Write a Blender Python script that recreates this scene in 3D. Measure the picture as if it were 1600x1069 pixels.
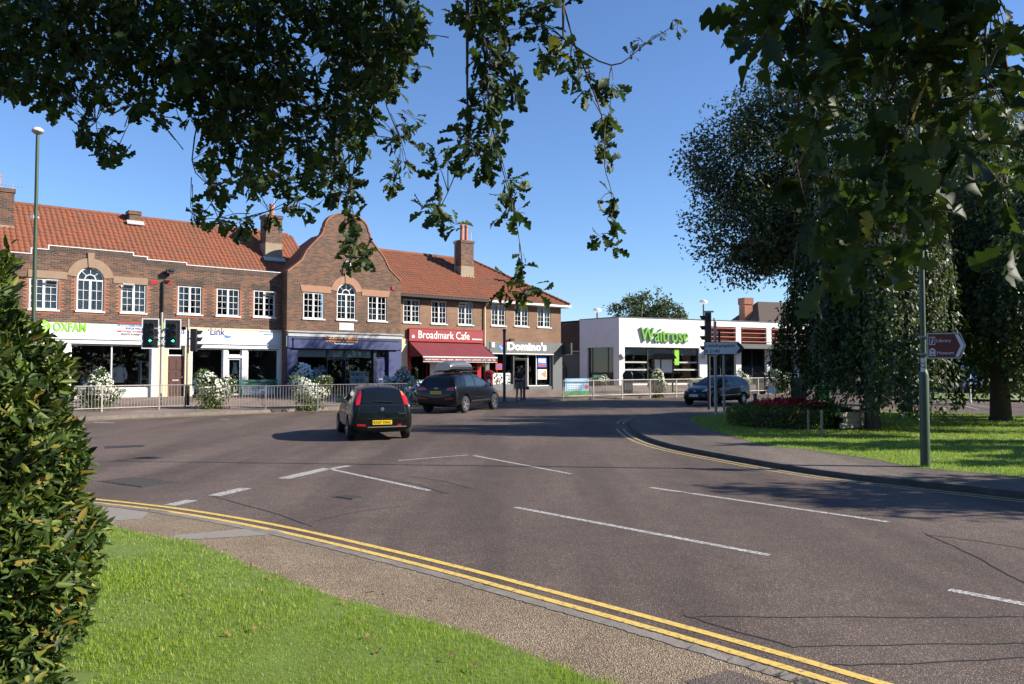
import bpy, bmesh, math, random
import numpy as np
from mathutils import Vector, Matrix
from mathutils.bvhtree import BVHTree
random.seed(7); np.random.seed(7)
R = math.radians
scene = bpy.context.scene
for o in list(bpy.data.objects): bpy.data.objects.remove(o)
C = scene.collection

# ------------------------------------------------------------------ camera, sky, sun, exposure
CAM_H, FPX, PITCH = 2.05, 1240.0, math.atan(45.5/1240)
cam = bpy.data.objects.new('camera', bpy.data.cameras.new('camera')); C.objects.link(cam)
cam.data.sensor_width = 36; cam.data.lens = FPX/1600*36; cam.data.clip_end = 2000; cam.data.clip_start = 0.05
cam.location = (0, 0, CAM_H); cam.rotation_euler = (math.pi/2+PITCH, 0, 0)
scene.camera = cam
SUN_EL = R(30); SUN_AZ = math.atan2(-0.10, 1.0)          # direction towards the sun in the ground plane
SUN = Vector((math.cos(SUN_EL)*math.cos(SUN_AZ), math.cos(SUN_EL)*math.sin(SUN_AZ), math.sin(SUN_EL)))
world = bpy.data.worlds.new('World'); scene.world = world; world.use_nodes = True
wn = world.node_tree.nodes; wl = world.node_tree.links
sky = wn.new('ShaderNodeTexSky'); sky.sky_type = 'NISHITA'; sky.sun_disc = False
sky.sun_elevation = SUN_EL; sky.sun_rotation = math.pi/2-SUN_AZ
sky.altitude = 0; sky.air_density = 1.0; sky.dust_density = 0.0; sky.ozone_density = 4.0
tint = wn.new('ShaderNodeMix'); tint.data_type = 'RGBA'; tint.blend_type = 'MULTIPLY'; tint.inputs[0].default_value = 1; tint.inputs[7].default_value = (.86, .97, 1.16, 1)
wl.new(sky.outputs[0], tint.inputs[6]); wl.new(tint.outputs[2], wn['Background'].inputs[0]); wn['Background'].inputs[1].default_value = 0.078
sun = bpy.data.objects.new('sun', bpy.data.lights.new('sun', 'SUN')); C.objects.link(sun)
sun.data.energy = 5.0; sun.data.angle = R(0.5); sun.data.color = (1, 0.93, 0.82)
sun.rotation_euler = SUN.to_track_quat('Z', 'Y').to_euler()
vs = scene.view_settings; vs.view_transform = 'Standard'; vs.look = 'None'; vs.gamma = 1; vs.use_curve_mapping = False
vs.exposure = 1.05

# ------------------------------------------------------------------ measuring helpers (points on real surfaces)
CAMP = Vector((0, 0, CAM_H)); cp, sp = math.cos(PITCH), math.sin(PITCH); SLOPE = 0.008
def ray(px, py):
    u = (px-800)/FPX; v = -(py-534.5)/FPX
    return Vector((u, cp - v*sp, sp + v*cp))
def gz(x, y):
    return SLOPE*max(-30, min(75, y))
def G(px, py, off=0.0):                       # point of the sloping ground seen at a place of the photograph
    d = ray(px, py); t = (CAM_H-off)/(SLOPE*d.y - d.z)
    return CAMP + d*t
def at(px, py, Y):
    d = ray(px, py); return CAMP + d*(Y/d.y)
def plane_hit(px, py, O, ang, p=0):           # (distance along a facade, height) on a vertical plane through O
    dx, dy = math.cos(ang), math.sin(ang); nx, ny = dy, -dx
    d = ray(px, py); ox, oy = O[0]+nx*p, O[1]+ny*p
    t = (ox*nx+oy*ny)/(d.x*nx+d.y*ny); P = CAMP+d*t
    return (P.x-ox)*dx+(P.y-oy)*dy, P.z

# ------------------------------------------------------------------ object helpers
def tag(o, label=None, cat=None, group=None, kind=None):
    if label: o['label'] = label
    if cat: o['category'] = cat
    if group: o['group'] = group
    if kind: o['kind'] = kind
    return o
def empty(name, loc=(0, 0, 0), rz=0.0, label=None, cat=None, group=None):
    o = bpy.data.objects.new(name, None); C.objects.link(o); o.location = loc; o.rotation_euler = (0, 0, rz)
    o.empty_display_size = .2
    return tag(o, label, cat, group)
def link(name, me, mats, parent=None, loc=None, rot=None):
    o = bpy.data.objects.new(name, me); C.objects.link(o)
    if mats is not None and len(me.materials) == 0:
        for m in (mats if isinstance(mats, (list, tuple)) else [mats]): me.materials.append(m)
    if parent: o.parent = parent
    if loc is not None: o.location = loc
    if rot is not None: o.rotation_euler = rot
    return o
def copy_tree(o, parent=None):
    c = o.copy(); C.objects.link(c); c.parent = parent
    for ch in [k for k in o.children]: copy_tree(ch, c)
    return c

class MB:
    def __init__(s): s.v = []; s.f = []; s.m = []
    def add(s, vs_, fs, m=0):
        b = len(s.v); s.v += [tuple(q) for q in vs_]
        for f in fs: s.f.append(tuple(b+i for i in f)); s.m.append(m)
        return s
    def box(s, x0, x1, y0, y1, z0, z1, m=0):
        return s.add([(x0,y0,z0),(x1,y0,z0),(x1,y1,z0),(x0,y1,z0),(x0,y0,z1),(x1,y0,z1),(x1,y1,z1),(x0,y1,z1)],
              [(0,3,2,1),(4,5,6,7),(0,1,5,4),(1,2,6,5),(2,3,7,6),(3,0,4,7)], m)
    def obox(s, c, size, rot=None, m=0):
        M = rot.to_matrix() if rot is not None and not isinstance(rot, Matrix) else (rot or Matrix.Identity(3))
        a, b, d = size[0]/2, size[1]/2, size[2]/2; c = Vector(c)
        q = [c + M @ Vector(p) for p in [(-a,-b,-d),(a,-b,-d),(a,b,-d),(-a,b,-d),(-a,-b,d),(a,-b,d),(a,b,d),(-a,b,d)]]
        return s.add(q, [(0,3,2,1),(4,5,6,7),(0,1,5,4),(1,2,6,5),(2,3,7,6),(3,0,4,7)], m)
    def quad(s, a, b, c, d, m=0): return s.add([a, b, c, d], [(0,1,2,3)], m)
    def tube(s, pts, rad, n=8, m=0, cap=True):
        pts = [Vector(p) for p in pts]; k = len(pts)
        rad = rad if isinstance(rad, (list, tuple)) else [rad]*k
        V = []; F = []; up = None
        for i, p in enumerate(pts):
            t = (pts[min(i+1, k-1)]-pts[max(i-1, 0)]).normalized()
            if up is None: up = Vector((0, 0, 1)) if abs(t.z) < .9 else Vector((1, 0, 0))
            a = t.cross(up); a = a.normalized() if a.length > 1e-6 else t.orthogonal().normalized()
            b = a.cross(t).normalized(); up = b
            for j in range(n):
                w = 2*math.pi*j/n; V.append(p + (a*math.cos(w)+b*math.sin(w))*rad[i])
        for i in range(k-1):
            for j in range(n): F.append((i*n+j, i*n+(j+1) % n, (i+1)*n+(j+1) % n, (i+1)*n+j))
        if cap: F.append(tuple(range(n))[::-1]); F.append(tuple((k-1)*n+j for j in range(n)))
        return s.add(V, F, m)
    def lathe(s, prof, n=16, c=(0, 0, 0), m=0):
        V = []; F = []; k = len(prof)
        for r, z in prof:
            for j in range(n):
                w = 2*math.pi*j/n; V.append((c[0]+r*math.cos(w), c[1]+r*math.sin(w), c[2]+z))
        for i in range(k-1):
            for j in range(n): F.append((i*n+j, i*n+(j+1) % n, (i+1)*n+(j+1) % n, (i+1)*n+j))
        F.append(tuple(range(n))[::-1]); F.append(tuple((k-1)*n+j for j in range(n)))
        return s.add(V, F, m)
    def prism(s, poly, y0, y1, m=0):              # polygon in (x, z) extruded along y; poly counter-clockwise seen from -y
        n = len(poly); V = [(x, y0, z) for x, z in poly]+[(x, y1, z) for x, z in poly]
        F = [tuple(range(n)), tuple(range(2*n-1, n-1, -1))]
        F += [(i, n+i, n+(i+1) % n, (i+1) % n) for i in range(n)]
        return s.add(V, F, m)
    def prismz(s, poly, z0, z1, m=0):
        n = len(poly); V = [(x, y, z0) for x, y in poly]+[(x, y, z1) for x, y in poly]
        F = [tuple(range(n))[::-1], tuple(range(n, 2*n))]
        F += [(i, (i+1) % n, n+(i+1) % n, n+i) for i in range(n)]
        return s.add(V, F, m)
    def build(s, name, mats, parent=None, loc=None, rot=None, smooth=None, bevel=0):
        me = bpy.data.meshes.new(name); me.from_pydata(s.v, [], s.f)
        ms = mats if isinstance(mats, (list, tuple)) else [mats]
        for m in ms: me.materials.append(m)
        me.polygons.foreach_set('material_index', s.m)
        if bevel:
            bm = bmesh.new(); bm.from_mesh(me)
            bmesh.ops.bevel(bm, geom=bm.edges[:], offset=bevel, segments=1, affect='EDGES', clamp_overlap=True)
            bm.to_mesh(me); bm.free()
        if smooth is not None:
            me.shade_smooth(); me.set_sharp_from_angle(angle=R(smooth))
        me.update()
        return link(name, me, None, parent, loc, rot)

def arr_mesh(name, V, F):                          # V (n,3), F (m,k): fast constant-size face mesh
    me = bpy.data.meshes.new(name); n, (m, k) = len(V), F.shape
    me.vertices.add(n); me.vertices.foreach_set('co', np.asarray(V, np.float32).ravel())
    me.loops.add(m*k); me.loops.foreach_set('vertex_index', F.astype(np.int32).ravel())
    me.polygons.add(m); me.polygons.foreach_set('loop_start', np.arange(0, m*k, k, dtype=np.int32))
    me.update(calc_edges=True); return me

# ------------------------------------------------------------------ materials
MT = {}
def nodes_of(name):
    m = bpy.data.materials.new(name); m.use_nodes = True; MT[name] = m
    return m, m.node_tree.nodes, m.node_tree.links, m.node_tree.nodes['Principled BSDF']
def mixc(n, l, fac, a, b, mode='MIX'):
    x = n.new('ShaderNodeMix'); x.data_type = 'RGBA'; x.blend_type = mode
    for s_, v in ((0, fac), (6, a), (7, b)):
        if hasattr(v, 'is_output'): l.new(v, x.inputs[s_])
        elif s_ == 0: x.inputs[0].default_value = v
        else: x.inputs[s_].default_value = (*v[:3], 1)
    return x.outputs[2]
def ntex(n, l, vec, scale, detail=4, rough=.55):
    t = n.new('ShaderNodeTexNoise'); t.inputs['Scale'].default_value = scale; t.inputs['Detail'].default_value = detail
    t.inputs['Roughness'].default_value = rough
    if vec is not None: l.new(vec, t.inputs['Vector'])
    return t
def ramp(n, l, fac, stops):
    r = n.new('ShaderNodeValToRGB'); l.new(fac, r.inputs[0]); e = r.color_ramp.elements
    while len(e) < len(stops): e.new(.5)
    for i, (p, c) in enumerate(stops):
        e[i].position = p; e[i].color = (*c, 1) if len(c) == 3 else c
    return r.outputs[0]
def coord(n): return n.new('ShaderNodeTexCoord').outputs['Object']
def bump(n, l, b, h, strength=.3, dist=.01):
    x = n.new('ShaderNodeBump'); x.inputs['Strength'].default_value = strength; x.inputs['Distance'].default_value = dist
    l.new(h, x.inputs['Height']); l.new(x.outputs[0], b.inputs['Normal'])
def plain(name, col, rough=.6, metal=0., var=.18, scale=6, bmp=0., coat=0., spec=.5, dirt=0):
    m, n, l, b = nodes_of(name)
    b.inputs['Roughness'].default_value = rough; b.inputs['Metallic'].default_value = metal
    b.inputs['Coat Weight'].default_value = coat; b.inputs['Specular IOR Level'].default_value = spec
    c = coord(n); t = ntex(n, l, c, scale)
    col = Vector(col)
    out = mixc(n, l, t.outputs[0], col*(1-var), col*(1+var))
    if dirt:
        t2 = ntex(n, l, c, 1.3, 6, .7)
        f = ramp(n, l, t2.outputs[0], [(.45, (0, 0, 0)), (.7, (dirt,)*3)])
        out = mixc(n, l, f, out, col*.45)
    l.new(out, b.inputs['Base Color'])
    if bmp: bump(n, l, b, ntex(n, l, c, scale*8).outputs[0], bmp, .01)
    return m
def brickmat(name, c1, c2, c3, mortar):
    m, n, l, b = nodes_of(name); c = coord(n)
    sx = n.new('ShaderNodeSeparateXYZ'); l.new(c, sx.inputs[0])
    ad = n.new('ShaderNodeMath'); l.new(sx.outputs[0], ad.inputs[0]); l.new(sx.outputs[1], ad.inputs[1])
    cx = n.new('ShaderNodeCombineXYZ'); l.new(ad.outputs[0], cx.inputs[0]); l.new(sx.outputs[2], cx.inputs[1])
    t = n.new('ShaderNodeTexBrick'); l.new(cx.outputs[0], t.inputs[0])
    t.inputs['Scale'].default_value = 1; t.inputs['Brick Width'].default_value = .26; t.inputs['Row Height'].default_value = .085
    t.inputs['Mortar Size'].default_value = .007; t.inputs['Bias'].default_value = -.05
    t.inputs['Color1'].default_value = (*c1, 1); t.inputs['Color2'].default_value = (*c2, 1); t.inputs['Mortar'].default_value = (*mortar, 1)
    # a second, offset random so single bricks come out red or burnt
    t2 = n.new('ShaderNodeTexBrick'); l.new(cx.outputs[0], t2.inputs[0])
    for k, v in (('Scale', 1), ('Brick Width', .26), ('Row Height', .085), ('Mortar Size', 0), ('Bias', -.45)): t2.inputs[k].default_value = v
    t2.inputs['Color1'].default_value = (0, 0, 0, 1); t2.inputs['Color2'].default_value = (1, 1, 1, 1); t2.offset = .5; t2.squash = 1
    big = ntex(n, l, c, .5, 3)
    col = mixc(n, l, t2.outputs[0], t.outputs[0], c3)
    f = n.new('ShaderNodeMath'); f.operation = 'SUBTRACT'; f.inputs[0].default_value = 1; l.new(t.outputs[1], f.inputs[1])
    col = mixc(n, l, t.outputs[1], col, mortar)
    w = ramp(n, l, big.outputs[0], [(.35, (.75, .75, .75)), (.7, (1.12, 1.1, 1.08))])
    col = mixc(n, l, 1.0, col, w, 'MULTIPLY'); l.new(col, b.inputs['Base Color']); b.inputs['Roughness'].default_value = .85
    bump(n, l, b, f.outputs[0], .5, .012)
    return m
def tilemat(name):
    m, n, l, b = nodes_of(name); c = coord(n)
    a = ntex(n, l, c, .9, 5, .65); d = ntex(n, l, c, 7, 3); 
    col = mixc(n, l, d.outputs[0], (.155, .044, .020), (.26, .080, .032))
    geo = n.new('ShaderNodeNewGeometry')
    col = mixc(n, l, ramp(n, l, geo.outputs['Random Per Island'], [(0, (0, 0, 0)), (1, (.6, .6, .6))]), col, (.20, .060, .030))
    f = ramp(n, l, a.outputs[0], [(.42, (0, 0, 0)), (.70, (.55, .55, .55))])
    col = mixc(n, l, f, col, (.085, .058, .034)); l.new(col, b.inputs['Base Color']); b.inputs['Roughness'].default_value = .85
    return m
def leafmat(name, cols, trans=.35, rough=.45, spec=.4):
    m, n, l, b = nodes_of(name); geo = n.new('ShaderNodeNewGeometry')
    oi = n.new('ShaderNodeObjectInfo'); ad = n.new('ShaderNodeMath'); ad.operation = 'ADD'
    l.new(geo.outputs['Random Per Island'], ad.inputs[0]); l.new(oi.outputs['Random'], ad.inputs[1])
    fr = n.new('ShaderNodeMath'); fr.operation = 'FRACT'; l.new(ad.outputs[0], fr.inputs[0])
    k = len(cols); col = ramp(n, l, fr.outputs[0], [(p, c_) for p, c_ in cols])
    l.new(col, b.inputs['Base Color']); b.inputs['Roughness'].default_value = rough; b.inputs['Specular IOR Level'].default_value = spec
    tr = n.new('ShaderNodeBsdfTranslucent'); bright = mixc(n, l, 1., col, (1.5, 1.6, .7), 'MULTIPLY'); l.new(bright, tr.inputs[0])
    mx = n.new('ShaderNodeMixShader'); mx.inputs[0].default_value = trans
    l.new(b.outputs[0], mx.inputs[1]); l.new(tr.outputs[0], mx.inputs[2]); l.new(mx.outputs[0], n['Material Output'].inputs[0])
    return m
def glassmat(name, tint=(.85, .88, .88), refl=1.0):
    m, n, l, b = nodes_of(name); n.remove(b)
    tr = n.new('ShaderNodeBsdfTransparent'); tr.inputs[0].default_value = (*tint, 1)
    gl = n.new('ShaderNodeBsdfGlossy'); gl.inputs['Roughness'].default_value = .015; gl.inputs[0].default_value = (1, 1, 1, 1)
    fr = n.new('ShaderNodeFresnel'); fr.inputs[0].default_value = 1.52
    mu = n.new('ShaderNodeMath'); mu.operation = 'MULTIPLY'; mu.inputs[1].default_value = refl; l.new(fr.outputs[0], mu.inputs[0])
    mx = n.new('ShaderNodeMixShader'); l.new(mu.outputs[0], mx.inputs[0]); l.new(tr.outputs[0], mx.inputs[1]); l.new(gl.outputs[0], mx.inputs[2])
    l.new(mx.outputs[0], n['Material Output'].inputs[0]); return m
def emit(name, col, st):
    m, n, l, b = nodes_of(name); b.inputs['Base Color'].default_value = (*col, 1)
    b.inputs['Emission Color'].default_value = (*col, 1); b.inputs['Emission Strength'].default_value = st; return m
def asphaltmat(name, ca, cb, chip, fine=220):
    m, n, l, b = nodes_of(name); c = coord(n)
    big = ntex(n, l, c, .22, 5, .6); mid = ntex(n, l, c, 2.2, 5, .7); sm = n.new('ShaderNodeTexVoronoi'); sm.inputs['Scale'].default_value = fine; l.new(c, sm.inputs['Vector'])
    st = n.new('ShaderNodeMapping'); st.inputs['Rotation'].default_value = (0, 0, R(43)); st.inputs['Scale'].default_value = (.9, .09, 1); l.new(c, st.inputs[0])
    lane = ntex(n, l, st.outputs[0], .8, 4, .6)
    col = mixc(n, l, ramp(n, l, big.outputs[0], [(.35, (0, 0, 0)), (.65, (1, 1, 1))]), ca, cb)
    col = mixc(n, l, ramp(n, l, lane.outputs[0], [(.40, (0, 0, 0)), (.62, (.75, .75, .75))]), col, tuple(q*.62 for q in ca))
    col = mixc(n, l, ramp(n, l, mid.outputs[0], [(.3, (.78, .78, .78)), (.7, (1.15, 1.15, 1.15))]), col, (1, 1, 1), 'MULTIPLY') if False else col
    v = n.new('ShaderNodeSeparateColor'); l.new(sm.outputs['Color'], v.inputs[0])
    sp_ = ramp(n, l, v.outputs[0], [(0, (.42, .42, .42)), (.7, (1.1, 1.1, 1.1)), (.9, (1.35, 1.33, 1.3)), (1, chip)])
    col = mixc(n, l, 1., col, sp_, 'MULTIPLY')
    mm = ramp(n, l, mid.outputs[0], [(.3, (.85, .85, .85)), (.7, (1.12, 1.12, 1.12))]); col = mixc(n, l, 1., col, mm, 'MULTIPLY')
    l.new(col, b.inputs['Base Color']); b.inputs['Roughness'].default_value = .85; b.inputs['Specular IOR Level'].default_value = .3
    bump(n, l, b, sm.outputs['Distance'], .8, .008); return m
def gravelmat(name):
    m, n, l, b = nodes_of(name); c = coord(n)
    v = n.new('ShaderNodeTexVoronoi'); v.inputs['Scale'].default_value = 105; l.new(c, v.inputs['Vector'])
    s = n.new('ShaderNodeSeparateColor'); l.new(v.outputs['Color'], s.inputs[0])
    col = ramp(n, l, s.outputs[0], [(0, (.08, .058, .038)), (.3, (.20, .14, .085)), (.65, (.29, .21, .13)), (.9, (.37, .285, .19)), (1, (.48, .41, .31))])
    big = ntex(n, l, c, .8, 5, .65)
    col = mixc(n, l, 1., col, ramp(n, l, big.outputs[0], [(.3, (.62, .6, .58)), (.65, (1.05, 1.05, 1.05))]), 'MULTIPLY')
    l.new(col, b.inputs['Base Color']); b.inputs['Roughness'].default_value = .8
    bump(n, l, b, v.outputs['Distance'], 1.0, .012); return m

brickmat('brick_brown', (.058, .033, .025), (.125, .066, .040), (.24, .085, .034), (.215, .18, .14))
brickmat('brick_gable', (.074, .041, .026), (.145, .074, .042), (.22, .08, .034), (.185, .155, .12))
brickmat('brick_buff', (.165, .078, .038), (.27, .14, .072), (.11, .06, .038), (.29, .25, .195))
brickmat('brick_red', (.30, .085, .035), (.38, .14, .06), (.2, .07, .04), (.35, .30, .25))
brickmat('brick_dark', (.06, .038, .028), (.10, .06, .04), (.13, .07, .04), (.14, .12, .10))
tilemat('roof_tile')
plain('roof_dark', (.075, .052, .042), .9, var=.35, scale=9)
plain('stone_tan', (.26, .175, .115), .85, var=.2, scale=5)
plain('stone_salmon', (.31, .165, .10), .85, var=.2, scale=5)
plain('render_cement', (.27, .22, .15), .9, var=.25, scale=3)
plain('lead', (.36, .36, .36), .55, var=.2)
plain('white_paint', (.62, .62, .60), .5, var=.07, scale=3, dirt=.14)
plain('white_render', (.78, .76, .73), .75, var=.05, scale=2, dirt=.14)
plain('cream_paint', (.62, .50, .31), .6, var=.1)
plain('navy_paint', (.028, .040, .125), .5, var=.1)
plain('navy_dark', (.012, .015, .03), .4, var=.1)
plain('red_sign', (.235, .016, .022), .5, var=.06)
plain('awning_red', (.135, .019, .026), .9, var=.2, scale=2)
plain('red_paint', (.34, .012, .014), .35, var=.1)
plain('grey_paint', (.105, .112, .11), .5, var=.08)
plain('grey_dark', (.035, .037, .04), .5)
plain('black_paint', (.012, .012, .013), .4)
plain('green_pole', (.034, .062, .028), .5, var=.3, scale=4)
plain('galv', (.36, .33, .29), .55, metal=.3, var=.2)
plain('galv_light', (.42, .42, .40), .5, metal=.2, var=.15)
plain('brown_door', (.075, .03, .022), .45, var=.2)
plain('brown_sign', (.115, .022, .018), .45, var=.08)
plain('oak_wood', (.32, .15, .055), .6, var=.25, scale=12)
plain('dead_leaf', (.20, .11, .045), .8, var=.3, scale=20)
plain('dark_wood', (.06, .035, .028), .6, var=.25)
plain('curtain', (.55, .53, .46), .9, var=.15, scale=14)
plain('blind', (.36, .38, .34), .7)
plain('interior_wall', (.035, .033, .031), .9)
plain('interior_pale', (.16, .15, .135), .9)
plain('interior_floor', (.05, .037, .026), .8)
plain('txt_green', (.22, .55, .02), .5, var=.03)
plain('txt_wgreen', (.16, .40, .05), .5, var=.03)
plain('txt_white', (.82, .82, .80), .5, var=.02)
plain('txt_navy', (.03, .05, .20), .5)
plain('txt_blue', (.03, .17, .42), .5)
plain('txt_red', (.5, .035, .03), .5)
plain('txt_orange', (.78, .30, .02), .5)
plain('txt_black', (.012, .012, .014), .5)
plain('sign_white', (.64, .64, .63), .4, var=.03)
plain('terracotta_louvre', (.36, .085, .042), .6, var=.12)
plain('teal', (.03, .14, .12), .5)
plain('bench_green', (.01, .09, .055), .5)
plain('pot_terracotta', (.42, .15, .06), .8)
plain('poster_sky', (.25, .45, .62), .5, var=.25, scale=2)
plain('poster_green', (.06, .25, .05), .5, var=.4, scale=3)
plain('poster_red', (.5, .03, .03), .5, var=.1)
plain('poster_blue', (.02, .10, .38), .5, var=.1)
plain('pizza', (.42, .20, .06), .6, var=.5, scale=8)
plain('paper', (.68, .68, .63), .7, var=.08)
plain('card_photo', (.16, .30, .30), .5, var=.7, scale=9)
plain('chrome', (.6, .6, .6), .18, metal=1., var=.02)
plain('alloy', (.48, .48, .47), .32, metal=.8, var=.05)
plain('alloy_dark', (.10, .10, .10), .35, metal=.8, var=.05)
plain('tyre', (.014, .014, .014), .85, var=.2)
plain('plastic_black', (.013, .013, .013), .55)
plain('car_black_green', (.003, .0045, .0042), .35, coat=.5, var=.0, spec=.15)
plain('car_navy', (.002, .0026, .005), .35, coat=.5, var=.0, spec=.15)
plain('car_grey', (.004, .0042, .005), .35, coat=.5, var=.0, spec=.15)
plain('car_blue_dark', (.010, .014, .024), .25, coat=1., var=.0)
plain('van_white', (.72, .72, .71), .3, coat=.6, var=.03)
plain('roofbox_silver', (.20, .21, .22), .25, metal=.6, coat=.5, var=.05)
plain('car_glass', (.006, .0075, .008), .04, var=.0, spec=.6)
plain('car_glass_light', (.022, .032, .037), .05, var=.3, scale=3, spec=.8)
plain('light_red', (.42, .006, .008), .15, coat=1., var=.1)
plain('light_amber', (.75, .22, .02), .15, coat=1.)
plain('light_clear', (.55, .57, .58), .1, coat=1., metal=.4)
plain('plate_yellow', (.80, .52, .01), .4, var=.02)
plain('plate_white', (.75, .75, .72), .4)
plain('lens_dark', (.05, .012, .008), .25)
plain('lens_amber_off', (.09, .035, .008), .25)
emit('lens_green', (.05, 1.0, .45), 2.5)
plain('skin', (.42, .24, .17), .6, var=.05)
plain('hair_grey', (.22, .19, .16), .8); plain('hair_brown', (.06, .035, .02), .8); plain('hair_fair', (.32, .22, .11), .8)
plain('cloth_black', (.012, .012, .015), .85); plain('cloth_khaki', (.17, .125, .075), .9); plain('cloth_blue', (.30, .42, .62), .9)
plain('cloth_beige', (.52, .45, .36), .9); plain('cloth_yellow', (.70, .45, .03), .9); plain('cloth_purple', (.12, .05, .16), .9)
plain('cloth_pink', (.50, .36, .36), .9); plain('cloth_white', (.66, .66, .64), .9); plain('shoe', (.03, .022, .018), .7)
plain('cloth_denim', (.06, .085, .14), .9)
plain('bark', (.085, .062, .045), .95, var=.5, scale=9, bmp=.8)
plain('bark_dark', (.04, .03, .024), .95, var=.4, scale=9, bmp=.8)
plain('twig', (.065, .045, .032), .9)
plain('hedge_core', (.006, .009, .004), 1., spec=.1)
plain('stone_wall', (.42, .35, .26), .9, var=.3, scale=4, bmp=.4)
plain('verge_worn', (.16, .12, .06), .95, var=.3, scale=8)
plain('soil', (.045, .033, .022), .95, var=.3)
plain('petal_white', (.60, .60, .50), .7, var=.05); plain('petal_silver', (.36, .45, .47), .7, var=.25, scale=9); plain('petal_red', (.42, .014, .018), .7, var=.4, scale=7)
plain('iron', (.045, .04, .038), .7, metal=.3, var=.3, bmp=.4)
plain('kerb_stone', (.19, .165, .14), .9, var=.45, scale=6, bmp=.8, dirt=.6)
plain('kerb_dark', (.085, .075, .065), .95, var=.5, scale=4, bmp=.8, dirt=.6)
plain('concrete', (.215, .19, .16), .9, var=.15, scale=4, bmp=.3)
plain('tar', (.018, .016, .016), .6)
asphaltmat('asphalt', (.104, .077, .065), (.132, .099, .083), (3.2, 3.0, 2.8), 130)
asphaltmat('asphalt_patch', (.058, .050, .049), (.070, .060, .057), (2.6, 2.5, 2.4), 130)
asphaltmat('pave_far', (.20, .15, .125), (.24, .18, .15), (1.6, 1.5, 1.4), 90)
asphaltmat('pave_dark', (.145, .115, .098), (.18, .145, .12), (1.8, 1.7, 1.6), 120)
gravelmat('gravel')
glassmat('glass'); glassmat('glass_dark', (.55, .58, .58))
leafmat('leaf_oak', [(0, (.016, .029, .009)), (.45, (.026, .046, .013)), (.85, (.045, .070, .018)), (.985, (.09, .11, .03)), (1, (.20, .15, .03))], .30, .55, .25)
leafmat('leaf_hedge', [(0, (.018, .036, .009)), (.5, (.045, .078, .015)), (.85, (.105, .145, .026)), (.96, (.22, .21, .04)), (1, (.24, .13, .03))], .22, .55, .3)
leafmat('leaf_weep', [(0, (.020, .038, .012)), (.5, (.036, .064, .018)), (1, (.085, .115, .032))], .3, .5)
leafmat('leaf_tall', [(0, (.024, .040, .016)), (.5, (.042, .063, .024)), (1, (.10, .11, .045))], .25, .5)
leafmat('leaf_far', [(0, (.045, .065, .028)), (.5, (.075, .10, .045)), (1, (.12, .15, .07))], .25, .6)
leafmat('leaf_plant', [(0, (.04, .07, .02)), (.5, (.07, .12, .03)), (1, (.16, .20, .05))], .25, .5)
leafmat('leaf_box', [(0, (.05, .085, .015)), (.6, (.10, .14, .025)), (1, (.22, .24, .04))], .25, .5)
leafmat('grass_blade', [(0, (.115, .185, .014)), (.45, (.19, .285, .021)), (.85, (.275, .37, .042)), (1, (.46, .42, .15))], .38, .5, .3)
plain('grass_soil', (.10, .145, .022), .95, var=.5, scale=3)
plain('verge_earth', (.14, .105, .06), .95, var=.3, scale=5)
m, n, l, b = nodes_of('paint_white'); c = coord(n); t = ntex(n, l, c, 30, 6, .75)
l.new(ramp(n, l, t.outputs[0], [(.43, (.12, .10, .09)), (.58, (.52, .51, .48))]), b.inputs['Base Color']); b.inputs['Roughness'].default_value = .7
m, n, l, b = nodes_of('paint_yellow_worn'); c = coord(n); t = ntex(n, l, c, 22, 6, .75)
l.new(ramp(n, l, t.outputs[0], [(.38, (.13, .10, .08)), (.52, (.50, .38, .14))]), b.inputs['Base Color']); b.inputs['Roughness'].default_value = .7
m, n, l, b = nodes_of('paint_yellow'); c = coord(n); t = ntex(n, l, c, 22, 6, .75)
l.new(ramp(n, l, t.outputs[0], [(.35, (.14, .105, .075)), (.48, (.60, .41, .09))]), b.inputs['Base Color']); b.inputs['Roughness'].default_value = .7
M = MT

_fontcache = {}
def text(parent, s, cx, cz, y, mat, width=None, height=None, ext=.02, bold=0.0, shear=0., name='lettering', rot=None):
    """lettering standing in the local x-z plane, facing -y, centred on (cx, cz)"""
    cu = bpy.data.curves.new('t', 'FONT'); cu.body = s; cu.size = 1; cu.offset = bold; cu.shear = shear; cu.resolution_u = 3
    cu.extrude = .02
    ob = bpy.data.objects.new('t', cu); C.objects.link(ob)
    dg = bpy.context.evaluated_depsgraph_get(); me = bpy.data.meshes.new_from_object(ob.evaluated_get(dg)); bpy.data.objects.remove(ob)
    n = len(me.vertices); co = np.empty(n*3); me.vertices.foreach_get('co', co); co = co.reshape(-1, 3)
    lo, hi = co.min(0), co.max(0); w, h = hi[0]-lo[0], hi[1]-lo[1]
    sx = width/w if width else height/h; sz = height/h if height else sx
    X = (co[:, 0]-(lo[0]+hi[0])/2)*sx; Z = (co[:, 1]-(lo[1]+hi[1])/2)*sz; Y = -co[:, 2]/.02*ext
    out = np.stack([X, Y, Z], 1); me.vertices.foreach_set('co', out.ravel()); me.update(); me.materials.clear(); me.materials.append(mat)
    me.name = name
    return link(name, me, None, parent, (cx, y, cz), rot)
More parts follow.
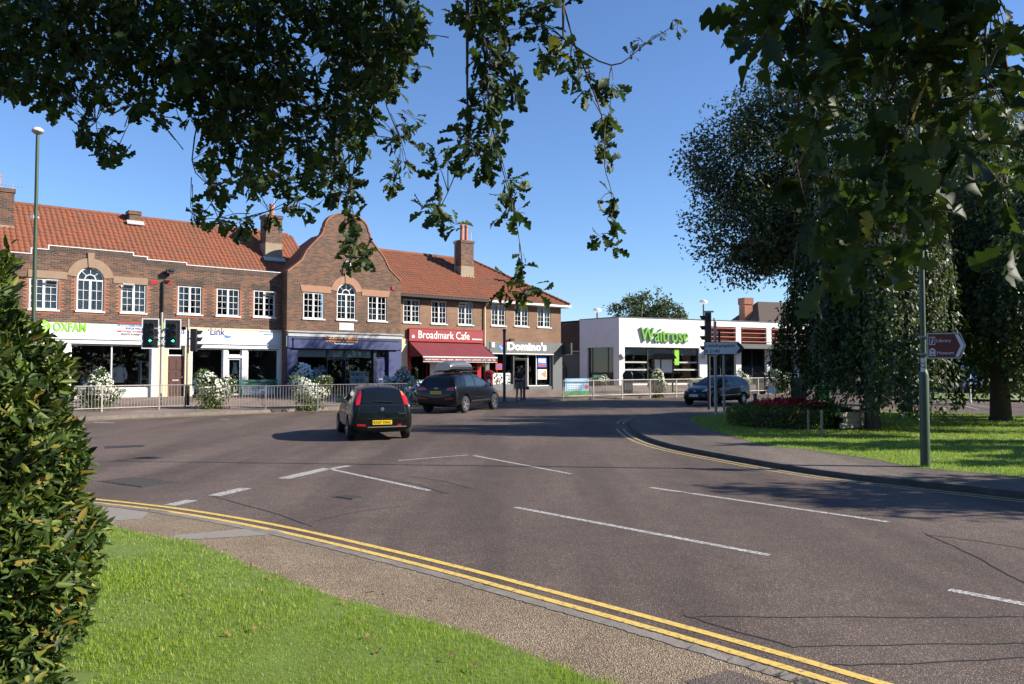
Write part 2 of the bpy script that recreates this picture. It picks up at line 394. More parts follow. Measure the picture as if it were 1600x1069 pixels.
# ================================================================== the setting
def sheet(name, pts, off, mat, kind='structure', parent=None, sub=0):
    """flat polygon following the sloping ground, 'off' above it; pts are world x, y"""
    bm = bmesh.new(); vs_ = [bm.verts.new((x, y, gz(x, y)+off)) for x, y in pts]
    bm.faces.new(vs_); bmesh.ops.triangulate(bm, faces=bm.faces[:]); bmesh.ops.recalc_face_normals(bm, faces=bm.faces[:])
    if sum(f.normal.z for f in bm.faces) < 0: bmesh.ops.reverse_faces(bm, faces=bm.faces[:])
    me = bpy.data.meshes.new(name); bm.to_mesh(me); bm.free()
    o = link(name, me, mat, parent)
    if kind: o['kind'] = kind
    return o
def XY(pl, off=0.): return [(p.x, p.y) for p in (G(a, b, off) for a, b in pl)]
def polyoff(pl, d):                                # offset a polyline to its left by d
    out = []
    for i, p in enumerate(pl):
        a = Vector(pl[max(i-1, 0)]); b_ = Vector(pl[min(i+1, len(pl)-1)]); t = (b_-a).normalized()
        out.append((p[0]-t.y*d, p[1]+t.x*d))
    return out
def smooth_pl(pl, k=4):                            # Catmull-Rom
    P = [Vector(p) for p in pl]; out = []
    for i in range(len(P)-1):
        p0, p1, p2, p3 = P[max(i-1, 0)], P[i], P[i+1], P[min(i+2, len(P)-1)]
        for j in range(k):
            t = j/k; out.append(.5*((2*p1)+(p2-p0)*t+(2*p0-5*p1+4*p2-p3)*t*t+(3*p1-p0-3*p2+p3)*t**3))
    out.append(P[-1]); return [tuple(p) for p in out]
def ribbon(name, pl, d0, d1, off, mat, kind='structure', parent=None, off1=None):
    a, b_ = polyoff(pl, d0), polyoff(pl, d1); mb = MB(); off1 = off if off1 is None else off1
    for i in range(len(pl)-1):
        q = [(a[i], off), (a[i+1], off), (b_[i+1], off1), (b_[i], off1)]
        mb.add([(p[0], p[1], gz(*p)+o_) for p, o_ in q], [(0, 1, 2, 3) if d1 > d0 else (3, 2, 1, 0)])
    o = mb.build(name, mat, parent)
    if kind: o['kind'] = kind
    return o
def band(name, pl, d0, d1, z0, z1, mat, parent=None):   # raised strip with a closed profile (kerbs)
    a, b_ = polyoff(pl, d0), polyoff(pl, d1); mb = MB(); n = len(pl); V = []
    for i in range(n):
        for p, z in ((a[i], z0), (a[i], z1), (b_[i], z1), (b_[i], z0)): V.append((p[0], p[1], gz(*p)+z))
    F = []
    for i in range(n-1):
        for j in range(4): F.append((4*i+j, 4*(i+1)+j, 4*(i+1)+(j+1) % 4, 4*i+(j+1) % 4))
    mb.add(V, F); me_o = mb.build(name, mat, parent)
    bm = bmesh.new(); bm.from_mesh(me_o.data); bmesh.ops.recalc_face_normals(bm, faces=bm.faces[:]); bm.to_mesh(me_o.data); bm.free()
    return me_o

# the land, one sheet to the horizon
mb = MB(); ys = [-900, -30, 75, 900]; xs = [-900, 900]
for i in range(3):
    mb.quad((-900, ys[i], gz(0, ys[i])-.03), (900, ys[i], gz(0, ys[i])-.03), (900, ys[i+1], gz(0, ys[i+1])-.03), (-900, ys[i+1], gz(0, ys[i+1])-.03))
tag(mb.build('ground', M['verge_earth']), kind='structure')
sheet('road', [(-70, -25), (80, -25), (80, 74), (-70, 74)], 0, M['asphalt'])

# far pavement in front of the shops, rising from the kerb to the shop floors
FO = (-20.2, 36.3); FA = math.atan2(19.7, 23.6); FD = Vector((math.cos(FA), math.sin(FA))); FN = Vector((FD.y, -FD.x)); FZ = .80
WO = (8.38, 62.0); WA = math.atan2(7.8, 16.4); WD = Vector((math.cos(WA), math.sin(WA))); WN = Vector((WD.y, -WD.x)); WZ = .95
def FP(s, p=0.): return (FO[0]+FD.x*s+FN.x*p, FO[1]+FD.y*s+FN.y*p)
KERB = [(-39, 10.4), (-16, 29.6), (-8.66, 35.8), (-.67, 41.7), (3, 45.6), (11.1, 50.9), (21.5, 58.5), (45, 71)]
BACK = [FP(-30), FP(0), FP(10), FP(22), FP(30.7), (8.38, 62), (24.8, 69.8), (45, 79.4)]
BZ = [.8, .8, .8, .8, .8, .95, .95, .95]
def resample(pl, zs, k):
    out = []
    for i in range(len(pl)-1):
        for j in range(k):
            t = j/k; a, b_ = Vector(pl[i]), Vector(pl[i+1]); p = a.lerp(b_, t); out.append((p.x, p.y, zs[i]*(1-t)+zs[i+1]*t))
    out.append((*pl[-1], zs[-1])); return out
kk = resample(KERB, [0]*8, 8); bb = resample(BACK, BZ, 8)
def pdist(pl, x, y):
    best = (1e9, None)
    for i in range(len(pl)-1):
        a, b_ = Vector(pl[i][:2]), Vector(pl[i+1][:2]); d = b_-a; t = max(0, min(1, (Vector((x, y))-a).dot(d)/d.length_squared))
        q = a+d*t; L = (Vector((x, y))-q).length
        if L < best[0]: best = (L, i, t)
    return best
def pav_z(x, y):
    a = pdist(kk, x, y); b_ = pdist(bb, x, y); t = a[0]/(a[0]+b_[0]+1e-6); zb = bb[b_[1]][2]
    return (gz(x, y)+.12)*(1-t)+zb*t
mb = MB(); rows = 7; V = []; F = []
for i in range(len(kk)):
    k_, b_ = Vector(kk[i][:2]), Vector(bb[i][:2]); nrm = (b_-k_).normalized()
    for r in range(rows+1):
        t = r/rows; p = k_.lerp(b_, t); V.append((p.x, p.y, (gz(k_.x, k_.y)+.12)*(1-t)+bb[i][2]*t))
    p = b_+nrm*4; V.append((p.x, p.y, bb[i][2]))
w = rows+2
for i in range(len(kk)-1):
    for r in range(w-1): F.append((i*w+r, (i+1)*w+r, (i+1)*w+r+1, i*w+r+1))
mb.add(V, F); pav = tag(mb.build('pavement', M['pave_far'], smooth=40), kind='structure')
kpl = [p[:2] for p in kk]
tag(band('kerb', kpl, -.13, .002, -.05, .125, M['kerb_stone']), kind='structure')
ribbon('edge_line', kpl, -.62, -.5, .004, M['paint_yellow'])

# near verge: kerb, gravel path, grass
nk_px = [(180, 789), (300, 806), (420, 829), (560, 862), (700, 898), (800, 926), (1000, 982), (1200, 1041), (1300, 1072)]
NK = XY(nk_px, .045); d_ = (Vector(NK[-1])-Vector(NK[-3])).normalized()
NK = [(-40, 23), (-28, 19.8), (-18, 16.6), (-12, 14.2), (-8.6, 12.75)]+NK+[(NK[-1][0]+d_.x*k_, NK[-1][1]+d_.y*k_) for k_ in (.7, 1.7, 3.2, 6, 10, 16)]
NKs = smooth_pl(NK, 4)
random.seed(9); NKr = [(x+random.uniform(-.014, .014), y+random.uniform(-.014, .014)) for x, y in smooth_pl(NK, 26)]
kerb_near = tag(band('kerb', NKr, -.12, .0, -.05, .045, M['kerb_stone']), kind='structure')
ribbon('double_yellow_line', NKs, .13, .215, .004, M['paint_yellow'])
ribbon('double_yellow_line', NKs, .34, .425, .004, M['paint_yellow'])
ge_px = [(150, 820), (185, 825), (300, 848), (380, 880), (460, 908), (560, 942), (700, 976), (820, 1020), (960, 1069)]
GE = XY(ge_px, .06); d_ = (Vector(GE[-1])-Vector(GE[-3])).normalized()
GE = [(-40, 18), (-20, 14), (-9, 10.9)]+GE+[(GE[-1][0]+d_.x*k_, GE[-1][1]+d_.y*k_) for k_ in (.9, 2.2, 4.5, 8, 12)]
GEs = smooth_pl(GE, 5)
random.seed(3); GEs = [(x+random.uniform(-.05, .05), y+random.uniform(-.04, .04)) for x, y in GEs]
path_poly = NKs + [(GEs[-1][0]+4, GEs[-1][1]-4)] + [(x, y-.5) for x, y in GEs[::-1]]
inner = polyoff(NKs, -.11)
mb = MB(); n1, n2 = len(inner), len(GEs)
PV = [(x, y, gz(x, y)+.10) for x, y in inner]
def near_i(p, pl): return min(range(len(pl)), key=lambda i: (pl[i][0]-p[0])**2+(pl[i][1]-p[1])**2)
bm = bmesh.new(); vv = [bm.verts.new((x, y, gz(x, y)+.040)) for x, y in inner+[(x-.3, y-.35) for x, y in GEs[::-1]]]
bm.faces.new(vv); bmesh.ops.triangulate(bm, faces=bm.faces[:]); bmesh.ops.recalc_face_normals(bm, faces=bm.faces[:])
if sum(f.normal.z for f in bm.faces) < 0: bmesh.ops.reverse_faces(bm, faces=bm.faces[:])
me = bpy.data.meshes.new('path'); bm.to_mesh(me); bm.free(); tag(link('path', me, M['gravel']), kind='structure')
# concrete bands let into the path
def patch(name, px, off, mat): return sheet(name, XY(px, off), off, M[mat])
patch('concrete_strip', [(262, 842), (275, 836), (385, 826), (432, 828), (446, 834), (300, 843)], .044, 'concrete')
patch('concrete_slab', [(150, 794), (178, 793), (232, 800), (222, 811), (150, 815)], .044, 'concrete')
patch('concrete_slab', [(1070, 1064), (1140, 1047), (1235, 1078), (1150, 1112)], .044, 'pave_dark')
def verge_h(x, y):                                 # the lawn climbs gently towards the camera
    d = pdist(GEs, x, y)[0]; return .05 + min(.30, .055*d)
# lawn sheet as a grid clipped to the camera side of the grass edge
gx = np.linspace(-14, 9, 70); gy = np.linspace(-8, 13, 64)
def edge_y(x, pl):
    for i in range(len(pl)-1):
        x0, x1 = pl[i][0], pl[i+1][0]
        if x0 <= x <= x1: return pl[i][1]+(pl[i+1][1]-pl[i][1])*(x-x0)/(x1-x0+1e-9)
    return pl[0][1] if x < pl[0][0] else pl[-1][1]
V = []; F = []; nx = 90; ny = 26; xs = np.linspace(-16, 8, nx)
for i, x in enumerate(xs):
    ye = edge_y(x, GEs)
    for j in range(ny+1):
        t = j/ny; y = ye*(1-t*t)+(-9)*(t*t); V.append((x, y, gz(x, y)+verge_h(x, y)))
for i in range(nx-1):
    for j in range(ny): F.append((i*(ny+1)+j+1, (i+1)*(ny+1)+j+1, (i+1)*(ny+1)+j, i*(ny+1)+j))
mb = MB(); mb.add(V, F); tag(mb.build('lawn', M['grass_soil'], smooth=60), kind='structure')

# the island with its kerb, path and lawn
IF_px = [(984, 664), (988, 673), (1008, 686), (1050, 700), (1130, 716), (1250, 737), (1350, 751), (1480, 765), (1600, 778), (1800, 801)]
IB_px = [(984, 664), (990, 657), (1020, 651), (1080, 646), (1140, 641), (1220, 638), (1320, 638), (1440, 640), (1600, 646), (1800, 655)]
IFr = smooth_pl(XY(IF_px, .0), 4); IBk = smooth_pl(XY(IB_px, .0), 4)
isl = IFr + IBk[::-1][:-1]
sheet('island', isl, .09, M['pave_dark'])
def closed_band(name, pl, w_, z0, z1, mat):
    return band(name, pl, 0, w_, z0, z1, mat)
tag(band('kerb', IFr, -.005, .14, -.05, .094, M['kerb_dark']), kind='structure')
tag(band('kerb', IBk, -.14, .005, -.05, .0935, M['kerb_dark']), kind='structure')
ribbon('double_yellow_line', IFr[3:], -.27, -.215, .004, M['paint_yellow_worn'])
ribbon('double_yellow_line', IFr[3:], -.47, -.415, .004, M['paint_yellow_worn'])
ribbon('double_yellow_line', IBk[1:9], .215, .27, .004, M['paint_yellow_worn'])
ribbon('double_yellow_line', IBk[1:9], .415, .47, .004, M['paint_yellow_worn'])
LF = smooth_pl(XY([(1078, 652), (1085, 661), (1120, 672), (1180, 690), (1280, 703), (1370, 716), (1450, 729), (1600, 742), (1800, 764)], .13), 4)
LB = smooth_pl(XY([(1078, 652), (1100, 648), (1140, 645), (1220, 641), (1320, 641), (1440, 643), (1600, 649), (1800, 659)], .13), 4)
random.seed(5)
LF = [(x+random.uniform(-.06, .06), y+random.uniform(-.06, .06)) for x, y in LF]
LAWN2 = LF+LB[::-1][:-1]
sheet('lawn', LAWN2, .094, M['grass_soil'])
# green strip and kerb on the far side of the back road
strip = XY([(1440, 622), (1600, 626), (1800, 632), (1800, 622), (1600, 617), (1440, 614)], .1)
sheet('grass_strip', strip, .12, M['grass_soil'])
# painted lane markings
def mark(a, b_, w_, name='lane_marking'):
    p, q = G(*a), G(*b_); p2, q2 = Vector((p.x, p.y)), Vector((q.x, q.y)); t = (q2-p2).normalized(); nn = Vector((-t.y, t.x))*w_/2
    return sheet(name, [tuple(p2+nn), tuple(q2+nn), tuple(q2-nn), tuple(p2-nn)], .004, M['paint_white'])
for a, b_, w_ in [((515, 733), (672, 767), .10), ((443, 748), (513, 732), .26), ((510, 734), (545, 728), .16), ((335, 775), (384, 763), .24), ((265, 790), (300, 782), .22),
                  ((740, 712), (893, 741), .09), ((622, 720), (732, 711), .07), ((805, 793), (1202, 868), .10), ((1016, 762), (1389, 816), .10),
                  ((1483, 922), (1640, 952), .11), ((146, 660), (178, 661), .18), ((342, 655), (360, 655.5), .12), ((1480, 628), (1530, 640), .1), ((1490, 627), (1570, 641), .1)]:
    mark(a, b_, w_)
# thin dark lines across the asphalt
def thin_line(pl, w_):
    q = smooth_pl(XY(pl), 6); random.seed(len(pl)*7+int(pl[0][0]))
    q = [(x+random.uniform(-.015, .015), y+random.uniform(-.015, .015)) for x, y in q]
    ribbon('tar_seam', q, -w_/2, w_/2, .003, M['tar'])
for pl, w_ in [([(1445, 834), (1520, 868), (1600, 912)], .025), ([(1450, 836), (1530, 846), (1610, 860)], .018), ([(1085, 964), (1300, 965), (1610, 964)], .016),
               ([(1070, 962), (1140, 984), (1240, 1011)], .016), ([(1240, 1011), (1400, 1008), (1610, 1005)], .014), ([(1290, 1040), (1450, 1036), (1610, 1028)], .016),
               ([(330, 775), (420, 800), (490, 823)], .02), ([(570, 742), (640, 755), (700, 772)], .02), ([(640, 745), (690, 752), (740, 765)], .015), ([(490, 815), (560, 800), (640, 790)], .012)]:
    thin_line(pl, w_)
# iron covers set in the road
def cover(px, w_, d_, rz, name, label):
    p = G(*px); root = empty(name, (p.x, p.y, gz(p.x, p.y)), rz, label, 'manhole cover' if 'cover' in name else 'drain')
    mb = MB(); mb.box(-w_/2, w_/2, -d_/2, d_/2, -.03, .004); mb.build('frame', M['iron'], root)
    mb = MB(); k = 8
    for i in range(k): x = -w_/2+.04+(w_-.08)*(i+.5)/k; mb.box(x-.02, x+.02, -d_/2+.04, d_/2-.04, .004, .012)
    mb.build('ribs', M['iron'], root)
cover((195, 698), .9, .6, .5, 'manhole_cover', 'rusty ribbed manhole cover in the road facing the charity shop')
cover((215, 753), 1.3, .7, -.55, 'manhole_cover', 'wide worn manhole cover in the road beyond the clipped hedge')
cover((545, 777), .45, .3, -.6, 'manhole_cover', 'small square manhole cover among the lane markings')
cover((236, 800), .5, .3, -.5, 'drain_grating', 'dark drain grating in the kerbside beside concrete slab')
# ================================================================== the shop terrace
def cells(mb, x0, x1, z0, z1, holes, y, depth, m=0):
    """wall front at y with rectangular holes and their reveals"""
    X = sorted({x0, x1}|{q for h in holes for q in (h[0], h[1]) if x0 < q < x1}); Z = sorted({z0, z1}|{q for h in holes for q in (h[2], h[3]) if z0 < q < z1})
    for i in range(len(X)-1):
        for j in range(len(Z)-1):
            cx, cz = (X[i]+X[i+1])/2, (Z[j]+Z[j+1])/2
            if any(h[0] < cx < h[1] and h[2] < cz < h[3] for h in holes): continue
            mb.quad((X[i], y, Z[j]), (X[i+1], y, Z[j]), (X[i+1], y, Z[j+1]), (X[i], y, Z[j+1]), m)
    for a, b_, c_, d_ in holes:
        e = y+depth
        mb.quad((a, y, c_), (a, e, c_), (a, e, d_), (a, y, d_), m); mb.quad((b_, e, c_), (b_, y, c_), (b_, y, d_), (b_, e, d_), m)
        mb.quad((a, y, d_), (a, e, d_), (b_, e, d_), (b_, y, d_), m); mb.quad((a, e, c_), (a, y, c_), (b_, y, c_), (b_, e, c_), m)
def arc(cx, cz, r, a0=0, a1=math.pi, n=14): return [(cx+r*math.cos(a0+(a1-a0)*i/n), cz+r*math.sin(a0+(a1-a0)*i/n)) for i in range(n+1)]
def spandrel(mb, cx, zs, r, ztop, y, depth, m=0):
    P = arc(cx, zs, r); n = len(P)-1
    for i in range(n):
        (xa, za), (xb, zb) = P[i], P[i+1]
        mb.quad((xb, y, zb), (xa, y, za), (xa, y, ztop), (xb, y, ztop), m)
        mb.quad((xa, y, za), (xb, y, zb), (xb, y+depth, zb), (xa, y+depth, za), m)
def ringprism(mb, cx, cz, r0, r1, y0, y1, a0=0, a1=math.pi, n=14, m=0):
    for i in range(n):
        w0, w1 = a0+(a1-a0)*i/n, a0+(a1-a0)*(i+1)/n
        mb.prism([(cx+r0*math.cos(w0), cz+r0*math.sin(w0)), (cx+r1*math.cos(w0), cz+r1*math.sin(w0)), (cx+r1*math.cos(w1), cz+r1*math.sin(w1)), (cx+r0*math.cos(w1), cz+r0*math.sin(w1))], y0, y1, m)
def window(b_, x0, x1, z0, z1, y=.09, arch=0, cols=2, rows=4, curtain=True, open_vent=None, framem='white_paint'):
    """white casement window: frame with glazing bars, panes, sill, curtain"""
    mb = MB(); fw = .068; W = x1-x0; xm = (x0+x1)/2; zt = z1-arch if arch else z1
    mb.box(x0, x0+fw, y-.05, y+.04, z0, zt); mb.box(x1-fw, x1, y-.05, y+.04, z0, zt)
    mb.box(x0+fw, x1-fw, y-.05, y+.04, z0, z0+fw); mb.box(x0+fw, x1-fw, y-.05, y+.04, zt-fw, zt); mb.box(xm-.052, xm+.052, y-.06, y+.04, z0+fw, zt-fw)
    for a, c_ in ((x0+fw, xm-.052), (xm+.052, x1-fw)):
        for i in range(1, cols): x = a+(c_-a)*i/cols; mb.box(x-.011, x+.011, y-.03, y+.01, z0+fw, zt-fw)
        for j in range(1, rows): z = z0+fw+(zt-z0-2*fw)*j/rows; mb.box(a, c_, y-.029, y+.009, z-.011, z+.011)
    if arch:
        r = W/2; ringprism(mb, xm, zt, r-fw, r, y-.05, y+.04); ringprism(mb, xm, zt, r*.36, r*.36+.045, y-.035, y+.01)
        for w_ in (45, 90, 135):
            d = (math.cos(R(w_)), math.sin(R(w_))); p0 = Vector((xm+d[0]*r*.4, y-.012, zt+d[1]*r*.4)); p1 = Vector((xm+d[0]*(r-.05), y-.012, zt+d[1]*(r-.05)))
            mb.tube([p0, p1], .02, 4)
    o = mb.build('window', M[framem], b_)
    if open_vent:                                  # small top-hung light standing open
        a, c_ = (x0+fw, xm-.052) if open_vent == 'l' else (xm+.052, x1-fw); vb = MB(); h = .28
        vb.obox(((a+c_)/2, y-.17, zt-fw-.10), (c_-a+.06, .035, h), Matrix.Rotation(R(38), 3, 'X')); vb.build('vent_light', M['white_paint'], o)
        vb = MB(); vb.obox(((a+c_)/2, y-.192, zt-fw-.115), (c_-a-.06, .012, h-.12), Matrix.Rotation(R(38), 3, 'X')); vb.build('pane', M['car_glass_light'], o)
    for a, c_ in ((x0+fw, xm-.052), (xm+.052, x1-fw)):
        g = MB(); g.quad((a, y, z0+fw), (c_, y, z0+fw), (c_, y, zt-fw), (a, y, zt-fw)); g.build('pane', M['glass'], o)
    if arch:
        g = MB(); P = arc(xm, zt, W/2-fw); g.add([(p[0], y, p[1]) for p in P], [tuple(range(len(P)))]); g.build('pane', M['glass'], o)
    s_ = MB(); s_.box(x0-.06, x1+.06, -.07, y, z0-.07, z0-.001); s_.build('sill', M['white_paint'], o)
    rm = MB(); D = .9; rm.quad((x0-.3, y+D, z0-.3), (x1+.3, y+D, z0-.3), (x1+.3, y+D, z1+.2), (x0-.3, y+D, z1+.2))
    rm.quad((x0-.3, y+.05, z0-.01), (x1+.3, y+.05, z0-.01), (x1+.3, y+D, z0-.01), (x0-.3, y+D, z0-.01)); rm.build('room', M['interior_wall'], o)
    if curtain:
        cb = MB(); n = 14
        cw = .47 if curtain == 'net' else .30
        for a, c_ in ((x0+.02, x0+W*cw), (x1-W*cw, x1-.02)):
            V = [(a+(c_-a)*i/n, y+.09+.025*math.sin(i*1.7), zz) for i in range(n+1) for zz in (z0+.03, z1-.02)]
            cb.add(V, [(2*i, 2*i+2, 2*i+3, 2*i+1) for i in range(n)])
        cb.build('curtain', M['curtain'], o)
    return o
def tiles(b_, x0, x1, ye, ze, yr, zr, tlo=lambda x: 0., thi=lambda x: 1., name='roof', per=.24, row=.30, mat='roof_tile', flip=None):
    """interlocking clay tiles on a slope from the eaves (ye, ze) to the ridge (yr, zr)"""
    L = math.hypot(yr-ye, zr-ze); ny, nz = (yr-ye)/L, (zr-ze)/L; un, uz = -nz*(1 if yr > ye else 1), ny
    nc = int((x1-x0)/per); wv = [0, .8, 1, .35, 0]; V = []; F = []
    for c_ in range(nc):
        xa = x0+c_*per
        lo, hi = tlo(xa+per/2), thi(xa+per/2)
        if hi-lo < .01: continue
        t = lo*L
        while t < hi*L-.01:
            t2 = min(t+row, hi*L); b0 = len(V); jx = random.uniform(-.008, .008); jz = random.uniform(-.006, .006)
            for k in range(5):
                x = xa+per*k/4*1.02
                for tt, lift in ((t-.03, .02), (t2, .004)):
                    h = .045*wv[k]+lift+jz; V.append((x+jx, ye+ny*tt+un*h, ze+nz*tt+uz*h))
            for k in range(4): F.append((b0+2*k, b0+2*k+2, b0+2*k+3, b0+2*k+1))
            t = t2
    me = arr_mesh(name, np.array(V), np.array(F)); me.shade_smooth(); return link(name, me, M[mat], b_)
def chimney(b_, x, y, w_, d_, z0, z1, zc, pots=1, mat='brick_brown', poth=.7):
    mb = MB(); mb.box(x-w_/2, x+w_/2, y-d_/2, y+d_/2, zc, z1-.18); mb.box(x-w_/2-.05, x+w_/2+.05, y-d_/2-.05, y+d_/2+.05, z1-.18, z1)
    o = mb.build('chimney', M[mat], b_)
    mb = MB(); mb.box(x-w_/2-.02, x+w_/2+.02, y-d_/2-.02, y+d_/2+.02, z0, zc-.002); mb.build('render_base', M['render_cement'], o)
    mb = MB(); mb.obox((x, y-d_/2-.12, zc-(zc-z0)*.62), (w_+.3, .05, .3), Matrix.Rotation(R(-40), 3, 'X')); mb.build('flashing', M['lead'], o)
    for i in range(pots):
        px = x+(i-(pots-1)/2)*.38; mb = MB(); mb.lathe([(.14, 0), (.13, .05), (.11, poth*.85), (.14, poth*.88), (.14, poth), (.1, poth)], 12, (px, y, z1)); mb.build('chimney_pot', M['pot_terracotta'], o, smooth=40)
    return o
def aerial(b_, x, y, z0, h, n=6, rz=0.):
    mb = MB(); mb.tube([(x, y, z0), (x, y, z0+h)], .018, 5); c_, s_ = math.cos(rz), math.sin(rz)
    mb.tube([(x-.5*c_, y-.5*s_, z0+h-.05), (x+.6*c_, y+.6*s_, z0+h-.05)], .012, 4)
    for i in range(n): q = -.45+i*1./n; mb.tube([(x+q*c_-.2*s_, y+q*s_+.2*c_, z0+h-.05), (x+q*c_+.2*s_, y+q*s_-.2*c_, z0+h-.05)], .008, 4)
    mb.build('aerial', M['galv_light'], b_)
def glazing(b_, x0, x1, z0, z1, mull=(), y=.14, fm='white_paint', fw=.06, name='shop_window', transom=None, glass='glass'):
    mb = MB(); mb.box(x0, x0+fw, y-.04, y+.04, z0, z1); mb.box(x1-fw, x1, y-.04, y+.04, z0, z1); mb.box(x0+fw, x1-fw, y-.04, y+.04, z0, z0+fw); mb.box(x0+fw, x1-fw, y-.04, y+.04, z1-fw, z1)
    for q in mull: mb.box(q-.03, q+.03, y-.05, y+.05, z0+fw, z1-fw)
    if transom: mb.box(x0+fw, x1-fw, y-.045, y+.045, transom-.03, transom+.03)
    o = mb.build(name, M[fm], b_); e = [x0+fw]+list(mull)+[x1-fw]
    for a, c_ in zip(e[:-1], e[1:]):
        g = MB(); g.quad((a, y, z0+fw), (c_, y, z0+fw), (c_, y, z1-fw), (a, y, z1-fw)); g.build('pane', M[glass], o)
    return o
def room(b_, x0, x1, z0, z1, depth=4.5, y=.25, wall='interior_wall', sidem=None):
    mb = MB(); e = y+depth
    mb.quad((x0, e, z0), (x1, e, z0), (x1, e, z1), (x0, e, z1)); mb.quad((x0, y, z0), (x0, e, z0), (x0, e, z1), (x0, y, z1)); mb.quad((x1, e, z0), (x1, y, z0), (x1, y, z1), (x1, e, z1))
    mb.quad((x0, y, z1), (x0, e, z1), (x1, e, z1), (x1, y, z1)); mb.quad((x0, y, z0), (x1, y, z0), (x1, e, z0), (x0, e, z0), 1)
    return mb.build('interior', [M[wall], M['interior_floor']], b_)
def panel_door(b_, x0, x1, z0, z1, mat, y=.1, name='door', glass=False, knob='chrome'):
    mb = MB(); W = x1-x0; H = z1-z0
    mb.box(x0, x1, y, y+.05, z0, z1)
    if not glass:
        for i in range(2):
            for a, c_ in ((.08, .36), (.42, .60), (.66, .92)):
                u0 = x0+W*(.12+.42*i); mb.box(u0, u0+W*.34, y-.018, y, z0+H*a, z0+H*c_)
    o = mb.build(name, M[mat], b_)
    k = MB(); k.lathe([(.0, -.03), (.03, -.02), (.035, .0), (.03, .02), (0, .03)], 8, (x0+W*.88 if knob != 'l' else x0+W*.12, y-.05, z0+H*.48)); k.build('handle', M['chrome'], o, smooth=60)
    if not glass: k = MB(); k.box(x0+W*.3, x0+W*.7, y-.022, y-.001, z0+H*.385, z0+H*.415); k.build('letter_plate', M['galv_light'], o)
    return o
def boxes(b_, name, mat, lst):
    for bx_ in lst: q = MB(); q.box(*bx_); q.build(name, M[mat], b_)
def facade(px, py, p=0): s, z = plane_hit(px, py, FO, FA, p); return s, z-FZ

# ---------- left block: charity shop and second shop under one stepped parapet
S0 = -6.5
def mk_building(name, s0, p, label):
    q = FP(s0, p); return empty(name, (q[0], q[1], FZ), FA, label, 'building')
bl = mk_building('shop_parade', S0, 0, 'long brown brick shop parade with stepped white-edged parapet and white shopfronts')
def lx(px, py=520): return facade(px, py)[0]-S0
def lz(px, py): return facade(px, py)[1]
XL1 = lx(443)
wins = [(44, 90, 434.7, 483.5, 0), (118.4, 161, 417.6, 486, 1), (188, 227.5, 443, 488.7, 0), (277, 314.8, 447, 491, 0), (337.7, 373.8, 451, 493.7, 0), (395.7, 429.3, 454, 495.4, 0)]
WL = []
for a, c_, t_, b_, ar in wins:
    xa, xb = lx(a), lx(c_); zt, zb = lz((a+c_)/2, t_), lz((a+c_)/2, b_); WL.append((xa, xb, zb, zt, ar))
ZF = 3.45                                        # top of the shop fascias
zp0 = 6.0
mb = MB(); holes = [(w[0], w[1], w[2], w[3]) for w in WL]
cells(mb, 0, XL1, ZF, zp0, [h for h in holes], 0, .16)
for xa, xb, zb, zt, ar in WL:
    if ar: r = (xb-xa)/2; spandrel(mb, (xa+xb)/2, zt-r, r, zt, 0, .16)
# stepped parapet
steps_px = [(-60, 390.5), (46, 394.5), (46, 388.4), (73, 390), (73, 384), (206, 395), (206, 400), (228, 402), (228, 406), (289.5, 411), (289.5, 416), (442, 425.7)]
prof = [(max(0, lx(a)), lz(a, b_)) for a, b_ in steps_px]
hs = [round(z, 2) for x, z in prof]; lev = []
for i in range(0, len(prof), 2): z = (prof[i][1]+prof[i+1][1])/2; lev.append((prof[i][0], prof[i+1][0], z))
lev[-1] = (lev[-1][0], XL1, lev[-1][2])
for xa, xb, z in lev:
    mb.quad((xa, 0, zp0), (xb, 0, zp0), (xb, 0, z), (xa, 0, z)); mb.quad((xb, .3, zp0), (xa, .3, zp0), (xa, .3, z), (xb, .3, z)); mb.quad((xa, 0, z), (xb, 0, z), (xb, .3, z), (xa, .3, z))
    mb.quad((xa, 0, zp0), (xa, 0, z), (xa, .3, z), (xa, .3, zp0)); mb.quad((xb, 0, zp0), (xb, .3, zp0), (xb, .3, z), (xb, 0, z))
# flanks and back
mb.quad((0, 9, -.6), (0, 0, -.6), (0, 0, zp0), (0, 9, zp0)); mb.quad((0, 9, zp0), (0, 0, zp0), (0, 4.5, 9.4), (0, 9, zp0))
mb.quad((XL1, 9, -.6), (0, 9, -.6), (0, 9, zp0), (XL1, 9, zp0))
mb.build('wall', M['brick_brown'], bl)
cop = MB(); sol = MB()
for i, (xa, xb, z) in enumerate(lev):
    xa_ = xa-(.03 if i and lev[i-1][2] < z else 0); xb_ = xb+(.03 if i+1 < len(lev) and lev[i+1][2] < z else 0)
    cop.box(xa_, xb_, -.035, .34, z, z+.038)
    n = int((xb-xa)/.085)
    for k in range(n): sol.box(xa+k*.085+.004, xa+k*.085+.079, -.012, -.0005, z-.26, z-.01)
for i in range(len(lev)-1):
    z0_, z1_ = sorted((lev[i][2], lev[i+1][2])); x = lev[i][1]; cop.box(x-.025, x+.025, -.036, .341, z0_, z1_+.037)
cop.build('coping', M['white_paint'], bl); sol.build('soldier_course', M['brick_dark'], bl)
for k, (xa, xb, zb, zt, ar) in enumerate(WL):
    window(bl, xa, xb, zb, zt, arch=(xb-xa)/2 if ar else 0, curtain=('net' if k < 3 else k == 3), open_vent={0: 'r', 2: 'l', 5: 'r'}.get(k), rows=4 if not ar else 3)
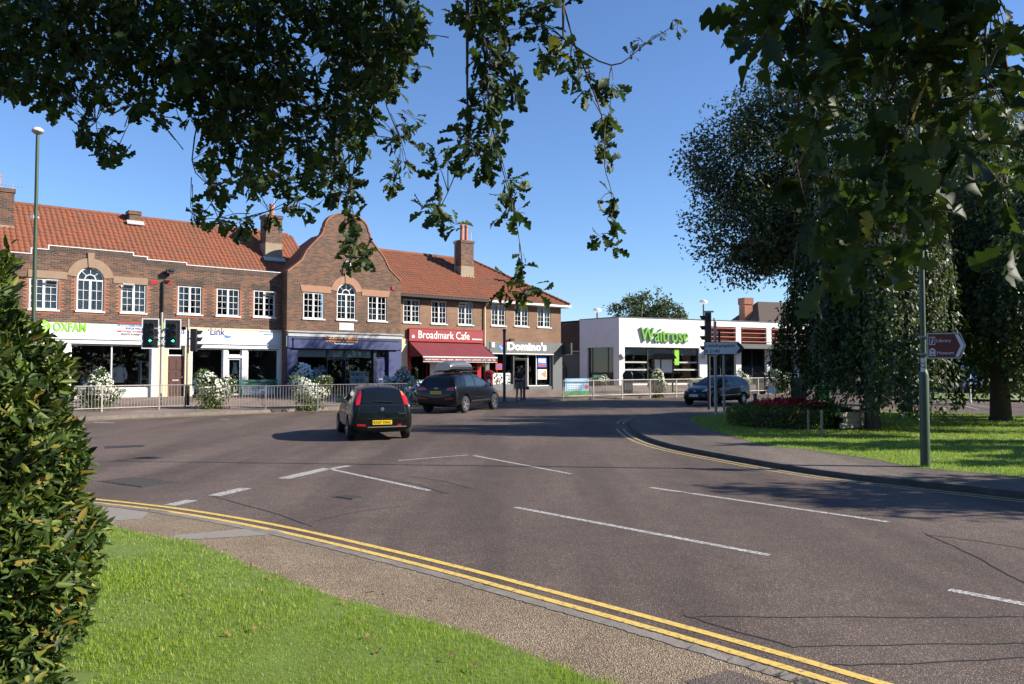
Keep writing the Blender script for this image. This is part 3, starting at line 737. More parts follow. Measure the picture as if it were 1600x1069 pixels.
# tan stone band, arch ring and keystone over the charity shop windows
st = MB(); xa, xb = WL[0][0]-.05, WL[2][1]+.05; wx = (WL[1][0]+WL[1][1])/2; r = (WL[1][1]-WL[1][0])/2; zsp = WL[1][3]-r
zb0 = WL[0][3]+.01
ro = r+.42
st.box(xa, wx-ro*.98, -.03, -.001, zb0, zb0+.33); st.box(wx+ro*.98, xb, -.03, -.001, zb0-.02, zb0+.31)
ringprism(st, wx, zsp, r, ro, -.035, -.001, R(8), R(172), 17); st.build('stone_band', M['stone_tan'], bl)
kst = MB(); kst.prism([(wx-.1, zsp+r-.02), (wx+.1, zsp+r-.02), (wx+.15, zsp+ro+.25), (wx-.15, zsp+ro+.25)], -.07, -.036); kst.build('keystone', M['stone_tan'], bl)
# soldier lintels and red brick edges round the plain windows
sl = MB(); rq = MB()
for k, (xa, xb, zb, zt, ar) in enumerate(WL):
    if k >= 3:
        n = int((xb-xa+.2)/.085)
        for i in range(n): x = xa-.1+i*.085; sl.box(x+.005, x+.078, -.014, -.0005, zt+.01, zt+.29)
    for sx in (-1, 1):
        x = xa if sx < 0 else xb; z = zb; i = 0
        while z < zt-.08: 
            w_ = .11 if i % 2 else .23; rq.box(min(x, x+sx*w_), max(x, x+sx*w_), -.006, -.0004, z+.005, z+.078); z += .085; i += 1
    n = int((xb-xa+.2)/.085)
    for i in range(n): x = xa-.1+i*.085; rq.box(x+.005, x+.078, -.012, -.0004, zb-.19, zb-.075)
sl.build('soldier_lintel', M['brick_dark'], bl); tag(rq.build('brick_quoins', M['brick_red'], bl), kind='stuff')
for px in (239, 262): x = lx(px); z = lz(px, 441); vt = MB(); vt.box(x-.16, x+.16, -.02, 0, z-.1, z+.1); vt.build('air_brick', M['red_paint'], bl)
rp0 = random.getstate(); random.seed(2)
tiles(bl, 0, XL1+2.5, .35, 5.95, 4.5, lz(220, 345)*0+9.45)
rb = MB(); rb.quad((XL1+2.5, 9.2, 5.9), (0, 9.2, 5.9), (0, 4.5, 9.45), (XL1+2.5, 4.5, 9.45)); rb.build('rear_roof', M['roof_dark'], bl)
rd = MB()
for i in range(int((XL1+2.5)/.45)): rd.tube([(i*.45, 4.5, 9.46), (i*.45+.44, 4.5, 9.46)], .12, 8)
rd.build('ridge_tiles', M['roof_tile'], bl, smooth=60)
def cz(px, py, p): s, z = facade(px, py, p); return s-S0, z
xc, zc = cz(10, 297, -3.2); chimney(bl, xc-.35, 3.2, 1.25, .9, 7.6, zc, zc-1.75, 1)
xc, zc = cz(209, 331, -4.2); chimney(bl, xc, 4.2, .55, .55, 9.0, zc, zc-.55, 0)
xc, zc = cz(424, 338, -2.6); chimney(bl, xc, 2.6, .95, .8, 7.0, zc, zc-1.6, 1)
aerial(bl, xc+.2, 2.7, zc, 1.5); aerial(bl, cz(20, 297, -3.2)[0], 3.2, cz(10, 297, -3.2)[1]-.3, .6)
# charity shopfront
x62, x111, x250 = lx(58), lx(111), lx(243)
fs = MB(); fs.box(lx(40), lx(262)-.02, -.16, 0, 2.72, ZF); fs.box(lx(40), lx(262)-.02, -.10, 0, 2.52, 2.719)
fo = fs.build('shop_sign', M['sign_white'], bl)
def LT(s, px0, px1, py0, py1, mat, y=-.165, **k):
    cx = (lx(px0)+lx(px1))/2; pm = (px0+px1)/2
    return text(fo, s, cx, (lz(pm, py0)+lz(pm, py1))/2, y, M[mat], width=lx(px1)-lx(px0), height=lz(pm, py0)-lz(pm, py1), **k)
LT('OXFAM', 82, 133, 504, 518.5, 'txt_green', bold=.025)
cx, czz = lx(66), lz(66, 511); lg = MB(); ringprism(lg, cx, czz, .0, .30, -.19, -.161, 0, 2*math.pi, 24); lg.build('logo_disc', M['txt_green'], fo)
lg = MB(); ringprism(lg, cx, czz-.06, .09, .14, -.2, -.191, R(-220), R(40), 16); lg.tube([(cx-.16, -.195, czz+.17), (cx+.02, -.195, czz+.02)], .022, 4); lg.tube([(cx+.16, -.195, czz+.17), (cx-.02, -.195, czz+.02)], .022, 4); lg.build('logo_figure', M['txt_white'], fo)
for i, (s_, c_) in enumerate((('GROWS VEGETABLES', 'txt_red'), ('FILLS CLASSROOMS', 'txt_blue'), ('BUILDS WELLS', 'txt_navy'), ('EMPOWERS WOMEN', 'txt_red'), ('FIGHTS POVERTY', 'txt_black'))):
    w_ = [41, 40, 27, 41, 34][i]; y0 = 503+i*4.6; LT(s_, 222-w_, 222, y0, y0+3.2, c_, ext=.004, bold=.02)
boxes(bl, 'pilaster', 'white_paint', [(lx(56), x111, -.08, .12, -.6, 2.52), (lx(237), lx(247), -.08, .12, -.6, 2.52)])
sr = MB(); sr.box(x111, lx(237), .05, .2, -.6, .42); sr.build('stall_riser', M['white_paint'], bl)
glazing(bl, x111, lx(237), .42, 2.5, (lx(176),))
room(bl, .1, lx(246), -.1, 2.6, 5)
# flat door between the two shops
dj = MB(); dj.box(lx(247)+.003, lx(263), -.02, .12, -.6, 2.52); dj.box(lx(289), lx(299)-.003, -.05, .12, -.6, 2.50); dj.build('door_surround', M['cream_paint'], bl)
dj = MB(); dj.box(lx(263)-.3, lx(299), -.09, 0, 2.52, 3.3); dsg = dj.build('shop_sign', M['sign_white'], bl)
panel_door(bl, lx(263)+.003, lx(289)-.003, 0.0, 2.0, 'brown_door'); glazing(bl, lx(263)+.003, lx(289)-.003, 2.003, 2.5, fm='white_paint', name='transom_window', glass='glass_dark')
stp = MB(); stp.box(lx(262), lx(290), -.2, .3, -.5, -.001); stp.build('door_step', M['concrete'], bl)
text(dsg, '03', lx(283), lz(283, 519), -.095, M['txt_navy'], width=.28, ext=.006, bold=.03)
dpp = MB(); xx = lx(253); zz = lz(253, 441); dpp.tube([(xx, -.07, 2.6), (xx, -.07, zz), (xx+.05, -.09, zz+.05), (xx+.3, -.1, zz+.06)], .055, 8); dpp.build('downpipe', M['black_paint'], bl)
xx, zz = lx(261), lz(261, 425); fl = MB(); fl.box(xx-.14, xx+.18, -.34, -.1, zz-.1, zz+.1); fl.tube([(xx, -.1, zz-.1), (xx, 0, zz-.2)], .04, 6); fl.box(xx-.02, xx+.22, -.40, -.34, zz+.02, zz+.12); fl.build('floodlight', M['black_paint'], bl)
# second shop
fs = MB(); fs.box(lx(299), lx(436), -.15, 0, 2.62, 3.28); fs.box(lx(299), lx(436), -.09, 0, 2.42, 2.619); fo2 = fs.build('shop_sign', M['sign_white'], bl)
fo = fo2; LT('Link', 327, 350, 513, 524, 'txt_navy', y=-.155, ext=.006, bold=.015)
xx, zz = lx(354), lz(354, 526.5); bd = MB(); bd.add([(xx-.2, -.156, zz-.03), (xx+.06, -.156, zz-.07), (xx+.24, -.156, zz+.05), (xx, -.156, zz+.04), (xx-.1, -.156, zz+.1)], [(0, 1, 2, 3, 4)]); bd.build('bird_mark', M['txt_blue'], fo2)
tr_ = MB()
for i, w_ in enumerate((.75, .5)): tr_.box(lx(424)-w_, lx(424), -.154, -.1505, lz(424, 519+i*4)-.03, lz(424, 519+i*4)+.02)
tr_.build('small_print', M['txt_blue'], fo2)
cr = MB(); cr.box(lx(290), lx(442), -.06, 0, 3.281, 3.45); cr.build('cornice', M['cream_paint'], bl)
boxes(bl, 'pilaster', 'white_paint', [(lx(436), XL1-.01, -.1, .12, -.6, 3.28), (lx(299), lx(300.5), -.06, .12, -.6, 2.42)])
glazing(bl, lx(300.5), lx(350), .42, 2.40); glazing(bl, lx(388), lx(436), .42, 2.40)
boxes(bl, 'stall_riser', 'white_paint', [(lx(300.5), lx(350)-.003, .05, .2, -.6, .42), (lx(388)+.003, lx(436), .05, .2, -.6, .42)])
df = MB(); df.box(lx(350), lx(357), .02, .2, -.6, 2.42); df.box(lx(379), lx(388), .02, .2, -.6, 2.42); df.box(lx(357), lx(379), .02, .2, 1.93, 2.05); df.box(lx(357), lx(379), .02, .2, -.6, .0); df.build('door_frame', M['white_paint'], bl)
glazing(bl, lx(357)+.003, lx(379)-.003, 0.0, 1.93, name='glazed_door', fw=.09); glazing(bl, lx(357)+.003, lx(379)-.003, 2.053, 2.42, name='transom_window', glass='glass_dark')
room(bl, lx(300), lx(436), -.1, 2.6, 4.5, wall='interior_pale')

# ---------- the gabled shop
PG = .7; SG = facade(448, 520, PG)[0]
bg = mk_building('gabled_shop', SG, PG, 'brown brick shop with tall curved gable and navy blue shopfront')
def gx_(px, py=520): return facade(px, py, PG)[0]-SG
def gzz(px, py): return facade(px, py, PG)[1]
XG = gx_(626); xm = XG/2
wg = [(473.5, 505.8, 457, 498, 0), (526, 555.7, 442.8, 499.7, 1), (574.8, 604, 463, 501.7, 0)]; WG = []
for a, c_, t_, b_, ar in wg: WG.append((gx_(a), gx_(c_), gzz((a+c_)/2, b_), gzz((a+c_)/2, t_), ar))
zlo = min(w[2] for w in WG); ZS = gzz(449.6, 424)
mb = MB(); cells(mb, 0, XG, 3.35, ZS, [w[:4] for w in WG], 0, .16)
w1 = WG[1]; r = (w1[1]-w1[0])/2; spandrel(mb, (w1[0]+w1[1])/2, w1[3]-r, r, w1[3], 0, .16)
half = [(450, 424), (458, 418), (466, 412), (472, 407), (476, 400), (480, 392), (487, 384), (496, 375), (504, 366.5), (507, 360)]
lp = [(gx_(a, b_), gzz(a, b_)) for a, b_ in half]
zt = gzz(535, 333); xs_ = gx_(509, 356); zsh = gzz(509, 356); rr = xm-xs_
lp += [(xs_-.08, zsh), (xs_, zsh+.02)]; topz = zt
cap_ = [(xm+rr*math.cos(w_), zsh+.05+(topz-zsh-.05)*math.sin(w_)) for w_ in [math.pi*(1-i/14) for i in range(15)]]
gprof = lp+cap_+[(XG-x, z) for x, z in lp[::-1]]
gp = [(0, ZS-.001)]+gprof+[(XG, ZS-.001)]
poly = gp[::-1]; n = len(poly)
mb.add([(x, 0, z) for x, z in poly], [tuple(range(n))[::-1]]); mb.add([(x, .35, z) for x, z in poly], [tuple(range(n))])
for i in range(len(gp)-1): (xa, za), (xb, zb) = gp[i], gp[i+1]; mb.quad((xa, 0, za), (xb, 0, zb), (xb, .35, zb), (xa, .35, za))
mb.quad((0, PG+.3, -.6), (0, 0, -.6), (0, 0, ZS), (0, PG+.3, ZS)); mb.quad((XG, 0, -.6), (XG, PG+.3, -.6), (XG, PG+.3, ZS), (XG, 0, ZS))
mb.build('wall', M['brick_gable'], bg)
ed = MB()
for i in range(len(gprof)-1):
    (xa, za), (xb, zb) = gprof[i], gprof[i+1]; L = math.hypot(xb-xa, zb-za)
    if L < 1e-4: continue
    nx_, nz_ = -(zb-za)/L*.07, (xb-xa)/L*.07
    ed.prism([(xa, za), (xb, zb), (xb+nx_, zb+nz_), (xa+nx_, za+nz_)], -.04, .40)
ed.build('gable_coping', M['brick_red'], bg)
for k, (xa, xb, zb, zt_, ar) in enumerate(WG): window(bg, xa, xb, zb, zt_, arch=(xb-xa)/2 if ar else 0, curtain=False, rows=4 if not ar else 4)
st = MB(); wx = (w1[0]+w1[1])/2; zsp = w1[3]-r; ro = r+.40; zb0 = WG[0][3]+.01
st.prism([(WG[0][0]-.1, zb0), (wx-ro*.97, zb0), (wx-ro*.97, zb0+.36), (WG[0][0]-.2, zb0+.36)], -.03, -.001); st.prism([(wx+ro*.97, zb0), (WG[2][1]+.1, zb0), (WG[2][1]+.2, zb0+.36), (wx+ro*.97, zb0+.36)], -.03, -.001)
ringprism(st, wx, zsp, r, ro, -.035, -.001, R(10), R(170), 17); st.build('stone_band', M['stone_salmon'], bg)
kst = MB(); kst.prism([(wx-.09, zsp+r-.02), (wx+.09, zsp+r-.02), (wx+.13, zsp+ro+.2), (wx-.13, zsp+ro+.2)], -.07, -.036); kst.build('keystone', M['stone_salmon'], bg)
def smallbox(b_, name, x0, x1, z0, z1, y0, mat): q = MB(); q.box(x0, x1, y0, -.0006, z0, z1); return q.build(name, M[mat], b_)
smallbox(bg, 'plaque', gx_(530), gx_(552), gzz(541, 516), gzz(541, 505), -.03, 'paper')
smallbox(bg, 'alarm_box', gx_(611), gx_(616), gzz(613, 453), gzz(613, 448), -.06, 'red_paint')
smallbox(bg, 'vent_slit', gx_(540), gx_(541.6), gzz(541, 394), gzz(541, 380), -.004, 'black_paint')
xx, zz = gx_(542), gzz(542, 413); q = MB(); q.lathe([(.0, .14), (.15, .1), (.2, 0), (.2, -.02), (0, -.03)], 14); q.build('bulkhead_light', M['white_paint'], bg, (xx, -.03, zz), (R(90), 0, 0), smooth=50)
# cross roof behind the gable
zr = topz-.75; L = 4.6
for sg in (-1, 1):
    q = MB(); xe = xm+sg*(xm+.05); q.quad((xe, .34, ZS-.1), (xm, .34, zr), (xm, L, zr), (xe, L, ZS-.1)); q.quad((xe, .34, ZS-.2), (xe, L, ZS-.2), (xm, L, zr-.1), (xm, .34, zr-.1)); q.build('roof', M['roof_tile'], bg)
# shopfront
q = MB(); q.box(0, XG, -.22, 0, 3.12, 3.35); q.obox((xm, -.13, 3.38), (XG+.1, .34, .05), Matrix.Rotation(R(10), 3, 'X')); q.build('lead_cornice', M['lead'], bg)
q = MB(); q.box(.02, XG-.02, -.18, 0, 2.50, 3.119); sg_ = q.build('shop_sign', M['navy_paint'], bg)
q = MB(); q.box(gx_(456), gx_(620), -.235, -.181, 2.48, 3.05); q.build('sign_board', M['navy_paint'], sg_)
q = MB(); q.box(gx_(456)-.02, gx_(620)+.02, -.26, -.18, 2.96, 3.02)
q.build('awning_rail', M['navy_dark'], bg)
text(sg_, 'Cooper Adams', (gx_(505)+gx_(556))/2, gzz(530, 531.5), -.24, M['txt_orange'], width=gx_(556)-gx_(505), height=.44, ext=.008, shear=.3, bold=.012)
q = MB(); q.box(gx_(520), gx_(549), -.2385, -.2355, gzz(535, 538.5), gzz(535, 537)); q.build('small_print', M['txt_white'], sg_)
boxes(bg, 'pilaster', 'navy_paint', [(gx_(a), gx_(c_), -.1, .12, -.6, 2.50) for a, c_ in ((448, 464.5), (606.5, 626))])
glazing(bg, gx_(464.5), gx_(514), .45, 2.48, fm='navy_dark'); glazing(bg, gx_(541), gx_(584), .45, 2.48, fm='navy_dark')
glazing(bg, gx_(514), gx_(541), 0., 1.9, fm='navy_dark', name='glazed_door', y=.3); glazing(bg, gx_(514), gx_(541), 1.903, 2.48, fm='navy_dark', name='transom_window')
boxes(bg, 'stall_riser', 'navy_dark', [(gx_(464.5), gx_(514)-.003, .02, .2, -.6, .45), (gx_(541)+.003, gx_(584)-.003, .02, .2, -.6, .45)]); boxes(bg, 'door_jamb', 'navy_dark', [(gx_(584), gx_(588), .0, .2, -.6, 2.5), (gx_(604.5), gx_(606.5)-.003, .0, .2, -.6, 2.5)])
panel_door(bg, gx_(588)+.003, gx_(604.5)-.003, .0, 1.98, 'navy_paint'); glazing(bg, gx_(588)+.003, gx_(604.5)-.003, 2.0, 2.48, fm='navy_dark', name='transom_window', glass='glass_dark')
q = MB(); q.box(gx_(514), gx_(541), .05, .4, -.6, -.002); q.box(gx_(586), gx_(607), -.1, .3, -.6, -.003); q.build('door_step', M['concrete'], bg)
for a, c_ in ((466, 512.5), (516, 539.5), (542.5, 582.5)): smallbox_ = MB(); smallbox_.box(gx_(a), gx_(c_), .19, .2, 2.02, 2.42); smallbox_.build('blind', M['blind'], bg)
room(bg, gx_(464), gx_(587), -.1, 2.6, 4.5, y=.45)

# ---------- right block: cafe and takeaway under a hipped roof
SR = facade(627, 520, 0)[0]-.3
br = mk_building('hipped_shop_block', SR, 0, 'buff brick shops with hipped tiled roof, red cafe awning and dark grey takeaway front')
def rx(px, py=520): return facade(px, py)[0]-SR
def rz_(px, py): return facade(px, py)[1]
XR = rx(876.4); ZE = rz_(626, 464); ZE = 5.85
wr = [(630, 656, 468, 504), (673.8, 698, 470.5, 506), (715.6, 739, 472, 507.6), (767.8, 790, 476, 509), (804, 825.6, 479, 510), (840, 860.5, 479.5, 511.5)]
WR = [(rx(a), rx(c_), rz_((a+c_)/2, b_), min(ZE-.12, rz_((a+c_)/2, t_))) for a, c_, t_, b_ in wr]
mb = MB(); cells(mb, 0, XR, 3.2, ZE, WR, 0, .16); mb.quad((XR, 0, -.8), (XR, 9, -.8), (XR, 9, ZE), (XR, 0, ZE)); mb.quad((XR, 9, -.8), (0, 9, -.8), (0, 9, ZE), (XR, 9, ZE))
mb.build('wall', M['brick_buff'], br)
for k, w_ in enumerate(WR): window(br, *w_, curtain=k in (0, 1, 3, 4, 5), open_vent='l' if k == 2 else None, cols=2, rows=4)
xh = rx(736, 402); _s, _z = facade(736, 402, -4.5); xh = _s-SR; zrd = 9.15; ov = .45; XE = XR+ov
random.seed(4)
tiles(br, -.3, XE, -ov, ZE+.02, 4.5, zrd, thi=lambda x: 1. if x < xh else max(0., (XE-x)/(XE-xh)))
# hip end facing the side street, built in a turned frame
hb = empty('hip_end', (0, 0, 0)); hb.parent = br; bpy.data.objects.remove(hb)
he = MB(); V = []; Lh = XE-xh
o = tiles(br, -ov, 9+ov, 0, 0, 1, 1, thi=lambda x: min(1., max(0., (x+ov)/(4.5+ov)), max(0., (9+ov-x)/(4.5+ov))), name='hip_roof')
co = np.empty(len(o.data.vertices)*3); o.data.vertices.foreach_get('co', co); co = co.reshape(-1, 3)
t_ = (co[:, 1]+co[:, 2])/2; h_ = (co[:, 2]-co[:, 1])/2*1.4
Ls = math.hypot(Lh, zrd-ZE); co2 = np.stack([XE-t_*Lh+h_*(zrd-ZE)/Ls, co[:, 0], ZE+.02+t_*(zrd-ZE)+h_*Lh/Ls], 1); o.data.vertices.foreach_set('co', co2.ravel()); o.data.update()
q = MB(); q.quad((XE, 9+ov, ZE), (-.3, 9+ov, ZE), (-.3, 4.5, zrd), (xh, 4.5, zrd)); q.quad((XE, -ov, ZE-.03), (XE, 9+ov, ZE-.03), (-.3, 9+ov, ZE-.03), (-.3, -ov, ZE-.03)); q.build('rear_roof', M['roof_dark'], br)
q = MB(); q.tube([(-.3, 4.5, zrd+.02), (xh, 4.5, zrd+.02)], .13, 8); k = 26
for i in range(k): a, c_ = Vector((xh, 4.5, zrd+.04)), Vector((XE, -ov, ZE+.10)); q.tube([a.lerp(c_, i/k), a.lerp(c_, (i+.97)/k)], [.10, .13], 7)
for i in range(k): a, c_ = Vector((xh, 4.5, zrd+.04)), Vector((XE, 9+ov, ZE+.10)); q.tube([a.lerp(c_, i/k), a.lerp(c_, (i+.97)/k)], [.10, .13], 7)
q.build('ridge_tiles', M['roof_tile'], br, smooth=60)
xd = rx(757)
q = MB(); q.box(-.2, xd, -ov-.1, -ov+.04, ZE-.13, ZE+.01); q.box(-.2, xd, -ov+.03, 0, ZE-.16, ZE-.13); q.build('gutter', M['black_paint'], br)
q = MB(); q.box(xd+.01, XE+.06, -ov-.1, -ov+.04, ZE-.12, ZE+.02); q.box(xd+.01, XE, -ov+.03, 0, ZE-.15, ZE-.12); q.box(XE-.04, XE+.06, -ov+.041, 9, ZE-.12, ZE+.02); q.build('fascia_board', M['white_paint'], br)
q = MB(); q.tube([(xd, -ov-.02, ZE-.1), (xd-.05, -.1, ZE-.45), (xd-.05, -.1, 2.4)], .055, 8); q.build('downpipe', M['cream_paint'], br)
s_, z_ = facade(725, 377, -2.6); chimney(br, s_-SR, 2.6, 1.05, .8, 7.0, z_, z_-1.75, 2, 'brick_brown', 1.1); aerial(br, s_-SR-.75, 2.6, 7.4, 2.6, 0); aerial(br, s_-SR+.6, 2.6, z_-.2, .9, 3)
# cafe front: sign, awning, recess
x0, x1 = rx(637), rx(752)
q = MB(); q.box(x0, x1, -.2, 0, rz_(694, 533.5), rz_(694, 515.5)); sgn = q.build('cafe_sign', M['red_sign'], br)
q = MB(); q.box(x0-.03, x1+.03, -.22, -.2, rz_(694, 515.5), rz_(694, 515.5)+.05); q.box(x0-.03, x1+.03, -.22, -.2, rz_(694, 533.5)-.05, rz_(694, 533.5)); q.build('sign_trim', M['red_paint'], sgn)
text(sgn, 'Broadmark Cafe', (rx(651)+rx(730.5))/2, rz_(690, 524), -.205, M['txt_white'], width=rx(730.5)-rx(651), height=.47, ext=.006)
q = MB(); cx, c2 = rx(643), rz_(643, 526); ringprism(q, cx, c2, .03, .10, -.206, -.2005, 0, 2*math.pi, 12); q.build('logo', M['txt_white'], sgn)
q = MB(); q.box(rx(735), rx(750), -.2045, -.2005, rz_(742, 531.3), rz_(742, 529.8)); q.build('small_print', M['txt_white'], sgn)
za = rz_(694, 534.5); n = 40; A = []; yo = -1.55; zb = za-.95
xa0, xa1 = x0+.05, x1-.0
V = []; F = []
for i in range(n+1):
    t = i/n; x = xa0+(xa1-xa0)*t
    for j in range(5):
        u = j/4; sag = -.10*math.sin(math.pi*u)+.018*math.sin(i*2.1)*(.3+u); V.append((x+.0*u, -.05+yo*u, za+(zb-za)*u+sag*.6))
for i in range(n):
    for j in range(4): F.append((i*5+j, (i+1)*5+j, (i+1)*5+j+1, i*5+j+1))
q = MB(); q.add(V, F)
for sx in (xa0, xa1): q.add([(sx, -.05, za), (sx, -.05+yo, zb), (sx, -.05, zb)], [(0, 1, 2)])
aw = q.build('awning', M['awning_red'], br, smooth=60)
q = MB(); q.box(xa0-.02, xa1+.02, yo-.10, yo-.04, zb-.06, zb+.01); q.build('front_bar', M['white_paint'], aw)
q = MB(); q.box(xa0, xa1, yo-.085, yo-.075, zb-.30, zb-.061); q.build('valance', M['awning_red'], aw)
q = MB(); q.box(xa0, xa1, yo-.087, yo-.073, zb-.33, zb-.301); q.build('valance_trim', M['white_paint'], aw)
text(aw, 'ENGLISH BREAKFAST · PANINIS · BURGERS · OMELETTES · BAGUETTES · CAPPUCCINO · LATTE · CAKES · TEAS', (xa0+xa1)/2, zb-.18, yo-.09, M['txt_white'], width=(xa1-xa0)*.95, height=.085, ext=.002, bold=.01)
q = MB()
for sx in (xa0+.2, xa1-.2): q.tube([(sx, -.02, za-.75), (sx, yo-.05, zb-.03)], .02, 5)
q.build('awning_arm', M['galv_light'], aw)
q = MB(); q.box(0, x0-.02, -.02, .1, -.8, 3.2); q.box(x1-.02, xd-.12, -.02, .1, 2.5, 3.2); q.build('cream_wall', M['cream_paint'], br)
boxes(br, 'red_pillar', 'red_paint', [(x1-.35, x1-.03, -.03, .15, -.8, 2.5), (x0-.01, x0+.22, -.03, .15, -.8, 2.5)])
q = MB(); q.box(x0+.0, x1-.03, .0, .2, 2.45, 3.2); q.build('bressummer', M['dark_wood'], br)
glazing(br, x0+.25, x0+1.5, 0., 2.44, fm='dark_wood', y=.6, name='glazed_door'); glazing(br, x0+1.52, x1-.4, .55, 2.44, (x0+2.9,), fm='red_paint', y=.25)
q = MB(); q.box(x0+1.52, x1-.38, .15, .35, -.8, .55); q.build('stall_riser', M['red_paint'], br)
room(br, x0-.0, x1-.03, -.05, 2.6, 4, y=.62)
q = MB(); q.box(x0+1.6, x0+2.6, -.05, -.03, .5, 1.75); q.build('menu_board', M['sign_white'], br)
q = MB(); q.box(x0+1.75, x0+2.2, -.07, -.02, 2.02, 2.3); q.box(x0+2.3, x0+3.6, -.07, -.02, 2.05, 2.32); q.build('hanging_sign', M['navy_paint'], br)
# takeaway front
xa, xb = rx(757), XR
q = MB(); q.box(xa, xb, -.14, 0, 2.45, 3.2); q.box(rx(862), xb, -.12, .1, -.8, 2.449); q.box(xa, rx(763), -.12, .1, -.8, 2.449); q.box(rx(763), rx(801), -.05, .12, -.8, .38); q.box(rx(826), rx(862), -.05, .12, -.8, .22); q.build('grey_front', M['grey_paint'], br)
q = MB(); q.box(rx(762), rx(862), -.2, -.1, 2.38, 2.448); q.build('fascia_trim', M['white_paint'], br)
q = MB(); q.box(rx(763), rx(862), -.17, -.141, 2.47, 3.15); ds = q.build('shop_sign', M['grey_paint'], br)
text(ds, "Domino's", (rx(790)+rx(851))/2, rz_(820, 541.5), -.175, M['txt_white'], width=rx(851)-rx(790), height=.58, ext=.02, bold=.045)
def domino(par, cx, cz_, s_, y):
    for k, (mat, sgn_) in enumerate((('txt_red', 1), ('txt_blue', -1))):
        q = MB(); a = R(45); ax, az = math.cos(a)*s_, math.sin(a)*s_; bx, bz = -az, ax
        ox, oz = cx+ax*.52*sgn_*1, cz_+az*.52*sgn_*1
        P = [(ox+ax*u*.5+bx*v*.5, oz+az*u*.5+bz*v*.5) for u, v in ((-1, -1), (1, -1), (1, 1), (-1, 1))]
        q.prism(P, y-.012, y); o = q.build('logo_tile', M[mat], par)
        d = MB(); dots = [(0, 0)] if k == 0 else [(-.0, .45), (.0, -.45)]
        for u, v in dots: ringprism(d, ox+ax*u*.5+bx*v*.5, oz+az*u*.5+bz*v*.5, 0, s_*.13, y-.018, y-.0125, 0, 2*math.pi, 10)
        d.build('logo_dot', M['txt_white'], par)
domino(ds, rx(782.5), rz_(782, 540), .36, -.172)
smallbox(br, 'alarm_box', rx(765), rx(770), rz_(767, 543), rz_(767, 535), -.22, 'white_paint')
q = MB(); xx, zz = rx(797), 3.35; q.box(xx-.2, xx+.15, -.3, -.1, zz-.06, zz+.06); q.tube([(xx, -.1, zz), (xx, 0, zz-.05)], .04, 6); q.build('floodlight', M['black_paint'], br)
q = MB(); hx = XR+.1; q.box(hx-.05, hx+.0, -.95, -.05, 2.42, 3.2); q.box(hx-.09, hx+.04, -1.0, -.95, 2.4, 3.22); hs_ = q.build('projecting_sign', M['grey_dark'], br)
q = MB(); q.box(hx-.02, hx+.5, -.34, -.28, 2.4, 3.18); hs2 = q.build('hanging_sign', M['grey_dark'], br); domino(hs2, hx+.24, 2.88, .22, -.342)
q = MB(); q.box(hx+.1, hx+.38, -.3425, -.3405, 2.5, 2.56); q.build('small_print', M['txt_white'], hs2)
glazing(br, rx(763), rx(801), .38, 2.38, (rx(778),), fm='grey_dark'); glazing(br, rx(803), rx(825), 0., 2.05, fm='grey_dark', name='glazed_door', y=.2); glazing(br, rx(803), rx(825), 2.053, 2.38, fm='grey_dark', name='transom_window')
glazing(br, rx(826), rx(862), .22, 2.38, (rx(839.5),), fm='white_paint')
q = MB(); q.box(rx(801), rx(803), -.05, .2, -.8, 2.38); q.box(rx(803), rx(825), .1, .4, -.8, -.002); q.build('door_frame', M['grey_dark'], br)
room(br, rx(758), XR-.1, -.1, 2.5, 4.0, y=.3)
def poster(b_, px0, px1, py0, py1, mat, y=.10, words=None, wm='txt_white', name='poster'):
    pm = (px0+px1)/2; q = MB(); q.box(rx(px0), rx(px1), y-.008, y, rz_(pm, py1), rz_(pm, py0)); o = q.build(name, M[mat], b_)
    if words: text(o, words, rx(pm), rz_(pm, (py0*.6+py1*.4)), y-.012, M[wm], width=(rx(px1)-rx(px0))*.8, height=(rz_(pm, py0)-rz_(pm, py1))*.4, ext=.002, bold=.03)
    return o
po = poster(br, 841.5, 855.5, 557, 574, 'poster_blue', words='FREE'); q = MB(); q.box(rx(843), rx(854), .085, .089, rz_(848, 572.6), rz_(848, 569.5)); q.build('poster_strip', M['poster_red'], po)
po = poster(br, 841.5, 855.5, 577, 593, 'paper'); q = MB(); q.add([(rx(846), .088, rz_(849, 585)), (rx(854.5), .088, rz_(849, 591.5)), (rx(854.5), .088, rz_(849, 578.5))], [(0, 1, 2)]); q.build('pizza_picture', M['pizza'], po)
po = poster(br, 776, 786, 568, 578, 'poster_red'); q = MB(); q.box(rx(777), rx(785), .087, .091, rz_(781, 574.5), rz_(781, 571.5)); q.build('poster_strip', M['poster_blue'], po)
po = poster(br, 771, 800, 583, 602, 'paper')
q = MB(); random.seed(8)
for i in range(26): x, z = random.uniform(rx(772), rx(798)), random.uniform(rz_(785, 601), rz_(785, 585)); q.obox((x, .089, z), (.16, .004, .09), Matrix.Rotation(random.uniform(0, 3), 3, 'Y'))
q.build('poster_pattern', M['grey_dark'], po)
q = MB(); q.box(rx(827), rx(839), .8, 1.2, 0, 1.0); q.build('counter', M['red_paint'], br)

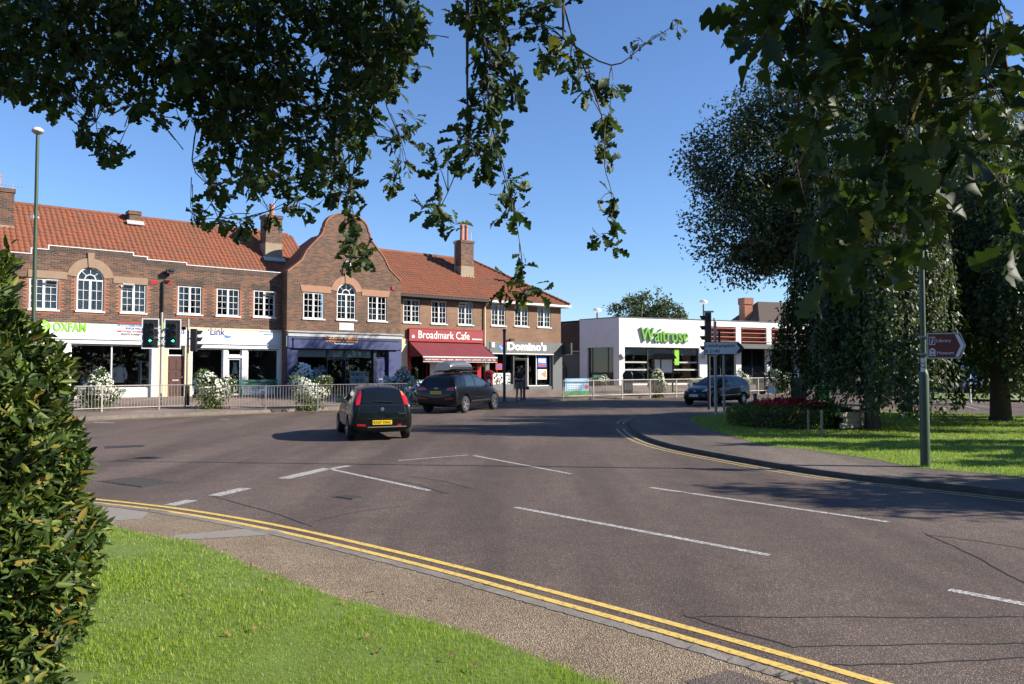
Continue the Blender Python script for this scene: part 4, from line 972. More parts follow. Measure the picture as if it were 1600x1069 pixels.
# ---------- the white supermarket
wt = empty('supermarket', (WO[0], WO[1], WZ), WA, 'white flat-roofed supermarket with large green lettering and terracotta louvres', 'building')
def wx_(px, py=540): return plane_hit(px, py, WO, WA)[0]
def wz_(px, py): return plane_hit(px, py, WO, WA)[1]-WZ
XW = wx_(1345); HT = wz_(968, 495.8); zg = wz_(1030, 543)
e_ = Vector((-1.07, 4.27)); EL = e_.length; e_ /= EL
mb = MB(); pil = [(wx_(1094), wx_(1107)), (wx_(1150), wx_(1158)), (wx_(1198), wx_(1205.5)), (wx_(1240), wx_(1248)), (wx_(1285), wx_(1293))]
cells(mb, 0, wx_(1107), -.8, HT, [(wx_(976), wx_(1093), .12, zg)], 0, .3)
XP = wx_(1107)
mb.box(XP, XW, 0, .4, wz_(1160, 511.5), HT-.01)
for a, c_ in pil[1:]: mb.box(a, c_, -.002, .4, -.8, wz_(1160, 511.5)-.001)
mb.box(wx_(1330), XW, -.002, .4, -.8, wz_(1160, 511.5)-.001)
# left flank, splayed
lw0, lw1 = .62, 3.5
def fl_(u, z, off=0.): return (e_.x*u-e_.y*off, e_.y*u+e_.x*off, z)
for u0, u1, z0, z1 in ((0, lw0, -.8, HT), (lw0, lw1, zg, HT), (lw1, EL, -.8, HT)): mb.quad(fl_(u1, z0), fl_(u0, z0), fl_(u0, z1), fl_(u1, z1))
mb.quad(fl_(lw0, -.8, 0), fl_(lw0, -.8, -.3), fl_(lw0, zg, -.3), fl_(lw0, zg)); mb.quad(fl_(lw1, -.8, -.3), fl_(lw1, -.8), fl_(lw1, zg), fl_(lw1, zg, -.3)); mb.quad(fl_(lw0, zg), fl_(lw0, zg, -.3), fl_(lw1, zg, -.3), fl_(lw1, zg))
mb.add([(0, 0, HT-.02), (XW, 0, HT-.02), (XW, 18, HT-.02), (-4, 18, HT-.02), fl_(EL, HT-.02)], [(0, 1, 2, 3, 4)])
mb.quad((XW, .4, -.8), (XW, 18, -.8), (XW, 18, HT-.02), (XW, .4, HT-.02))
mb.build('wall', M['white_render'], wt)
q = MB(); q.box(-.02, XW, -.04, .35, HT, HT+.06); a0 = fl_(0, 0); a1 = fl_(EL, 0); q.add([fl_(0, HT, .04), fl_(EL, HT, .04), fl_(EL, HT, -.3), fl_(0, HT, -.3), fl_(0, HT+.059, .04), fl_(EL, HT+.059, .04), fl_(EL, HT+.059, -.3), fl_(0, HT+.059, -.3)], [(0, 3, 2, 1), (4, 5, 6, 7), (0, 1, 5, 4), (1, 2, 6, 5), (2, 3, 7, 6), (3, 0, 4, 7)]); q.build('parapet_cap', M['grey_paint'], wt)
text(wt, 'Waitrose', (wx_(1000)+wx_(1074))/2, wz_(1037, 523.5), -.1, M['txt_wgreen'], width=wx_(1074)-wx_(1000), height=wz_(1037, 512.5)-wz_(1037, 534.5), ext=.07, bold=.004)
q = MB(); gl_ = glazing(wt, wx_(976), wx_(1093), .12, zg, (wx_(1014), wx_(1053.5)), fm='grey_dark', y=.22, fw=.09)
q.box(wx_(977), wx_(1092), .28, .3, zg-.62, zg-.08); q.build('blind', M['blind'], wt)
q = MB()
for z in (1.15, 1.75):
    for a, c_ in ((977, 1013), (1055, 1091)): q.box(wx_(a), wx_(c_), .208, .214, z, z+.12)
q.build('window_manifestation', M['galv_light'], wt)
q = MB(); q.box(wx_(1056), wx_(1063), .18, .205, 1.6, 2.9); q.build('green_poster', M['txt_green'], wt)
q = MB(); q.box(wx_(1074), wx_(1086), .6, .8, .1, 3.0); q.build('wooden_panel', M['oak_wood'], wt)
room(wt, .2, wx_(1106), -.1, 4.2, 6, y=.35)
q = MB(); g2 = [fl_(lw0, -.5, -.2), fl_(lw1, -.5, -.2), fl_(lw1, zg, -.2), fl_(lw0, zg, -.2)]; q.quad(g2[1], g2[0], g2[3], g2[2]); fw_ = MB()
for u in (lw0, lw0+.7, lw1-.45, lw1-.08): fw_.tube([fl_(u+.04, -.5, -.2), fl_(u+.04, zg, -.2)], .05, 4)
fr_ = fw_.build('side_window', M['grey_dark'], wt); q.build('pane', M['glass'], fr_)
q = MB(); q.quad(fl_(lw1, -.1, -2), fl_(lw0, -.1, -2), fl_(lw0, zg, -2), fl_(lw1, zg, -2)); q.build('interior', M['interior_wall'], wt)
for px in (971.7, 1097.6): q = MB(); q.lathe([(0, .12), (.18, .08), (.24, 0), (.24, -.04), (0, -.05)], 14); q.build('wall_light', M['galv_light'], wt, (wx_(px), -.05, wz_(px, 557)), (R(90), 0, 0), smooth=50)
bays = [(1107, 1150), (1158, 1198), (1205.5, 1240), (1248, 1285), (1293, 1330)]
zc0, zc1, zl1 = wz_(1170, 545.5), wz_(1170, 538.5), wz_(1170, 511.8)
for a, c_ in bays:
    xa, xb = wx_(a), wx_(c_); q = MB(); q.box(xa, xb, .3, .34, zc1, zl1); q.build('louvre_back', M['dark_wood'], wt)
    for k in range(4): z = zc1+(zl1-zc1)*(k+.45)/4; q = MB(); q.obox(((xa+xb)/2, .1, z), (xb-xa-.01, .32, .05), Matrix.Rotation(R(-32), 3, 'X')); q.build('louvre', M['terracotta_louvre'], wt)
    glazing(wt, xa+.002, xb-.002, -.2, zc0, ((xa+xb)/2,), fm='grey_dark', y=.3)
q = MB(); q.box(XP+.3, XW, -1.2, -.004, zc0, zc1); q.build('canopy', M['grey_paint'], wt)
room(wt, XP, XW-.3, -.15, zc0, 4, y=.45)
# brick wing between takeaway and supermarket, with arched green entrance
q = MB(); p0 = WO[0]+(WD.x*fl_(EL, 0)[0]-WD.y*fl_(EL, 0)[1]), WO[1]+(WD.y*fl_(EL, 0)[0]+WD.x*fl_(EL, 0)[1])
p1 = (1.0, 68.3); bw = Vector(p0)-Vector(p1); wa = math.atan2(bw.y, bw.x); Lw = bw.length
wing = empty('brick_wing', (p1[0], p1[1], WZ), wa, 'dark brick wing with arched green entrance between takeaway and supermarket', 'building')
HB = 5.15
cells(q, 0, Lw, 3.0, HB, [], 0, .2); q.quad((0, 0, HB), (Lw, 0, HB), (Lw, 6, HB), (0, 6, HB)); q.quad((0, 6, -.8), (0, 0, -.8), (0, 0, HB), (0, 6, HB)); q.build('wall', M['brick_dark'], wing)
q = MB(); q.box(0, Lw, -.03, .0, 2.75, 3.0); q.build('lintel', M['black_paint'], wing)
q = MB(); q.box(0, Lw, .3, .35, -.8, 2.75); q.build('grey_screen', M['grey_paint'], wing)
q = MB(); cx = Lw-2.6; q.prism([(cx-1.2, -.3), (cx+1.2, -.3)]+arc(cx, 1.0, 1.2), .2, .29); q.build('arched_entrance', M['grey_dark'], wing)
q = MB(); ringprism(q, cx, 1.0, .0, 1.15, .17, .199, R(20), R(160), 14); q.build('green_fanlight', M['poster_green'], wing)
# house behind
hp = at(1215, 500, 82); hs3 = empty('house', (hp.x, hp.y, .6), .35, 'house with brown tiled roof and red chimney rising behind the supermarket', 'house')
q = MB(); q.box(-2, 12, 0, 8, 0, 5.4); q.build('wall', M['brick_dark'], hs3)
q = MB(); q.add([(-2.6, -.6, 5.4), (12.6, -.6, 5.4), (12.6, 8.6, 5.4), (-2.6, 8.6, 5.4), (.6, 4, 9.), (9.4, 4, 9.)], [(0, 1, 5, 4), (1, 2, 5), (2, 3, 4, 5), (3, 0, 4), (0, 3, 2, 1)]); q.build('roof', M['roof_dark'], hs3)
q = MB(); q.box(-1.6, -.6, 3.3, 4.3, 5.4, 8.6); q.box(-1.68, -.52, 3.22, 4.38, 8.6, 9.3); q.build('chimney', M['brick_red'], hs3)
for x in (0, 3, 6, 9): q = MB(); q.box(x, x+1.2, -.03, 0.001, 3.0, 4.3); q.build('window', M['car_glass'], hs3)
# ================================================================== street furniture
def on_pav(px, py, off=.0):
    """foot of a thing standing on the far pavement, seen at (px, py)"""
    p = G(px, py, .14)
    for _ in range(6): z = pav_z(p.x, p.y); d = ray(px, py); t = (z-CAM_H)/d.z; p = CAMP+d*t
    return Vector((p.x, p.y, pav_z(p.x, p.y)+off))
def face_cam(p): return math.atan2(p[1], p[0])-math.pi/2          # turn so local -y looks at the camera
def seg_panel(a, b_, zf, group, label, n=17, h=1.02):
    a, b_ = Vector(a), Vector(b_); d = b_-a; L = d.length; ang = math.atan2(d.y, d.x); za, zb = zf(*a)+.01, zf(*b_)+.01
    r_ = empty('guard_rail', (a.x, a.y, za), ang, label, 'railing', group); sl = (zb-za)/L
    def lp(x, z): return (x, 0, z+sl*x)
    q = MB(); q.box(-.03, .03, -.03, .03, -.2, h+.02); q.build('post', M['galv'], r_)
    for z in (h-.02, .12):
        q = MB(); q.tube([lp(.03, z), lp(L-.03, z)], .022, 6); q.build('rail', M['galv'], r_)
    me = None
    for i in range(n):
        x = L*(i+1)/(n+1)
        if me is None: q = MB(); q.tube([(0, 0, .12), (0, 0, h-.03)], .0085, 5); o = q.build('bar', M['galv'], r_); me = o.data
        else: o = link('bar', me, None, r_)
        o.location = (x, 0, sl*x)
    return r_
def run(pts, step, *a):
    L = [0]; P = [Vector(p) for p in pts]
    for i in range(1, len(P)): L.append(L[-1]+(P[i]-P[i-1]).length)
    def pos(s):
        for i in range(1, len(P)):
            if s <= L[i]+1e-6: return P[i-1].lerp(P[i], (s-L[i-1])/(L[i]-L[i-1]))
        return P[-1]
    n = max(1, round(L[-1]/step))
    for i in range(n): seg_panel(pos(L[-1]*i/n), pos(L[-1]*(i+1)/n), pav_z, *a)
p0, p1 = on_pav(60, 650), on_pav(655, 635.5)
shop_run = [(p0.x, p0.y), (on_pav(300, 641).x, on_pav(300, 641).y), (p1.x, p1.y)]
run(shop_run, 2.05, 'guard rails along the shop pavement', 'grey metal guard rail panel along the kerb before the brick shops')
m_run = [on_pav(880, 622), on_pav(1000, 619.5), on_pav(1110, 616.5), on_pav(1235, 611)]
run([(p.x, p.y) for p in m_run], 2.05, 'guard rails before the supermarket', 'grey metal guard rail panel along the kerb before the white supermarket')
# lamp columns
def lamp_post(p, h, label, twin=False, stub=1.3, r0=.085, r1=.055, rz=0.):
    o = empty('lamp_post', p, rz, label, 'lamp post')
    q = MB(); q.lathe([(r0, -.2), (r0, stub), (r0*.9, stub+.05), (r1*1.02, stub+.12)], 12); q.build('base_section', M['green_pole'], o, smooth=40)
    q = MB(); q.tube([(0, 0, stub+.1), (0, 0, h)], [r1, r1*.75], 12); q.build('column', M['green_pole'], o, smooth=40)
    for sx in ((-1, 1) if twin else (0,)):
        if twin: q = MB(); q.tube([(0, 0, h-.05), (sx*.3, 0, h+.12), (sx*.75, 0, h+.15)], .03, 6); q.build('arm', M['green_pole'], o)
        c_ = (sx*.95, 0, h+.12) if twin else (0, 0, h)
        q = MB(); q.lathe([(.05, -.02), (.13, .0), (.20, .07), (.195, .10)], 14, c_); hd = q.build('lamp_bowl', M['galv'], o, smooth=50)
        q = MB(); q.lathe([(.20, .101), (.18, .16), (.11, .215), (.0, .23)], 14, c_); q.build('lamp_dome', M['sign_white'], hd, smooth=50)
    return o
pL = at(51, 560, 28.5); zL = pav_z(pL.x, pL.y)
lp1 = lamp_post((pL.x, pL.y, zL), at(51, 209, 28.5).z-zL, 'green lamp post with white domed lamp before the charity shop', r0=.12, r1=.075)
q = MB(); q.box(-.16, -.03, -.08, .08, 7.2, 7.32); q.box(.02, .1, -.03, .03, 7.22, 7.28); q.build('camera_bracket', M['sign_white'], lp1)
pRt = G(1446, 727, .12); zR = gz(pRt.x, pRt.y)+.12
lp2 = lamp_post((pRt.x, pRt.y, zR), 9.4, 'green twin-headed lamp post on the island path carrying a brown sign', True, stub=1.72, r0=.088, r1=.052, rz=R(35))
def arrow_sign(parent, name, w_, h_, mat, rim, y, x0, z0):
    P = [(x0, z0), (x0+w_*.86, z0), (x0+w_, z0+h_/2), (x0+w_*.86, z0+h_), (x0, z0+h_)]
    q = MB(); q.prism(P, y, y+.03); o = q.build(name, M[rim], parent)
    c_ = .022; P2 = [(x0+c_, z0+c_), (x0+w_*.86-c_*.4, z0+c_), (x0+w_-c_*1.5, z0+h_/2), (x0+w_*.86-c_*.4, z0+h_-c_), (x0+c_, z0+h_-c_)]
    q = MB(); q.prism(P2, y-.004, y-.0005); q.build('sign_face', M[mat], o); return o
bs_ = empty('direction_sign', (pRt.x, pRt.y, zR), face_cam(pRt)+R(4), 'brown arrow sign reading Library and Museum fixed to green lamp post', 'sign')
D_ = pRt.y; def_w = (1504-1451)/FPX*D_; zs_ = at(1475, 560.7, D_).z-zR; hh = (560.7-521)/FPX*D_
o = arrow_sign(bs_, 'sign_plate', def_w, hh, 'brown_sign', 'galv_light', -.085, .06, zs_)
q = MB(); xa = .06+def_w*.72; q.prism([(xa, zs_+.035), (xa+.06, zs_+.035), (xa+.15, zs_+hh/2), (xa+.06, zs_+hh-.035), (xa, zs_+hh-.035), (xa+.09, zs_+hh/2)], -.093, -.0896); q.build('chevron', M['sign_white'], o)
q = MB()
for z in (zs_+hh*.54,):
    q.box(.10, .20, -.0925, -.0896, z, z+.012); q.box(.10, .20, -.0925, -.0896, z+.14, z+.152); q.box(.10, .108, -.0925, -.0896, z, z+.152); q.box(.192, .20, -.0925, -.0896, z, z+.152)
q.build('info_symbol_frame', M['sign_white'], o); text(o, 'i', .15, zs_+hh*.54+.076, -.0905, M['sign_white'], height=.11, ext=.002, shear=.2, bold=.02)
z = zs_+.05; q = MB(); q.box(.09, .21, -.0925, -.0896, z, z+.015); q.box(.1, .115, -.0925, -.0896, z+.016, z+.11); q.box(.185, .2, -.0925, -.0896, z+.016, z+.11); q.prism([(.09, z+.111), (.21, z+.111), (.15, z+.155)], -.0925, -.0896); q.build('museum_symbol', M['sign_white'], o)
text(o, 'M', .15, z+.06, -.0905, M['sign_white'], height=.07, ext=.002, bold=.02)
text(o, 'Library', .345, zs_+hh*.54+.07, -.0905, M['sign_white'], width=.24, ext=.002); text(o, 'Museum', .365, z+.06, -.0905, M['sign_white'], width=.28, ext=.002)
q = MB()
for z in (zs_+.08, zs_+hh-.08): q.box(-.09, .1, -.05, .09, z, z+.03)
q.build('clamp', M['galv'], bs_)
q = MB(); zz = at(1446, 581, D_).z-zR; q.box(-.05, .02, -.075, -.06, zz, zz+.26); npl = q.build('number_plate', M['sign_white'], lp2); npl.rotation_euler = (0, 0, face_cam(pRt)-R(35))
t_ = text(lp2, '27', 0, 0, 0, M['txt_black'], height=.1, ext=.002); t_.rotation_euler = (0, R(90), face_cam(pRt)-R(35)); t_.location = Matrix.Rotation(face_cam(pRt)-R(35), 3, 'Z') @ Vector((-.015, -.078, zz+.13))

# traffic signals
def signal_head(root, x, z, y, rz, lit=None, board=True, n=3, arrow=None, pitch_=.30):
    h = n*pitch_+.08; f = empty('signal_head', (x, y, z), rz); bpy.data.objects.remove(f)
    Mz = Matrix.Translation((x, y, z)) @ Matrix.Rotation(rz, 4, 'Z')
    def put(q, nm, mat, par, **k): o = q.build(nm, mat, par, **k); o.matrix_local = Mz if par is root else Matrix.Identity(4); return o
    q = MB(); q.box(-.15, .15, -.1, .16, 0, h); hd = put(q, 'signal_head', M['black_paint'], root, bevel=.02)
    if board:
        q = MB(); q.box(-.32, .32, .0, .02, -.14, h+.14); put(q, 'backing_board', M['black_paint'], hd)
        q = MB(); e = .045
        q.box(-.34, .34, -.006, -.0005, -.16, -.16+e); q.box(-.34, .34, -.006, -.0005, h+.16-e, h+.16); q.box(-.34, -.34+e, -.006, -.0005, -.16+e, h+.16-e); q.box(.34-e, .34, -.006, -.0005, -.16+e, h+.16-e); put(q, 'board_border', M['sign_white'], hd)
    for i in range(n):
        cz_ = h-.04-pitch_*(i+.5); col = ['lens_dark', 'lens_amber_off', 'plastic_black', 'plastic_black'][i]
        q = MB(); ringprism(q, 0, cz_, 0, .105, -.115, -.1005, 0, 2*math.pi, 16); put(q, 'lens', M[col], hd)
        q = MB(); k = 14
        V = [((.115 if j else .12)*math.cos(R(-25)+R(230)*i2/k), -.1-(.24 if j else 0)*(.65+.35*math.sin(R(-25)+R(230)*i2/k)), cz_+(.115 if j else .12)*math.sin(R(-25)+R(230)*i2/k)) for i2 in range(k+1) for j in (0, 1)]
        V2 = [(a*1.06, b_, cz_+(c_-cz_)*1.06) for a, b_, c_ in V]; m_ = len(V)
        F = [(2*a, 2*a+1, 2*a+3, 2*a+2) for a in range(k)]+[(m_+2*a+2, m_+2*a+3, m_+2*a+1, m_+2*a) for a in range(k)]
        q.add(V+V2, F); put(q, 'visor', M['plastic_black'], hd, smooth=60)
    if arrow:
        cz_ = h-.04-pitch_*2.5; s_ = -1 if arrow == 'l' else 1; q = MB()
        q.tube([(-s_*.06, -.12, cz_), (s_*.06, -.12, cz_)], .014, 5); q.tube([(s_*.005, -.12, cz_+.05), (s_*.06, -.12, cz_), (s_*.005, -.12, cz_-.05)], .014, 5); put(q, 'green_arrow', M['lens_green'], hd)
    return hd
def signal_pole(p, h, label, mat='galv', rz=None, r=.055):
    o = empty('traffic_signal', p, face_cam(p) if rz is None else rz, label, 'traffic light')
    q = MB(); q.tube([(0, 0, -.2), (0, 0, h)], r, 10); q.build('pole', M[mat], o, smooth=40); return o
pt = on_pav(250.5, 641); Dp = pt.y
k_ = Dp/FPX
s1 = signal_pole(pt, (641-494)*k_, 'two-headed traffic light showing green arrows before the brown flat door')
zz = (641-545.5)*k_
signal_head(s1, -15.8*k_, zz, -.02, 0, arrow='l'); signal_head(s1, 16*k_, zz, -.02, 0, arrow='r')
q = MB(); q.box(-.42, .42, -.02, .02, zz+.3, zz+.36); q.box(-.42, .42, -.021, .021, zz+.7, zz+.75); q.build('bracket', M['galv'], s1)
q = MB(); q.box(.045, .10, -.03, .03, zz+.6, zz+1.0); q.build('green_tag', M['txt_green'], s1)
pt = on_pav(292, 640); s2 = signal_pole(pt, (640-503)*pt.y/FPX, 'single-headed traffic light seen from the side before the second shopfront')
signal_head(s2, .27, (640-554)*pt.y/FPX, 0, R(80), board=False); q = MB(); q.tube([(0, 0, -.1), (0, 0, .9)], .1, 10); q.build('base_sleeve', M['black_paint'], s2)
q = MB(); zb_ = (640-535)*pt.y/FPX; q.box(.0, .3, -.02, .02, zb_, zb_+.05); q.build('bracket', M['galv'], s2)
# signal and road sign at the tip of the island
pt = G(1108, 641, .0); pt.z = gz(pt.x, pt.y)+.1; kx = pt.y/FPX
s3 = signal_pole(pt, (641-492)*kx, 'four-lens traffic light seen from the side at the island tip', 'grey_dark', r=.07)
signal_head(s3, -.05, (641-558)*kx, 0, R(-78), board=False, n=4, pitch_=.46*(558-492)/66*kx*1240/33*.8 if False else (558-492)*kx/4-.02)
q = MB(); q.box(-.2, .24, -.03, .03, (641-492)*kx, (641-490)*kx+.02); q.build('cap', M['galv_light'], s3)
pt2 = G(1118.5, 647.5, .12); pt2.z = gz(pt2.x, pt2.y)+.12; kx = pt2.y/FPX
ds_ = empty('direction_sign', pt2, face_cam(pt2), 'white arrow sign reading Littlehampton B 2140 on two grey posts', 'sign')
q = MB(); q.tube([(0, 0, -.2), (0, 0, (647-502)*kx)], .06, 10); q.build('post', M['galv'], ds_, smooth=40)
x2 = (1131-1118.5)*kx; q = MB(); q.tube([(x2, -.02, -.25), (x2, -.02, (647-538)*kx)], .05, 10); q.build('post', M['galv'], ds_, smooth=40)
q = MB(); q.tube([((1117-1118.5)*kx, .15, 1.5), ((1117-1118.5)*kx, .15, (647-496)*kx)], .025, 6); q.box((1123-1118.5)*kx, (1126.5-1118.5)*kx, .05, .2, (647-537)*kx, (647-518)*kx); q.build('detector_box', M['black_paint'], ds_)
w_, h_ = (1162-1101.5)*kx, (554-534)*kx; x0 = (1101.5-1118.5)*kx; z0 = (647-554)*kx
o = arrow_sign(ds_, 'sign_plate', w_, h_, 'sign_white', 'txt_black', -.11, x0, z0)
xa = x0+w_*.80; q = MB(); q.prism([(xa, z0+.06), (xa+.12, z0+.06), (xa+.26, z0+h_/2), (xa+.12, z0+h_-.06), (xa, z0+h_-.06), (xa+.14, z0+h_/2)], -.119, -.1146); q.build('chevron', M['txt_black'], o)
text(o, 'Littlehampton', x0+.05+w_*.37, z0+h_*.66, -.1155, M['txt_black'], width=w_*.74, height=h_*.36, ext=.002, bold=.012)
text(o, 'B 2140', x0+.05+w_*.18, z0+h_*.27, -.1155, M['txt_black'], width=w_*.36, height=h_*.25, ext=.002, bold=.012)
# plain poles, bollards
def pole(name, p, h, r, mat, label, cat, top=None):
    o = empty(name, p, 0, label, cat); q = MB(); q.lathe([(r, -.15), (r, h*.97), (r*.8, h)], 10); q.build('shaft', M[mat], o, smooth=40)
    q = MB(); q.lathe([(r*1.25, h*.97), (r*1.25, h+.03), (r*.6, h+.06)] if top is None else top, 10); q.build('cap', M[mat], o, smooth=40); 
    q = MB(); q.lathe([(r*1.5, -.1), (r*1.5, .04), (r*1.1, .08)], 10); q.build('collar', M[mat], o); return o
p = on_pav(788, 627); pole('grey_post', p, (627-516)*p.y/FPX, .075, 'grey_dark', 'tall plain dark grey post on pavement before the takeaway', 'post')
p = on_pav(819, 624); pole('bollard', p, 1.0, .07, 'black_paint', 'short black bollard beside the man outside the takeaway', 'bollard')
p = G(1180, 641, .5); pole('bollard', (p.x, p.y, gz(p.x, p.y)+.4), .62, .06, 'grey_dark', 'short dark post standing in the clipped flower bed', 'bollard')
p = G(1412, 652, .13); pole('marker_post', (p.x, p.y, gz(p.x, p.y)+.12), 1.15, .035, 'sign_white', 'thin white marker post on the lawn beside weeping tree trunk', 'post')
p = G(1516, 627, .12); pole('marker_post', (p.x, p.y, gz(p.x, p.y)+.12), 1.35, .05, 'sign_white', 'white marker post on grass strip across the back road', 'post')
p = G(1263, 673, .13); pole('stake', (p.x, p.y, gz(p.x, p.y)+.12), .55, .03, 'render_cement', 'leaning short wooden stake under the weeping tree by the bed', 'stake')
p = G(1284, 679, .13); o = pole('stake', (p.x, p.y, gz(p.x, p.y)+.12), .62, .035, 'render_cement', 'pale wooden stake on lawn before the flower bed wall', 'stake')
# small sign behind the island, roof lamps
p = on_pav(1205, 613); p = G(1206, 633, .0); o = empty('small_sign', (p.x, p.y, gz(p.x, p.y)), face_cam(p), 'small blank pale sign on two posts across the road', 'sign')
q = MB(); q.box(-.22, .22, -.02, .0, .6, .95); q.build('sign_plate', M['sign_white'], o); q = MB(); q.box(-.2, -.15, 0, .04, -.1, .95); q.build('post', M['galv'], o); q = MB(); q.box(.15, .2, 0, .04, -.1, .95); q.build('post', M['galv'], o)
for px, py, lab in ((933, 487, 'white globe lamp on pole behind the brick wing roof'), (1099, 474, 'white globe lamp on pole behind the supermarket parapet')):
    p = at(px, py, 74); o = empty('car_park_lamp', (p.x, p.y, .6), 0, lab, 'lamp post'); q = MB(); q.tube([(0, 0, -.1), (0, 0, p.z-.6)], .07, 8); q.build('column', M['grey_dark'], o); q = MB(); q.lathe([(.1, -.05), (.38, .05), (.42, .18), (.3, .32), (.05, .38)], 12, (0, 0, p.z-.65)); q.build('globe', M['sign_white'], o, smooth=60)
# pillar box, bins, notice board, banner, bench
p = on_pav(764, 622); o = empty('pillar_box', p, face_cam(p), 'red pillar box on the pavement between cafe and takeaway', 'post box'); kx = p.y/FPX
q = MB(); q.lathe([(.26, -.1), (.26, .12), (.235, .14), (.235, 1.25)], 20); q.build('body', M['red_paint'], o, smooth=40); q = MB(); q.lathe([(.28, 1.25), (.30, 1.30), (.30, 1.36), (.2, 1.46), (.0, 1.50)], 20); q.build('cap', M['red_paint'], o, smooth=40); q = MB(); q.box(-.13, .13, -.245, -.2, 1.06, 1.11); q.build('slot', M['black_paint'], o); q = MB(); q.box(-.08, .08, -.245, -.2, .75, .95); q.build('notice_plate', M['sign_white'], o)
def bin_(px, py, label):
    p = on_pav(px, py); o = empty('litter_bin', p, face_cam(p), label, 'bin'); q = MB(); q.box(-.32, .32, -.3, .3, -.1, 1.0); q.build('body', M['black_paint'], o, bevel=.04); q = MB(); q.prism([(-.34, 1.001), (.34, 1.001), (.34, 1.12)]+arc(0, 1.12, .34, 0, math.pi, 8)[1:-1]+[(-.34, 1.12)], -.32, .32); q.build('hood', M['black_paint'], o, bevel=.02); q = MB(); q.box(-.2, .2, -.33, -.3005, .78, .95); q.build('opening', M['grey_dark'], o)
    q = MB(); q.box(-.22, .22, -.315, -.3005, .2, .65); q.build('door_panel', M['galv'], o)
bin_(981, 616, 'black litter bin with rounded hood behind the supermarket guard rail'); bin_(1189, 612.5, 'black litter bin near the cafe tables beyond the parked hatchback')
p = on_pav(1037, 615); o = empty('notice_board', p, face_cam(p)+R(4), 'dark wooden notice board with pitched roof and white map panels', 'notice board'); kx = p.y/FPX
zt_, zb_ = (615-562)*kx, (615-586)*kx; hw = 15.5*kx
q = MB(); q.box(-hw, hw, -.05, .08, zb_, zt_); q.build('case', M['dark_wood'], o); q = MB(); q.box(-hw+.08, -hw*.35, -.06, -.0505, zb_+.1, zt_-.06); q.build('map_panel', M['paper'], o); q = MB(); q.box(-hw*.2, hw-.1, -.06, -.0505, zb_+.1, zt_-.06); q.build('map_panel', M['paper'], o)
for sx in (-hw, hw-.12): q = MB(); q.box(sx, sx+.12, .081, .2, -.2, zt_); q.build('post', M['dark_wood'], o)
q = MB(); q.prism([(-hw-.2, zt_), (hw+.2, zt_), (hw, zt_+.32), (-hw, zt_+.32)], -.3, .35); q.build('roof', M['dark_wood'], o)
p = on_pav(901, 622); o = empty('banner', p+Vector((.0, -.06, 0)), math.atan2(m_run[1].y-m_run[0].y, m_run[1].x-m_run[0].x), 'pale blue event banner with green foot tied to the guard rail', 'banner'); kx = p.y/FPX*1.15
q = MB(); q.box(-20*kx, 20*kx, -.05, -.035, (622-618)*kx, (622-595.5)*kx); q.build('sheet', M['poster_sky'], o); q = MB(); q.box(-20*kx, 20*kx, -.056, -.0505, (622-618)*kx, (622-612.5)*kx); q.build('green_foot', M['poster_green'], o)
q = MB(); ringprism(q, 15*kx, 15*kx, 0, .13, -.056, -.0505, 0, 2*math.pi, 14); q.build('red_disc', M['poster_red'], o)
q = MB()
for i, w_ in enumerate((30, 33, 24, 18, 22)): q.box(-16*kx, (-16+w_)*kx*.8, -.0535, -.0505, (622-599-i*2.5)*kx, (622-598-i*2.5)*kx)
q.build('small_print', M['txt_white'], o)
def bench(p, rz, label, w_=1.7, mat='bench_green'):
    o = empty('bench', p, rz, label, 'bench')
    for i in range(3): q = MB(); q.box(-w_/2, w_/2, -.22+i*.15, -.10+i*.15, .42, .46); q.build('seat_slat', M[mat], o)
    for i in range(2): q = MB(); q.box(-w_/2, w_/2, .27, .30, .56+i*.18, .69+i*.18); q.build('back_slat', M[mat], o)
    for x in (-w_/2+.15, w_/2-.15): q = MB(); q.box(x-.03, x+.03, -.2, .26, -.1, .42); q.box(x-.03, x+.03, .20, .27, .42, .86); q.build('leg', M[mat], o)
p = on_pav(405, 630); bench(p, FA, 'dark green slatted bench behind the guard rail before the second shopfront', 2.2)
# A-boards
p = on_pav(655, 608); o = empty('chalk_board', p, FA+R(10), 'black chalk A-board with wooden edges outside the cafe', 'board')
q = MB(); q.obox((0, 0, .5), (.55, .03, 1.0), Matrix.Rotation(R(-10), 3, 'X')); q.build('panel', M['black_paint'], o); q = MB(); q.obox((0, .2, .5), (.6, .03, 1.05), Matrix.Rotation(R(10), 3, 'X')); q.build('back_leg', M['oak_wood'], o)
# hanging and potted plants at the cafe come with the planting

# ---------- things seen through the shop windows
def inside(px, py, depth, p=0.): s, z = plane_hit(px, py, FO, FA, p-depth); q = FP(s, p-depth); return q[0], q[1], z
def shelf_unit(px0, px1, depth, label, mat='sign_white', h=1.5):
    a = inside(px0, 600, depth); b_ = inside(px1, 600, depth); w_ = math.hypot(b_[0]-a[0], b_[1]-a[1]); o = empty('shelf_unit', (a[0], a[1], FZ-.1), FA, label, 'shelf')
    for x in (0, w_-.05): q = MB(); q.box(x, x+.05, 0, .4, 0, h); q.build('upright', M[mat], o)
    for z in (.5, .95, h-.05): q = MB(); q.box(.05, w_-.05, 0, .4, z, z+.04); q.build('shelf', M[mat], o)
    return o
a = inside(147, 590, 1.0); o = empty('display_table', (a[0], a[1], FZ-.1), FA, 'pale display table inside the charity shop window', 'table')
q = MB(); q.box(-.5, .5, 0, .5, 1.0, 1.05); q.build('top', M['galv_light'], o)
for x in (-.48, .43):
    for y in (.02, .44): q = MB(); q.box(x, x+.05, y, y+.05, 0, 1.0); q.build('leg', M['galv_light'], o)
